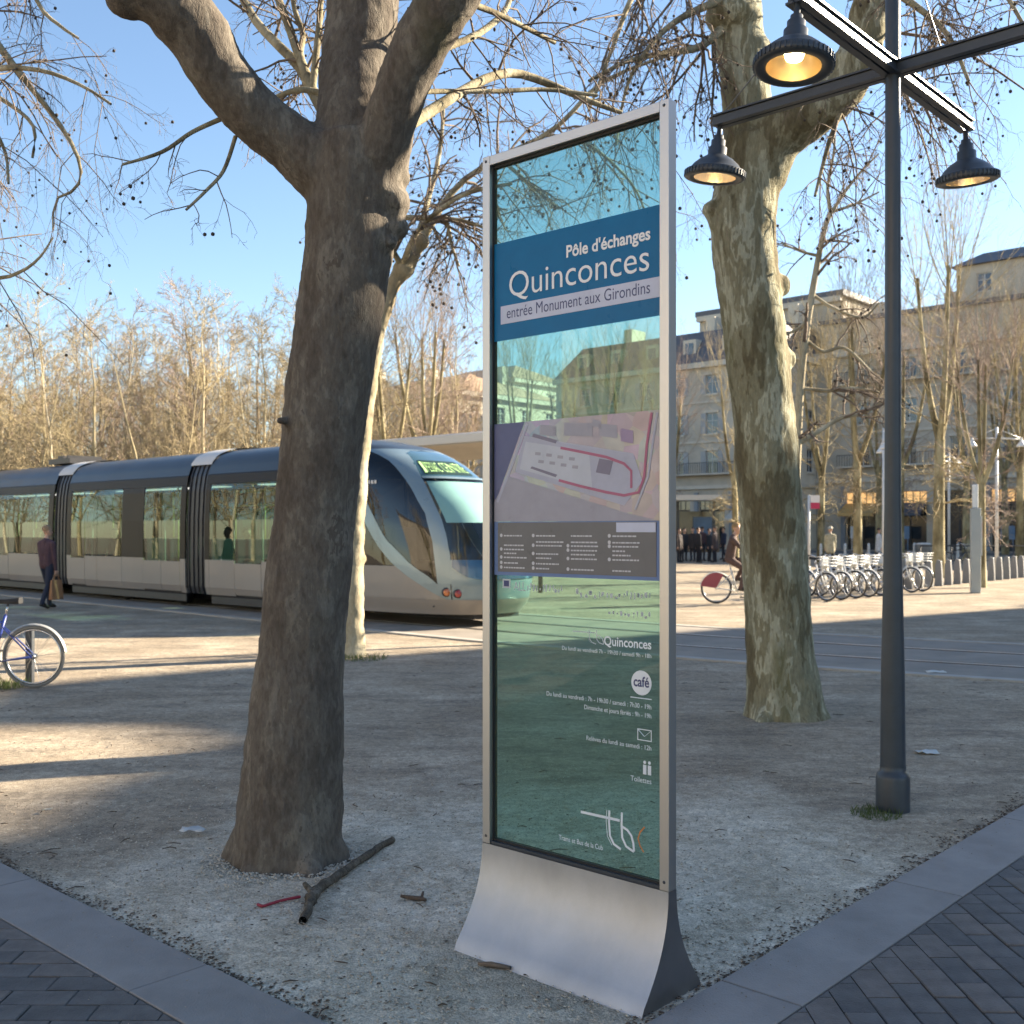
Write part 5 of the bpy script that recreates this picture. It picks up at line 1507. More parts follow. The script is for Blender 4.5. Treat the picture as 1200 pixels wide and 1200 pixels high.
# ---- station canopy behind the tram
can = thing('station_canopy', 'low curved tram stop roof with pale edges behind the tram', 'shelter', (TRAM0[0], TRAM0[1], 0), ANG_L)
M_CAN = mat('canopy_metal', (.36, .33, .29), .5, .3, .12, 1.0); M_CANE = mat('canopy_edge', (.62, .58, .50), .5)
def canopy(t0, t1, y0, y1, z):
    mb = MB(); n = 8
    prof = [(y0 + (y1 - y0) * i / n, z + .45 * math.sin(math.pi * i / n * .9)) for i in range(n + 1)]
    vs = [(t, y, zz) for t in (t0, t1) for y, zz in prof] + [(t, y, zz - .12) for t in (t0, t1) for y, zz in prof]; m = n + 1; fs = []
    for i in range(n):
        fs += [(i, i + 1, m + i + 1, m + i), (2 * m + i, 2 * m + i + 1, 3 * m + i + 1, 3 * m + i), (i, i + 1, 2 * m + i + 1, 2 * m + i), (m + i, m + i + 1, 3 * m + i + 1, 3 * m + i)]
    fs += [(0, m, 3 * m, 2 * m), (n, m + n, 3 * m + n, 2 * m + n)]
    mb.add(vs, fs); mb.build('roof', M_CAN, can)
    mb = MB(); mb.bx(t0, t1, y1, y1 + .04, z - .08 + .13, z + .12 + .13); mb.build('fascia', M_CANE, can)
    k = t0 + .8
    while k < t1:
        mb = MB(); mb.tube([(k, (y0 + y1) / 2, 0), (k, (y0 + y1) / 2, z + .3)], .06, 10); mb.build('column', M_DARKMETAL, can); k += 4.5
canopy(3.0, 19.0, -10.5, -7.3, 3.75)

M_POLEW = mat('handrail_white', (.75, .75, .72), .35)
for car, ts in ((car1, (2.3, 3.55, 4.55)), (car2, (6.35, 7.2, 8.8, 10.5)), (car3, (12.6, 13.7, 14.8, 16.4))):
    for t in ts:
        mb = MB(); mb.tube([(t, YC + .85, .36), (t, YC + .85, 2.0), (t + .12, YC + .8, 2.12)], .02, 8); mb.build('grab_pole', M_POLEW, car)
    mb = MB(); mb.bx(ts[0] - .2, ts[-1] + .2, YC - .15, YC + .15, 2.53, 2.548); mb.build('ceiling_lamp', emit('ceiling_lamp_white', (1, .97, .9), .35), car)
# kiosk with a red fascia on the platform beyond
kq = np.array(TRAM0) + 15.2 * E_L + 8.6 * E_R
kio = thing('platform_kiosk', 'small platform kiosk with red fascia seen through the tram windows', 'kiosk', (float(kq[0]), float(kq[1]), 0), ANG_L)
mb = MB(); mb.bx(-1.7, 1.7, -1.1, 1.1, 0, 2.25); mb.build('body', mat('kiosk_teal', (.10, .22, .21), .5, 0, .15, 2.0), kio)
mb = MB(); mb.bx(-1.8, 1.8, -1.2, 1.2, 2.26, 2.75); mb.build('fascia', mat('kiosk_red', (.50, .04, .07), .5), kio)
mb = MB(); mb.bx(-1.3, -.2, 1.105, 1.13, .9, 2.0); mb.build('hatch', mat('kiosk_white', (.65, .65, .62), .5), kio); mb = MB(); mb.bx(.2, 1.4, 1.105, 1.13, .7, 2.0); mb.build('poster', mat('kiosk_green', (.30, .42, .12), .5, 0, .4, 3.0), kio)
for k, (t, c, lab) in enumerate(((8.2, (.42, .45, .08), 'yellow-green poster board on the platform behind the middle tram section'), (4.2, (.30, .45, .10), 'green poster board on the platform behind the front tram section'), (10.2, (.55, .52, .45), 'pale poster board on the platform behind the tram bellows'))):
    q = np.array(TRAM0) + (t + 3.0) * E_L + 6.5 * E_R
    bo = thing('poster_board', lab, 'poster board', (float(q[0]), float(q[1]), 0), ANG_L)
    mb = MB(); mb.bx(-.65, .65, -.07, .07, .45, 2.2); mb.build('case', M_DARKMETAL, bo, bevel=.02); mb = MB(); mb.bx(-.57, .57, .072, .08, .55, 2.1); mb.build('poster', mat('poster_%d' % k, c, .4, 0, .5, 2.5), bo)
    mb = MB(); mb.bx(-.5, -.4, -.05, .05, 0, .449); mb.bx(.4, .5, -.05, .05, 0, .449); mb.build('feet', M_DARKMETAL, bo)

# ================================================================== BUILDINGS
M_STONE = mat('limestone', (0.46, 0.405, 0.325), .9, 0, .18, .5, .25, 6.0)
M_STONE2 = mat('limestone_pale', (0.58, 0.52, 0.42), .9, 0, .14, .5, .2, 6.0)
M_TRIM = mat('limestone_trim', (0.54, 0.485, 0.40), .9, 0, .12, 1.0)
M_SLATE = mat('roof_slate', (0.10, 0.10, 0.11), .6, 0, .2, 2.0, .3, 10)
M_TILE = mat('roof_tile', (0.40, 0.27, 0.17), .85, 0, .25, 2.0, .3, 12, (1, 1, 1))
M_WPANE = mat('window_glass_dark', (0.035, 0.045, 0.06), .08, 0, .3, .6, spec=.8)
M_WFRAME = mat('window_frame_white', (.55, .54, .51), .6); M_SHUT = mat('shutter_grey', (.34, .34, .33), .7, 0, .15, 3.0)
M_IRON = mat('wrought_iron', (.03, .03, .032), .6)
WIN = {}
def window_meshes(w, h, shutters):
    k = (round(w, 2), round(h, 2), shutters)
    if k in WIN: return WIN[k]
    fr = MB(); e = .06
    for x0, x1, z0, z1 in ((-w / 2, -w / 2 + e, 0, h), (w / 2 - e, w / 2, 0, h), (-w / 2 + e, w / 2 - e, 0, e), (-w / 2 + e, w / 2 - e, h - e, h), (-.035, .035, e, h - e), (-w / 2 + e, -.036, h * .62, h * .62 + .04), (.036, w / 2 - e, h * .62, h * .62 + .04)):
        fr.bx(x0, x1, .10, .16, z0, z1)
    pn = MB(); pn.bx(-w / 2 + .02, w / 2 - .02, .13, .14, .02, h - .02)
    sl = MB(); sl.bx(-w / 2 - .12, w / 2 + .12, -.12, .12, -.14, -.005)
    hd = MB(); hd.bx(-w / 2 - .16, w / 2 + .16, -.09, .05, h + .02, h + .20)
    out = [fr.mesh('frame'), pn.mesh('pane'), sl.mesh('sill'), hd.mesh('lintel')]
    out[0].materials.append(M_WFRAME); out[1].materials.append(M_WPANE); out[2].materials.append(M_TRIM); out[3].materials.append(M_TRIM)
    if shutters:
        sh = MB()
        for s in (-1, 1):
            sh.bx(s * (w / 2 + .03) if s > 0 else -w / 2 - .03 - w * .45, s * (w / 2 + .03) + w * .45 if s > 0 else -w / 2 - .03, -.05, -.01, .02, h - .02)
        m = sh.mesh('shutter'); m.materials.append(M_SHUT); out.append(m)
    WIN[k] = out; return out
def wall_with_holes(mb, L, H, holes, depth=.28, x0=0.0, z0=0.0):
    """front face y=0 from x0..x0+L, z0..H, rectangular holes with reveals"""
    xs = sorted(set([x0, x0 + L] + [v for h in holes for v in (h[0], h[1])])); zs = sorted(set([z0, H] + [v for h in holes for v in (h[2], h[3])]))
    for i in range(len(xs) - 1):
        for j in range(len(zs) - 1):
            cx, cz = (xs[i] + xs[i + 1]) / 2, (zs[j] + zs[j + 1]) / 2
            if any(h[0] < cx < h[1] and h[2] < cz < h[3] for h in holes): continue
            mb.add([(xs[i], 0, zs[j]), (xs[i + 1], 0, zs[j]), (xs[i + 1], 0, zs[j + 1]), (xs[i], 0, zs[j + 1])], [(0, 1, 2, 3)])
    for a, b, c, d in holes:
        for q in ([(a, 0, c), (a, depth, c), (a, depth, d), (a, 0, d)], [(b, 0, c), (b, depth, c), (b, depth, d), (b, 0, d)], [(a, 0, d), (b, 0, d), (b, depth, d), (a, depth, d)], [(a, 0, c), (b, 0, c), (b, depth, c), (a, depth, c)]):
            mb.add(q, [(0, 1, 2, 3)])
def facade(root, L, floors, gf, bay, wm, win=(1.1, 1.9), shutters=False, gf_open=True, rot=0.0, off=(0, 0), attic=True, balc=(0,), x0=.0, shopm=None):
    """one elevation; returns wall height"""
    M = Matrix.Translation((off[0], off[1], 0)) @ Matrix.Rotation(rot, 4, 'Z')
    def put(o):
        o.matrix_local = M @ o.matrix_local; return o
    n = max(1, int((L - .6) / bay)); mar = (L - n * bay) / 2
    holes = []; wins = []; FH = 3.35; z = gf
    for f in range(floors):
        hh = win[1] * (1 - .08 * f)
        for i in range(n):
            cx = mar + (i + .5) * bay; holes.append((cx - win[0] / 2, cx + win[0] / 2, z + .75, z + .75 + hh)); wins.append((cx, z + .75, hh))
        z += FH
    H = z
    shops = []
    if gf_open:
        for i in range(n):
            cx = mar + (i + .5) * bay; h_ = (cx - bay * .36, cx + bay * .36, .0, gf - 1.35); holes.append(h_); shops.append(h_)
    mb = MB(); wall_with_holes(mb, L, H, holes); put(mb.build('wall', wm, root))
    for cx, zz, hh in wins:
        ms = window_meshes(win[0], hh, shutters)
        w = bpy.data.objects.new('window', ms[0]); COL.objects.link(w); w.parent = root; w.matrix_local = M @ Matrix.Translation((cx, 0, zz))
        for k, nm in ((1, 'pane'), (2, 'sill'), (3, 'lintel')) + (((4, 'shutter'),) if shutters else ()):
            c = bpy.data.objects.new(nm, ms[k]); COL.objects.link(c); c.parent = w
    for zz, dp, hh in ((gf - .55, .22, .3), (gf + FH, .10, .18), (gf + 2 * FH, .10, .18), (H - .35, .45, .45)):
        if zz < H: 
            mb = MB(); mb.bx(-.1, L + .1, -dp, -.003, zz, zz + hh); put(mb.build('cornice' if zz > H - 1 else 'string_course', M_TRIM, root))
    for f in balc:
        zz = gf + f * FH + .62
        mb = MB(); mb.bx(mar, L - mar, -.75, -.003, zz, zz + .12); b = put(mb.build('balcony', M_TRIM, root))
        mb = MB(); mb.bx(mar, L - mar, -.73, -.70, zz + 1.0, zz + 1.05); x = mar
        while x < L - mar: mb.bx(x, x + .03, -.73, -.70, zz + .12, zz + 1.0); x += .22
        o = mb.build('railing', M_IRON, b)
    return H, shops, M
M_SHOP = mat('shop_interior_dark', (.02, .02, .022), .4); M_SHOPG = mat('shop_glass', (.03, .035, .04), .06, 0, .3, .4, spec=.8)
M_AWN = [mat('awning_%s' % w, c, .8, 0, .12, 3.0) for w, c in (('ochre', (.50, .30, .10)), ('slate', (.06, .07, .09)), ('cream', (.5, .46, .38)))]
M_PILAS = mat('shop_pilaster_grey', (.22, .235, .25), .7, 0, .1, 2.0); M_SHOPB = mat('shop_panel_blue', (.10, .17, .26), .5, 0, .2, 2.0)
M_WARM = emit('shop_warm_light', (1.0, .55, .2), .2)
def shopfronts(root, shops, M, seed, lit=()):
    r = random.Random(seed)
    for i, (a, b, c, d) in enumerate(shops):
        s = bpy.data.objects.new('shopfront', None); COL.objects.link(s); s.parent = root; s.matrix_local = M.copy()
        mb = MB(); mb.bx(a, b, .9, .95, c, d); mb.build('shop_back', M_SHOP, s)
        mb = MB(); mb.bx(a + .05, b - .05, .30, .32, .5, d - 1.1); mb.build('shop_window', M_SHOPG, s)
        mb = MB(); mb.bx(a, b, .26, .34, .02, .5); mb.bx((a + b) / 2 - .05, (a + b) / 2 + .05, .25, .33, .5, d - 1.1); mb.bx(a, b, .24, .36, d - 1.1, d - .95); mb.build('shop_frame', M_IRON, s)
        mb = MB()
        mb.bx(a, b, .10, .14, d - .94, d - .05); o = mb.build('shop_transom', M_WARM if i in lit else M_SHOPG, s)
        for k in range(1, 5):
            x = a + (b - a) * k / 5; mb = MB(); mb.bx(x - .03, x + .03, .07, .098, d - .94, d - .05); mb.build('transom_bar', M_IRON, s)
        if r.random() < .55:
            mb = MB(); mb.add([(a - .1, -.02, d - .9), (b + .1, -.02, d - .9), (b + .1, -1.5, d - 1.7), (a - .1, -1.5, d - 1.7), (b + .1, -1.5, d - 1.95), (a - .1, -1.5, d - 1.95)], [(0, 1, 2, 3), (3, 2, 4, 5)]); mb.build('awning', M_AWN[i % 3], s)
        mb = MB(); mb.bx(a - .45, a - .08, -.16, -.004, .0, d + .5); mb.build('pilaster', M_PILAS, s)
        if r.random() < .7:
            mb = MB(); x = r.uniform(a + .2, b - 1.2); mb.bx(x, x + 1.0, -.9, -.85, .9, 1.9); mb.bx(x + .1, x + .15, -.9, -.86, 0, .9); mb.bx(x + .85, x + .9, -.9, -.86, 0, .9); mb.build('menu_board', (M_WFRAME, M_SHOPB)[i % 2], s)
BROT = math.atan2(-E_L[1], -E_L[0])
# far stone terrace on the right
o2 = np.array([37.4, 79.0]) + 16.3 * E_L
bld = thing('stone_building', 'long limestone terrace with attic storey and shopfronts at the far right', 'building', (o2[0], o2[1], 0), BROT)
H2, sh2, M2 = facade(bld, 46, 3, 6.0, 3.8, M_STONE, (1.15, 2.0), False, True, balc=(0, 2))
shopfronts(bld, sh2, M2, 4, (0, 1, 3, 4, 6))
mb = MB(); wall_with_holes(mb, 46, H2 + 2.6, [(3.8 * (i + .5) + .2 - .5, 3.8 * (i + .5) + .2 + .5, H2 + .6, H2 + 1.9) for i in range(12)], x0=0, z0=H2); o = mb.build('attic_wall', M_STONE, bld); o.location.y = .7
for i in range(12):
    ms = window_meshes(1.0, 1.3, False); w = bpy.data.objects.new('window', ms[0]); COL.objects.link(w); w.parent = bld; w.location = (3.8 * (i + .5) + .2, .7, H2 + .6)
    c = bpy.data.objects.new('pane', ms[1]); COL.objects.link(c); c.parent = w
mb = MB(); mb.bx(-.1, 46.1, .35, 12, H2 + 2.6, H2 + 2.95); mb.build('roof', M_SLATE, bld)
mb = MB(); mb.bx(0, 46, .705, 11.9, H2 + .0, H2 + .1); mb.bx(.02, 45.98, .8, 11.9, 0, H2 + 2.59); mb.build('core_wall', M_STONE, bld)
mb = MB(); wall_with_holes(mb, 14, H2 + 5.8, [(1.5 + 3.8 * i, 2.6 + 3.8 * i, H2 + 3.7, H2 + 5.1) for i in range(3)], z0=H2 + 2.95); o = mb.build('pavilion_wall', M_STONE, bld); o.location = (11.0, 1.3, 0)
for i in range(3):
    ms = window_meshes(1.1, 1.4, False); w = bpy.data.objects.new('window', ms[0]); COL.objects.link(w); w.parent = bld; w.location = (11 + 2.05 + 3.8 * i, 1.3, H2 + 3.7)
    c = bpy.data.objects.new('pane', ms[1]); COL.objects.link(c); c.parent = w
mb = MB(); mb.bx(11.01, 24.99, 1.6, 9, H2 + 2.96, H2 + 5.79); mb.build('pavilion_core', M_STONE, bld)
mb = MB(); mb.add([(10.6, .9, H2 + 5.8), (25.4, .9, H2 + 5.8), (25.4, 9.4, H2 + 5.8), (10.6, 9.4, H2 + 5.8), (12.4, 3, H2 + 7.0), (23.6, 3, H2 + 7.0), (23.6, 7.4, H2 + 7.0), (12.4, 7.4, H2 + 7.0)], [(0, 1, 5, 4), (1, 2, 6, 5), (2, 3, 7, 6), (3, 0, 4, 7), (4, 5, 6, 7), (0, 3, 2, 1)]); mb.build('pavilion_roof', M_SLATE, bld)
for x in (3.0, 9.0, 28, 36):
    mb = MB(); mb.bx(x, x + 1.6, 4, 4.8, H2 + 2.95, H2 + 4.6); mb.build('chimney', M_TRIM, bld)
# nearer terrace left of it, end wall catching the sun
L1 = 24.0
o1 = np.array([21.9, 86.3]) + L1 * E_L
b1 = thing('stone_building', 'limestone terrace with slate roof and sunlit end wall behind the mottled trunk', 'building', (o1[0], o1[1], 0), BROT)
H1, sh1, M1 = facade(b1, L1, 3, 5.6, 3.4, M_STONE, (1.1, 1.9), True, True, balc=(0,))
shopfronts(b1, sh1, M1, 9, (5,))
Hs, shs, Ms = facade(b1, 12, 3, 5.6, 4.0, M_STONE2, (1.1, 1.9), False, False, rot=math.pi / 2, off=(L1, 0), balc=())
mb = MB(); mb.bx(.02, L1 - .32, .35, 11.9, 0, H1 - .02); mb.build('core_wall', M_STONE, b1)
mb = MB(); mb.add([(-.2, -.3, H1 + .1), (L1 + .2, -.3, H1 + .1), (L1 + .2, 12, H1 + .1), (-.2, 12, H1 + .1), (1.5, 2.2, H1 + 3.2), (L1 - 1.5, 2.2, H1 + 3.2), (L1 - 1.5, 9.5, H1 + 3.2), (1.5, 9.5, H1 + 3.2)], [(0, 1, 5, 4), (1, 2, 6, 5), (2, 3, 7, 6), (3, 0, 4, 7), (4, 5, 6, 7), (0, 3, 2, 1)]); mb.build('roof', M_SLATE, b1)
for i in range(6):
    x = 2.2 + 3.9 * i; mb = MB(); mb.bx(x, x + 1.3, .5, 2.4, H1 + .4, H1 + 2.3); d = mb.build('dormer', M_TRIM, b1); mb = MB(); mb.bx(x + .25, x + 1.05, .46, .495, H1 + .7, H1 + 2.0); mb.build('pane', M_WPANE, d)
for x in (5, 14, 22):
    mb = MB(); mb.bx(x, x + .9, 4, 6.2, H1 + 3.0, H1 + 4.8); mb.build('chimney', M_STONE2, b1)
# tall block seen through the glass
o4 = K(74, 52)
b4 = thing('stone_building', 'tall dark stone block seen through the glass above the plan', 'building', (o4[0] + 6, o4[1] + 8, 0), BROT)
H4, s4, M4 = facade(b4, 14, 5, 4.5, 3.4, M_STONE, (1.1, 1.8), False, False, balc=())
mb = MB(); mb.bx(.02, 13.98, .35, 10, 0, H4 - .02); mb.build('core_wall', M_STONE, b4)
mb = MB(); mb.bx(-.3, 14.3, -.3, 10.3, H4 + .11, H4 + .6); mb.build('roof', M_SLATE, b4)
# house with tiled roof left of the sign: shaded front, sunlit end
ch = np.array([-4.9, 100.0])
Lh = 20.0; oh = ch + Lh * E_L
b3 = thing('tiled_house', 'pale house with red tiled roof and sunlit end wall left of the sign', 'house', (oh[0], oh[1], 0), BROT)
H3, s3, M3 = facade(b3, Lh, 3, 4.4, 3.3, M_STONE, (1.1, 1.8), True, False, balc=())
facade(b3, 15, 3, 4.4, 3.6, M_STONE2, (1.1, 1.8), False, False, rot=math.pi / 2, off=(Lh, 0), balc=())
mb = MB(); mb.bx(.02, Lh - .32, .35, 14.9, 0, H3 - .02); mb.build('core_wall', M_STONE, b3)
mb = MB(); mb.add([(-.5, -.5, H3 + .1), (Lh + .5, -.5, H3 + .1), (Lh + .5, 15.5, H3 + .1), (-.5, 15.5, H3 + .1), (5, 7.5, H3 + 3.0), (Lh - 6, 7.5, H3 + 3.0)], [(0, 1, 5, 4), (1, 2, 5), (2, 3, 4, 5), (3, 0, 4), (0, 3, 2, 1)]); rf = mb.build('roof', M_TILE, b3)
for x, y in ((3, 4), (9, 6), (Lh - 5, 10)):
    mb = MB(); mb.bx(x, x + 1.2, y, y + .8, H3 + .8, H3 + 3.8); mb.build('chimney', M_STONE2, rf)
# taller house behind it
o5 = oh + 16 * E_R + 4 * E_L
b5 = thing('tiled_house', 'taller pale house with tiled roof rising behind the tiled house', 'house', (o5[0], o5[1], 0), BROT)
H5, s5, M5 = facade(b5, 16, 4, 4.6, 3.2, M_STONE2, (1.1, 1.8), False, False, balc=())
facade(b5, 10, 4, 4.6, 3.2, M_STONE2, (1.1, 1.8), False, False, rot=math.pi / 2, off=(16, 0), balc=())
mb = MB(); mb.bx(.02, 15.68, .35, 9.9, 0, H5 - .02); mb.build('core_wall', M_STONE2, b5)
mb = MB(); mb.add([(-.5, -.5, H5 + .1), (16.5, -.5, H5 + .1), (16.5, 10.5, H5 + .1), (-.5, 10.5, H5 + .1), (4, 5, H5 + 2.4), (12, 5, H5 + 2.4)], [(0, 1, 5, 4), (1, 2, 5), (2, 3, 4, 5), (3, 0, 4), (0, 3, 2, 1)]); mb.build('roof', M_TILE, b5)

# ---- unseen stone block on the right, roof outline shaped to shade the foreground
hS = np.array([math.sin(SUN_AZ), math.cos(SUN_AZ)]); pS = np.array([-hS[1], hS[0]])
TS = 52.0; TANE = math.tan(SUN_EL)
org = hS * TS
shade = thing('shading_building', 'tall stone corner building beyond the right edge that shades the foreground', 'building', (float(org[0]), float(org[1]), 0), math.atan2(pS[1], pS[0]))
# local X along pS (p), local Y = +90deg = -hS (towards the square)
def top(s): return s + TANE * TS
prof_p = [(-45, top(3.2)), (4.0, top(3.0)), (5.6, top(2.1)), (6.2, top(.45)), (7.1, top(.30)), (8.4, top(-.12)), (9.3, top(.05)), (9.9, top(.75)), (12.1, top(.6)), (12.9, top(-.5)), (14.0, top(-2.4)), (15.0, top(-4.2)), (16.8, top(-7.7))]  # roof heights worked back from the shadow edges they should cast
EAVE = top(-8.2)
mb = MB(); mb.bx(-45, 17, -11, 0, 0, EAVE); mb.build('wall', M_STONE, shade)
mb = MB(); mb.bx(-45.3, 17.3, -11.3, .3, EAVE, EAVE + .35); mb.build('cornice', M_TRIM, shade)
mb = MB(); mb.prism([(-45, EAVE + .355)] + prof_p + [(16.85, EAVE + .355)], -10.5, -.4); mb.build('roof', M_SLATE, shade)
for i in range(16):
    for f in range(4):
        ms = window_meshes(1.1, 1.9, False); w = bpy.data.objects.new('window', ms[0]); COL.objects.link(w); w.parent = shade; w.matrix_local = Matrix.Translation((15 - 3.6 * i, .16, 1.2 + 3.3 * f)) @ Matrix.Rotation(math.pi, 4, 'Z')
        c = bpy.data.objects.new('pane', ms[1]); COL.objects.link(c); c.parent = w

# terrace closing the square behind the viewpoint (seen only in reflections)
o6 = np.array([-52.0, -34.0])
b6 = thing('stone_building', 'pale stone terrace out of view behind the viewpoint', 'building', (o6[0], o6[1], 0), math.radians(135))
H6, s6, M6 = facade(b6, 60, 4, 5.0, 4.2, M_STONE, (1.2, 2.0), False, False, rot=math.pi, off=(30, 0), balc=())
mb = MB(); mb.bx(-29.98, 29.98, -11, -.35, 0, H6 - .02); mb.build('core_wall', M_STONE, b6)
mb = MB(); mb.bx(-30.2, 30.2, -11.3, .3, H6 + .11, H6 + 1.8); mb.build('roof', M_SLATE, b6)

# ================================================================== PEOPLE
M_SKIN = mat('skin', (0.50, 0.30, 0.21), .55, 0, .1, 12.0)
def cloth(name, c): return mat('cloth_' + name, c, .85, 0, .25, 9.0, .2, 120)
M_SHOE = mat('shoe_black', (.02, .018, .017), .5)
def person(label, loc, rz, H=1.72, top=(.06, .04, .045), legs=(.02, .022, .035), hair=(.06, .04, .025), pose='stand', coat=False, arm_r=(.10, .0), arm_l=(.10, .0), lean=0.0, stride=.0, voxel=.011, head_turn=0.0, seated=False, key='', hat=None, knee=None):
    """one continuous skinned figure facing local -Y; arms: (swing forward, elbow bend)"""
    C = []                                  # capsules p0,r0,p1,r1,material index (0 skin, 1 top, 2 legs, 3 shoes)
    s = H / 1.75
    def cap(p, r, q, r2, m): C.append((Vector(p) * s, r * s, Vector(q) * s, r2 * s, m))
    hz = .92 if not seated else .50
    Rl = Matrix.Rotation(lean, 3, 'X')
    def up(x, y, z): v = Rl @ Vector((x, y, z - hz)); return (v.x, v.y, v.z + hz)
    # legs
    for sd in (-1, 1):
        hip = (sd * .09, 0, hz)
        if seated or pose == 'ride':
            if pose == 'ride':
                kn, an, toe = ((sd * .11, -.34, .70), (sd * .11, -.24, .30), (sd * .11, -.40, .24)) if sd < 0 else ((sd * .11, -.36, .86), (sd * .11, -.16, .50), (sd * .11, -.33, .47))
                if knee: pass
            else: kn, an, toe = (sd * .11, -.42, .52), (sd * .11, -.40, .09), (sd * .12, -.56, .05)
        else:
            f = stride * sd
            kn = (sd * .095, -f * .24 - .03, .50); an = (sd * .09, -f * .42 + (.06 if f < 0 else 0), .09 + (.05 if f < 0 else 0)); toe = (sd * .10, an[1] - .15, .04 + (.0 if f >= 0 else .0))
        cap(hip, .092, kn, .062, 2); cap(kn, .060, an, .046, 2); cap(an, .042, (toe[0], toe[1] + .02, toe[2] + .005), .036, 3); cap((an[0], an[1] + .03, an[2] - .035), .034, toe, .032, 3)
    # trunk
    for sd in (-1, 1):
        cap(up(sd * .06, 0, hz + .02), .115, up(sd * .075, .01, hz + .30), .105, 1); cap(up(sd * .075, .01, hz + .30), .105, up(sd * .10, .01, hz + .44), .092, 1)
    cap(up(0, .015, hz + .25), .11, up(0, .02, hz + .48), .085, 1)
    if coat: 
        for sd in (-1, 1): cap(up(sd * .06, 0, hz + .2), .12, (sd * .07, .01, hz - .22), .135, 1)
    cap(up(0, .015, hz + .46), .058, up(0, -.005, hz + .60), .052, 0)          # neck
    Rh = Matrix.Rotation(head_turn, 3, 'Z')
    hc = Vector(up(0, -.015, hz + .695))
    def hd(x, y, z): v = Rh @ Vector((x, y, z)); return (hc.x + v.x, hc.y + v.y, hc.z + v.z)
    cap(hd(0, .012, .035), .088, hd(0, -.01, -.03), .074, 0); cap(hd(0, -.03, -.05), .058, hd(0, -.035, -.085), .040, 0)
    cap(hd(0, -.085, .0), .014, hd(0, -.098, -.022), .018, 0)                  # nose
    cap(hd(0, -.082, -.055), .017, hd(0, -.080, -.058), .016, 0)               # lips
    for sd in (-1, 1): cap(hd(sd * .084, .012, .015), .016, hd(sd * .083, .014, -.02), .012, 0)   # ears
    # arms and hands
    hands = []
    for sd, (sw, bend) in ((-1, arm_r), (1, arm_l)):
        sh = Vector(up(sd * .185, .01, hz + .44)); d = Vector((sd * .10, -math.sin(sw), -math.cos(sw))).normalized(); el = sh + d * .29
        d2 = Vector((sd * .02, -math.sin(sw + bend), -math.cos(sw + bend))).normalized(); wr = el + d2 * .25
        cap(sh, .062, el, .047, 1); cap(el, .045, wr, .033, 1)
        pm_ = wr + d2 * .05; cap(wr, .026, pm_, .028, 0); fw = Vector((0, -1, 0)); fw = (fw - d2 * fw.dot(d2)).normalized()
        for k, ln in enumerate((.062, .072, .068, .052)):
            o = fw * ((1.5 - k) * .021); b = pm_ + d2 * .028 + o; m1 = b + d2 * ln * .55; inw = Vector((-sd, 0, 0)); tipf = m1 + (d2 * .75 + inw * .65).normalized() * ln * .5
            cap(b - d2 * .02, .0105, m1, .0095, 0); cap(m1, .0095, tipf, .008, 0)
        th = wr + d2 * .03 + fw * .022; cap(th, .013, th + (d2 * .6 + fw * .8).normalized() * .05, .010, 0)
        hands.append(pm_ + d2 * .06)
    verts = []; faces = []
    bm = bmesh.new()
    for p, r, q, r2, m in C:
        d = q - p; L = max(d.length, 1e-4); R = (d / L).to_track_quat('Z', 'Y').to_matrix(); N = 10; rings = []
        prof = [(r * math.cos(a), -r * math.sin(a)) for a in (1.2, .7, .3)] + [(r, 0), (r2, L)] + [(r2 * math.cos(a), L + r2 * math.sin(a)) for a in (.3, .7, 1.2)]
        for rr, zz in prof: rings.append([bm.verts.new(p + R @ Vector((rr * math.cos(2 * math.pi * k / N), rr * math.sin(2 * math.pi * k / N), zz))) for k in range(N)])
        for i in range(len(rings) - 1):
            for k in range(N): bm.faces.new((rings[i][k], rings[i][(k + 1) % N], rings[i + 1][(k + 1) % N], rings[i + 1][k]))
        bm.faces.new(list(reversed(rings[0]))); bm.faces.new(rings[-1])
    me = bpy.data.meshes.new('body'); bm.to_mesh(me); bm.free()
    o = bpy.data.objects.new('tmp', me); COL.objects.link(o)
    m = o.modifiers.new('r', 'REMESH'); m.mode = 'VOXEL'; m.voxel_size = voxel
    m = o.modifiers.new('s', 'SMOOTH'); m.factor = .5; m.iterations = 2
    out = evaluated_mesh(o); bpy.data.objects.remove(o); bpy.data.meshes.remove(me)
    co = np.zeros(len(out.vertices) * 3); out.vertices.foreach_get('co', co); co = co.reshape(-1, 3)
    best = np.full(len(co), 1e9); mi = np.zeros(len(co), int)
    for p, r, q, r2, m in C:
        p = np.array(p); q = np.array(q); d = q - p; t = np.clip(((co - p) @ d) / max(d @ d, 1e-9), 0, 1); dist = np.linalg.norm(co - (p + t[:, None] * d), axis=1) - (r + (r2 - r) * t)
        sel = dist < best; best[sel] = dist[sel]; mi[sel] = m
    pv = np.zeros(len(out.loops), int); out.loops.foreach_get('vertex_index', pv); ls = np.zeros(len(out.polygons), int); out.polygons.foreach_get('loop_start', ls)
    out.polygons.foreach_set('use_smooth', np.ones(len(out.polygons), bool))
    t = thing('person', label, 'person', loc, rz)
    out.materials.clear()
    body = link_mesh('body', out, [M_SKIN, cloth(key + 'top', top), cloth(key + 'legs', legs), M_SHOE], t)
    out.polygons.foreach_set('material_index', mi[pv[ls]].astype(np.int32)); out.update()
    # hair as a cap over the skull, eyes
    mb = MB(); R = .099 * s; c0 = Vector(hd(0, .018, .04)) * s
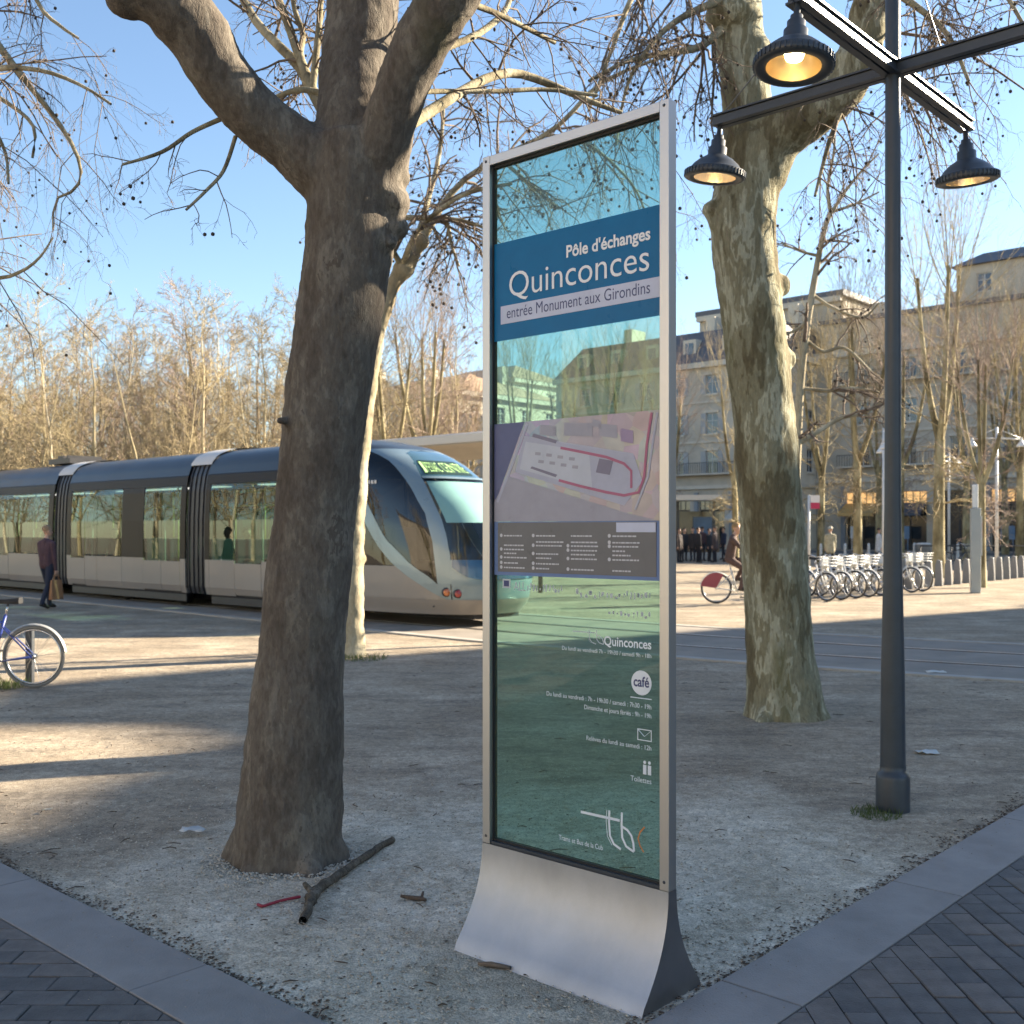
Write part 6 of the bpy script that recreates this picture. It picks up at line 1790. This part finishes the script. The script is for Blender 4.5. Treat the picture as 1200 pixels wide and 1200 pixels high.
    def fn(u, v):
        th = u * 2 * math.pi; ph = v * 1.75
        x, y, z = math.sin(ph) * math.sin(th), math.sin(ph) * math.cos(th), math.cos(ph)
        if y < -.25 and z < .35: f = .80
        else: f = 1.0
        vv = Rh @ Vector((x * .93, y * 1.03, z)); return tuple(c0 + vv * R * f)
    mb.grid(fn, 18, 10); mb.build('hair', mat('hair_' + key, hair, .7, 0, .3, 40.0), t)
    mb = MB()
    for sd in (-1, 1): 
        c = Vector(hd(sd * .032, -.076, .012)) * s; mb.lathe([(.0001, .011 * s), (.008 * s, .007 * s), (.011 * s, 0), (.0001, -.011 * s)], c, 8)
    mb.build('eyes', mat('eye_dark', (.03, .025, .02), .2), t)
    if hat:
        mb = MB(); mb.lathe([(.135 * s, .02 * s), (.098 * s, .035 * s), (.095 * s, .085 * s), (.06 * s, .115 * s), (.0001, .12 * s)], c0, 18); mb.build('hat', cloth(key + 'hat', hat), t)
    return t, [h * s for h in hands], C
# man walking towards the tram with a bag
pm_loc = (-9.42, 21.9, 0)
man, hnd, _ = person('person in a plum jacket and dark jeans walking beside the tram', pm_loc, math.radians(155), 1.70, (.075, .04, .05), (.018, .024, .045), (.30, .19, .10), stride=.35, arm_r=(.05, .05), arm_l=(.15, .75), voxel=.009, key='plum ', coat=False, head_turn=-.3)
M_BAG = mat('bag_tan', (.30, .15, .07), .7, 0, .2, 8.0)
hr = man.matrix_basis if False else (Matrix.Translation(pm_loc) @ Matrix.Rotation(math.radians(155), 4, 'Z'))
hp = hr @ hnd[0]
bag = thing('shopping_bag', 'tan bag held by the person in the plum jacket', 'bag', (hp.x, hp.y, hp.z), math.radians(155))
mb = MB(); mb.add([(-.05, -.15, -.50), (.05, -.15, -.50), (.05, .15, -.50), (-.05, .15, -.50), (-.02, -.13, -.10), (.02, -.13, -.10), (.02, .13, -.10), (-.02, .13, -.10)], [(0, 3, 2, 1), (4, 5, 6, 7), (0, 1, 5, 4), (1, 2, 6, 5), (2, 3, 7, 6), (3, 0, 4, 7)]); mb.build('bag_body', M_BAG, bag, bevel=.012)
for y in (-.012, .012):
    mb = MB(); mb.tube([(y, -.07, -.11), (y, -.05, -.01), (y, 0, .015), (y, .05, -.01), (y, .07, -.11)], .006, 6); mb.build('bag_handle', M_BAG, bag)
# tram passengers (seated)
def tram_pt(t, y, z): v = np.array(TRAM0) + t * E_L + (-y) * E_R; return (float(v[0]), float(v[1]), z)
for t, y, rz, c, lab in ((9.75, YC + .68, 0.4, (.05, .045, .05), 'dark-coated passenger seated in the middle section of the tram'), (4.35, YC + .68, .9, (.04, .045, .05), 'dark-clothed passenger seated near the front section of the tram'), (13.95, YC + .6, -.8, (.03, .03, .035), 'dark-clothed passenger by the rear windows of the tram')):
    person(lab, tram_pt(t, y, .36), rz, 1.70, c, (.02, .02, .03), (.05, .03, .02), seated=True, voxel=.014, key='p%d ' % int(t * 10), arm_r=(.5, .9), arm_l=(.5, .9))
# people on the far side of the square
far = [(796, 53, .8, (.04, .03, .03), (.02, .02, .025), 0, 'dark-clothed person closest to the sign in the waiting group'), (818, 52.5, 1.9, (.02, .02, .025), (.015, .015, .02), 0, 'person in black in the middle of the waiting group'), (838, 53, -2.2, (.08, .06, .06), (.02, .02, .03), 0, 'person in a grey-brown jacket at the edge of the waiting group'), (802, 55, .3, (.03, .03, .035), (.02, .02, .025), 0, 'person in black standing at the left of the waiting group beside the sign'),
       (812, 54.5, -.6, (.035, .03, .03), (.02, .02, .03), 0, 'dark-clothed person in the waiting group, second from the sign'),
       (823, 55.5, 2.4, (.07, .04, .045), (.02, .02, .03), 0, 'person in a maroon top in the waiting group beside the kiosk'),
       (831, 54, .9, (.025, .025, .03), (.02, .018, .02), 0, 'person in black at the right of the waiting group'),
       (848, 58, -1.2, (.03, .04, .08), (.02, .02, .03), .3, 'person in dark blue walking near the blue shopfront'),
       (1006, 56, 1.5, (.06, .035, .03), (.02, .02, .02), .3, 'dark-clothed person walking behind the hire bicycles'),
       (1105, 60, -1.4, (.05, .06, .10), (.03, .03, .05), .3, 'blue-clad person walking by the grey pilaster at right')]
for i, (px, d, rz, c, lg, st, lab) in enumerate(far):
    person(lab, ((px - 600) / F * d, d, 0), rz, 1.68 + .05 * (i % 3), c, lg, (.05, .03, .02), stride=st, voxel=.016, key='f%d ' % i, coat=i % 2 == 0)
person('person in a long beige coat and pale cap beyond the hire bicycles', ((973 - 600) / F * 47, 47, 0), 3.0, 1.74, (.42, .38, .26), (.03, .03, .03), (.4, .38, .33), stride=.3, voxel=.014, key='beige ', coat=True, hat=(.5, .47, .38))
person('person in a white coat walking left of the lamp post', ((1030 - 600) / F * 50, 50, 0), 1.6, 1.70, (.6, .6, .6), (.03, .03, .04), (.05, .03, .02), stride=.35, voxel=.014, key='white ', coat=True)

# ================================================================== BICYCLES
M_TYRE = mat('tyre_rubber', (.03, .03, .03), .8); M_TYREP = mat('tyre_grey', (.22, .21, .19), .75); M_CHROME = mat('chrome', (.6, .6, .6), .22, 1.0)
M_GREYP = mat('bike_grey', (.62, .62, .60), .4)
def ring(r, tube, sides=6, n=40):
    mb = MB(); mb.tube([(r * math.cos(2 * math.pi * k / n), 0, r * math.sin(2 * math.pi * k / n)) for k in range(n)], tube, sides, closed=True); return mb
def wheel(bike, x, R, tyre, front=False):
    w = ring(R - .018, .018, 8).build('wheel', tyre, bike); w.location = (x, 0, R)
    ring(R - .045, .010, 6).build('rim', M_CHROME, w)
    mb = MB(); mb.lathe([(.022, -.05), (.03, -.04), (.03, .04), (.022, .05)], (0, 0, 0), 12, Matrix.Rotation(math.pi / 2, 3, 'X'))
    for k in range(28):
        a = 2 * math.pi * k / 28; mb.bar((.025 * math.cos(a + .35), (.025 if k % 2 else -.025), .025 * math.sin(a + .35)), ((R - .05) * math.cos(a), 0, (R - .05) * math.sin(a)), .0022)
    mb.build('hub_and_spokes', M_CHROME, w); return w
def fender(R, a0, a1, w, x, z):
    mb = MB(); n = 18; vs = []; fs = []
    for k in range(n + 1):
        a = math.radians(a0 + (a1 - a0) * k / n); c, s_ = math.cos(a), math.sin(a)
        for yy, rr in ((-w, R - .012), (-w * .5, R), (w * .5, R), (w, R - .012)): vs.append((x + rr * c, yy, z + rr * s_))
    for k in range(n):
        for j in range(3): q = k * 4 + j; fs.append((q, q + 1, q + 5, q + 4))
    mb.add(vs, fs, True); return mb
def bicycle(name, label, frame_m, loc, rz, R=.345, guard=None, tyre=None, rear_cover=None, basket=False, group=None, step=False, tilt=0.0, front_panel=None):
    """front wheel at +X"""
    b = thing(name, label, 'bicycle', loc, rz, group); b.rotation_euler = (tilt, 0, rz)
    tyre = tyre or M_TYRE; fx, rx = .53, -.52
    wheel(b, fx, R, tyre); wheel(b, rx, R, tyre)
    bb = (-.08, 0, .28); st = (-.22, 0, .78); hd_t = (.36, 0, .86); hd_b = (.40, 0, .68)
    mb = MB(); f = .019
    if step: mb.tube([hd_b, (.15, 0, .42), (-.02, 0, .33), bb], .026, 8)
    else: mb.tube([(hd_t[0] + .01, 0, hd_t[2] - .05), (st[0] + .02, 0, st[2] - .08)], .016, 8); mb.tube([hd_b, bb], f, 8)
    mb.tube([bb, st], f, 8); mb.tube([hd_b, hd_t], .021, 8)
    for y in (-.055, .055):
        mb.tube([(bb[0] - .02, y * .6, bb[2]), (rx, y, R)], .010, 6); mb.tube([(st[0] + .03, y * .4, st[2] - .12), (rx, y, R)], .009, 6)
    mb.build('frame', frame_m, b)
    mb = MB(); mb.tube([(hd_b[0], 0, hd_b[2]), (hd_b[0] + .02, 0, .655)], .02, 8)
    for y in (-.05, .05): mb.tube([(hd_b[0] + .012, y, .66), (hd_b[0] + .05, y, .5), (fx, y, R)], .012, 6)
    mb.build('fork', frame_m, b)
    mb = MB(); mb.tube([hd_t, (.335, 0, .98)], .013, 8); mb.tube([(.20, -.28, 1.02), (.29, -.22, 1.03), (.345, -.10, .99), (.345, .10, .99), (.29, .22, 1.03), (.20, .28, 1.02)], .011, 8); mb.build('handlebar', M_CHROME, b)
    mb = MB()
    for y in (-1, 1): mb.tube([(.19, y * .283, 1.02), (.265, y * .236, 1.028)], .017, 8)
    mb.build('grips', M_BLACK, b)
    mb = MB(); mb.tube([st, (st[0] - .03, 0, .90)], .012, 8); mb.build('seat_post', M_CHROME, b)
    mb = MB(); sx = st[0] - .04; pl = [(sx - .13, .075), (sx - .12, -.075), (sx - .02, -.055), (sx + .06, -.025), (sx + .14, -.018), (sx + .14, .018), (sx + .06, .025), (sx - .02, .055)]
    n = len(pl); mb.add([(x, y, .925 + (.015 if x < sx - .1 else 0)) for x, y in pl] + [(x, y * .8, .955 + (.02 if x < sx - .1 else 0)) for x, y in pl] + [(x, y, .895) if False else (x, y * .9, .905) for x, y in pl], [tuple(range(n, 2 * n))] + [(i, (i + 1) % n, (i + 1) % n + n, i + n) for i in range(n)] + [(i, (i + 1) % n, (i + 1) % n + 2 * n, i + 2 * n) for i in range(n)] + [tuple(range(2 * n, 3 * n))]); mb.build('saddle', M_BLACK, b, bevel=.008)
    cr = ring(.085, .006, 6, 24).build('chainring', M_CHROME, b); cr.location = (bb[0], -.045, bb[2])
    mb = MB(); mb.tube([(0, 0, 0), (0, .02, 0)], .018, 8); mb.bar((0, -.02, 0), (.10, -.025, -.13), .012, .022); mb.bar((0, .11, 0), (-.10, .115, .13), .012, .022); mb.tube([(0, -.02, 0), (0, .11, 0)], .010, 6); mb.build('crank', M_CHROME, cr)
    mb = MB(); mb.box((.10, -.07, -.13), (.09, .08, .022)); mb.box((-.10, .16, .13), (.09, .08, .022)); mb.build('pedal', M_BLACK, cr)
    if guard:
        for x, a0, a1 in ((rx, -8, 172), (fx, 25, 185)): fender(R + .022, a0, a1, .028, x, R).build('mudguard', guard, b)
        mb = MB()
        for a in (172, 130):
            q = ((R + .02) * math.cos(math.radians(a)), (R + .02) * math.sin(math.radians(a)))
            for y in (-.045, .045): mb.bar((rx, y, R), (rx + q[0], y * .6, R + q[1]), .004)
        mb.build('mudguard_stay', M_CHROME, b)
    if rear_cover:
        for y in (-.045, .045):
            mb = MB(); n = 14; pts = [(rx, y, R)] + [(rx + (R - .0) * math.cos(math.radians(a)), y, R + (R - .0) * math.sin(math.radians(a))) for a in np.linspace(62, 172, n)]
            mb.add(pts, [(0, i, i + 1) for i in range(1, n)]); mb.build('wheel_cover', rear_cover, b)
    if basket:
        mb = MB()
        for z, sx_, sy_ in ((.80, .26, .28), (.87, .28, .32), (.94, .30, .36), (1.0, .32, .40)):
            mb.tube([(.56 + a * sx_ / 2, c * sy_ / 2, z) for a, c in ((-1, -1), (1, -1), (1, 1), (-1, 1))], .006, 5, closed=True)
        for k in range(12):
            a = 2 * math.pi * k / 12; mb.bar((.56 + .12 * math.cos(a), .13 * math.sin(a), .80), (.56 + .16 * math.cos(a), .19 * math.sin(a), 1.0), .005)
        mb.bx(.44, .68, -.13, .13, .792, .80); mb.build('basket', M_GREYP, b)
    if front_panel:
        mb = MB(); mb.bx(.47, .50, -.10, .10, .72, .98); mb.build('front_panel', front_panel, b, bevel=.015)
        mb = MB(); mb.lathe([(.0001, .03), (.03, .02), (.035, -.02), (.0001, -.03)], (.53, 0, .70), 10, Matrix.Rotation(math.pi / 2, 3, 'Y')); mb.build('headlamp', M_CHROME, b)
    return b
M_BBLUE = mat('bike_blue', (.025, .045, .22), .3, 0, .1, 6.0, coat=.6); M_ALU = mat('mudguard_pale', (.50, .49, .45), .4, .5)
bicycle('bicycle', 'blue bicycle with pale mudguards cut off by the left edge', M_BBLUE, (-5.34, 10.95, 0), math.radians(182), .335, M_ALU, M_TYREP).scale = (.94, .94, .94)
# post behind it
pst = thing('short_post', 'short dark post standing behind the blue bicycle wheel', 'post', (-5.06, 11.35, 0)); mb = MB(); mb.bx(-.035, .035, -.035, .035, 0, .55); mb.build('shaft', M_DARKMETAL, pst, bevel=.005); mb = MB(); mb.bx(-.04, .04, -.04, .04, .551, .575); mb.build('cap', M_BLACK, pst, bevel=.004)
# grass tufts
M_GRASS = mat('grass_blade', (.085, .12, .025), .8, 0, .4, 20.0)
def tuft(label, c, n, rad, h):
    r = np.random.default_rng(int(abs(c[0] * 100)) + n); V = []; Q = []
    for i in range(n):
        a = r.uniform(0, 6.28); q = rad * math.sqrt(r.random()); x, y = c[0] + q * math.cos(a), c[1] + q * math.sin(a); hh = h * r.uniform(.4, 1.1); lx, ly = r.normal(0, .35, 2) * hh; w = .0035; d = r.uniform(0, 3.14); b = len(V)
        V += [(x - w * math.cos(d), y - w * math.sin(d), 0), (x + w * math.cos(d), y + w * math.sin(d), 0), (x + lx * .5, y + ly * .5, hh * .65), (x + lx, y + ly, hh)]; Q.append((b, b + 1, b + 3, b + 2))
    tag(link_mesh('grass_tuft', np_mesh('grass_tuft', V, Q, False), M_GRASS), label, 'grass', kind='stuff')
tuft('small grass tuft at the foot of the short post', (-5.25, 11.0), 500, .32, .09)
tuft('thin grass tuft at the foot of the street lamp', (LX - .13, LY - .1), 260, .14, .05)
tuft('thin grass tuft at the foot of the pale knobbly tree', (-1.85, 13.4), 300, .3, .07)

# hire bicycles in their docks
M_HW = mat('hire_white', (.66, .66, .64), .35, 0, .06, 4.0, coat=.4); M_HRED = mat('hire_red', (.30, .05, .07), .4); M_DOCK = mat('dock_steel', (.20, .20, .20), .5, .3, .1, 4.0)
r0 = np.array([6.75, 24.6]); nb = 8
names = ['first', 'second', 'third', 'fourth', 'fifth', 'sixth', 'seventh', 'eighth', 'ninth', 'tenth', 'eleventh', 'twelfth', 'thirteenth', 'fourteenth', 'fifteenth', 'sixteenth', 'seventeenth', 'eighteenth', 'nineteenth', 'twentieth', 'twenty-first', 'twenty-second', 'twenty-third']
hire = None
for i in range(nb):
    p = r0 + E_R * (.72 * i) if i < 6 else r0 + E_R * (.72 * i + .35)
    lab = 'white hire bicycle in the dock row, %s from the mottled trunk' % names[i]
    ang = math.atan2(-E_L[1], -E_L[0]) - .25
    if hire is None:
        hire = bicycle('hire_bicycle', lab, M_HW, (p[0], p[1], 0), ang, .325, M_HW, None, None, True, 'hire bicycles in the docks', True, 0, M_HW); b = hire
    else:
        b = copy_tree(hire); b.location = (p[0], p[1], 0); b['label'] = lab
    b.rotation_euler.z = ang + random.uniform(-.05, .05)
dock0 = None
dmb = MB(); dmb.prism([(-.13, 0), (.09, 0), (.08, .30), (.05, .72), (-.06, .75), (-.11, .6)], -.05, .05)
for i in range(23):
    p = r0 + E_R * (.72 * i) - (-E_L) * .95 * 0 + E_L * .75
    if i >= nb: p = r0 + E_R * (.72 * i + .4) + E_L * .2
    lab = 'grey steel cycle dock, %s in the row from the mottled trunk' % names[i]
    if dock0 is None:
        d = thing('cycle_dock', lab, 'cycle dock', (p[0], p[1], 0), math.atan2(-E_L[1], -E_L[0]), 'cycle docks'); dmb.build('body', M_DOCK, d, bevel=.01)
        mb = MB(); mb.bx(.055, .075, -.045, .045, .34, .56); o = mb.build('lock_plate', M_BLACK, d); o.rotation_euler.y = -.1; dock0 = d
    else:
        d = copy_tree(dock0); d.location = (p[0], p[1], 0); d['label'] = lab
# ticket terminal of the hire scheme
tp = at(1143, 690, 27.5)
ter = thing('ticket_terminal', 'slim grey terminal with a pale red-marked box by the docks', 'terminal', (tp[0], tp[1], 0), math.atan2(-E_L[1], -E_L[0]) + .4)
mb = MB(); mb.bx(-.12, .12, -.20, .14, 0, 2.15); mb.build('body', mat('terminal_grey', (.33, .35, .34), .4, .2, .06, 2.0), ter, bevel=.02)
mb = MB(); mb.bx(.125, .15, -.16, .10, .95, 1.95); sc_ = mb.build('panel', mat('terminal_white', (.66, .65, .60), .45), ter); mb = MB(); mb.bx(.152, .156, -.13, .07, 1.45, 1.8); mb.build('red_mark', mat('terminal_red', (.42, .10, .05), .5), sc_)
mb = MB(); mb.bx(-.08, .06, -.14, .02, 2.152, 2.75); mb.build('mast', M_HW, ter, bevel=.02)
# cyclist
cp = at(868, 708, 23.4); ca = math.radians(-12)
bk = bicycle('bicycle', 'hire bicycle with a red rear wheel cover ridden past the mottled trunk', M_HW, (cp[0] + .0, cp[1], 0), ca, .335, M_HW, None, M_HRED, True, None, True)
cy, ch_, _ = person('person in a brown coat riding the red-covered hire bicycle', (cp[0] - .24 * math.cos(ca), cp[1] - .24 * math.sin(ca), .06), ca + math.pi / 2, 1.72, (.09, .055, .045), (.10, .06, .05), (.30, .18, .07), pose='ride', arm_r=(.75, .35), arm_l=(.75, .35), lean=.22, voxel=.012, key='rider ')

# ================================================================== STREET FURNITURE FAR OFF
kp = at(815, 660, 57); ks = thing('bus_shelter', 'flat-roofed shelter with pale roof edge behind the waiting group', 'shelter', (kp[0] - 1.2, 57.5, 0), math.radians(-6))
mb = MB(); mb.bx(-4.5, 2.6, -1.2, 1.2, 3.15, 3.42); mb.build('roof', M_CANE, ks); mb = MB(); mb.bx(-4.5, 2.6, 1.0, 1.05, .4, 2.6); mb.build('back_glass', M_SHOPG, ks)
for x in (-4.2, -1.8, .4, 2.3):
    mb = MB(); mb.bx(x - .06, x + .06, .9, 1.1, 0, 3.149); mb.build('post', M_DARKMETAL, ks)
mb = MB(); mb.bx(1.2, 2.2, .80, .95, .6, 2.3); mb.build('poster', M_SHOPB, ks); mb = MB(); mb.bx(-4.3, -.2, .75, .80, .5, 2.1); mb.build('timetable_panel', mat('worn_posters', (.20, .19, .18), .7, 0, .8, 3.0), ks)
sp = at(948, 660, 42); fs_ = thing('stop_sign', 'thin stop post with a white and red flag right of the mottled trunk', 'sign', (sp[0], 42, 0), .1)
mb = MB(); mb.tube([(0, 0, 0), (0, 0, 2.95)], .05, 8); mb.build('post', M_GREYP, fs_); mb = MB(); mb.bx(.06, .42, -.03, .03, 2.42, 2.95); f_ = mb.build('flag', mat('flag_white', (.7, .68, .66), .5), fs_); mb = MB(); mb.bx(.06, .42, -.036, -.031, 2.42, 2.66); mb.build('flag_band', mat('flag_red', (.45, .03, .09), .5), f_)
def far_lamp(px, d, h, lab, n=2):
    p = at(px, 660, d); t = thing('square_lamp', lab, 'street lamp', (p[0], d, 0), gw.uniform(0, 1.5), 'lamps across the square')
    mb = MB(); mb.tube([(0, 0, 0), (0, 0, h + .4)], [.07, .05], 8); mb.build('pole', M_GREYP, t)
    for k in range(n):
        s = -1 if k % 2 else 1; mb = MB(); mb.tube([(0, 0, h), (s * .95, 0, h - .05)], .03, 6); mb.tube([(0, 0, h + .35), (s * .9, 0, h)], .012, 5); mb.build('arm', M_GREYP, t); mb = MB(); mb.lathe([(.03, .12), (.05, .0), (.16, -.16), (.19, -.22), (.15, -.23)], (s * .92, 0, h - .1), 12); mb.build('lamp_head', M_HW, t)
far_lamp(1036, 34, 4.4, 'thin pale lamp standing just left of the big lamp post')
far_lamp(1112, 52, 4.9, 'distant thin lamp with two pale heads right of the big lamp post')
far_lamp(1168, 40, 5.0, 'distant lamp with pale head near the right edge')
bp_ = at(1082, 652, 52); bn = thing('litter_bin', 'small grey cylindrical litter bin across the square', 'bin', (bp_[0], 52, 0)); mb = MB(); mb.lathe([(.0001, 0), (.30, 0), (.33, .85), (.33, .9), (.28, .9), (.28, .8), (.0001, .8)], sides=16); mb.build('drum', mat('bin_grey', (.25, .24, .22), .6, .2), bn); mb = MB(); mb.lathe([(.35, .905), (.35, .95), (.2, .98), (.0001, .98)], sides=16); mb.build('lid', M_GREYP, bn)
b2 = bicycle('bicycle', 'dark bicycle leaning by the railings across the square', M_IRON, (at(1122, 660, 46)[0], 46, 0), .3, .34, None, None, None, True)
for i in range(7):
    px = 962 + 33 * i; d = 50; p = at(px, 660, d); bo = thing('bollard', 'slim grey bollard across the square, %s from the mottled trunk' % names[i], 'bollard', (p[0], d + i * .6, 0), 0, 'bollards across the square'); mb = MB(); mb.lathe([(.07, 0), (.06, .8), (.065, .82), (.05, .95), (.0001, .98)], sides=10); mb.build('shaft', M_GREYP, bo); mb = MB(); mb.lathe([(.075, .70), (.075, .76)], sides=10); mb.build('band', M_HW, bo)
# low railing behind the docks
rl = at(1130, 660, 44); rr_ = thing('railing', 'low dark railing behind the cycle docks', 'railing', (rl[0] - 1.8, 44, 0), .05)
mb = MB(); mb.tube([(0, 0, .95), (5.2, 0, .95)], .025, 6); mb.build('top_rail', M_IRON, rr_); mb = MB(); mb.tube([(0, 0, .35), (5.2, 0, .35)], .02, 6); mb.build('lower_rail', M_IRON, rr_)
for k in range(9):
    mb = MB(); mb.tube([(.02 + .645 * k, 0, 0), (.02 + .645 * k, 0, .95)], .02, 6); mb.build('baluster', M_IRON, rr_)

# ================================================================== SMALL THINGS ON THE GROUND
def ground_at(px, py): 
    d = EYE * F / (py - HOR); return ((px - 600) / F * d, d)
stick = []
for px, py, r in ((462, 988, .016), (440, 1000, .018), (418, 1015, .019), (400, 1028, .020), (380, 1042, .022), (368, 1052, .023), (363, 1066, .021), (356, 1084, .019)):
    x, y = ground_at(px, py); stick.append((x, y, .018, r))
stick = smooth_path(stick, 26); g = np.random.default_rng(8); stick[:, :2] += g.normal(0, .004, (26, 2))
T = Tubes(); T.add(stick[:, :3], stick[:, 3] * g.uniform(.88, 1.12, 26), 9)
x, y = ground_at(366, 1052); T.add(np.array([(x, y, .02), (x - .03, y + .01, .05), (x - .04, y + .015, .06)]), np.array([.015, .012, .009]), 7)
me = T.mesh('branch'); base = stick[0][:3].copy(); me.transform(Matrix.Translation((-base[0], -base[1], 0)))
o = link_mesh('fallen_branch', me, bark('bark_dry', [(0.35, (.075, .06, .045)), (.55, (.14, .115, .085)), (.7, (.22, .19, .15))], 14, .8, .6, None), None); o.location = (base[0], base[1], 0); tag(o, 'crooked dry branch lying between the thick trunk and the sign', 'branch')
T = Tubes(); c = [ground_at(a, b) for a, b in ((302, 1062), (308, 1064), (318, 1061), (332, 1057), (352, 1053))]; p = smooth_path([(x, y, .008, .0065) for x, y in c], 16); T.add(p[:, :3], p[:, 3], 6)
o = link_mesh('red_string', T.mesh('red_string'), mat('red_plastic', (.30, .02, .035), .5)); tag(o, 'short red plastic strip lying at the foot of the thick trunk', 'litter')
tw_ = MB(); c = [ground_at(a, b) for a, b in ((470, 1053), (482, 1055), (494, 1056), (499, 1058))]; tw_.tube([(x, y, .011) for x, y in c], [.007, .010, .011, .006], 7); a_, b_ = c[2]; tw_.tube([(a_, b_, .012), (a_ + .006, b_ + .02, .035)], [.007, .005], 6); o = tw_.build('dark_twig', M_LEAF); tag(o, 'small black twig lying left of the sign foot', 'twig')
tw_ = MB(); c = [ground_at(a, b) for a, b in ((560, 1132), (575, 1133), (598, 1137))]; tw_.tube([(x, y, .009) for x, y in c], [.006, .011, .007], 7); o = tw_.build('bark_piece', M_TWIG); tag(o, 'small piece of bark lying in front of the sign foot', 'bark')
M_PAPER = mat('paper_scrap', (.55, .55, .52), .8, 0, .1, 20.0)
def paper(px, py, w, h, lab):
    x, y = ground_at(px, py); mb = MB(); r = random.Random(px)
    mb.grid(lambda u, v: (x + (u - .5) * w + r.uniform(-.006, .006), y + (v - .5) * h + r.uniform(-.008, .008), .012 + r.uniform(0, .02)), 5, 3); o = mb.build('paper_scrap', M_PAPER); m = o.modifiers.new('t', 'SOLIDIFY'); m.thickness = .001; tag(o, lab, 'litter')
paper(226, 977, .13, .07, 'crumpled pale paper scrap left of the thick trunk'); paper(1085, 884, .15, .10, 'pale paper scrap on the sand right of the lamp post'); paper(55, 953, .04, .03, 'tiny white paper scrap far left near the sunlit sand'); paper(1096, 789, .22, .12, 'pale scrap lying on the tramway border right of the lamp post')
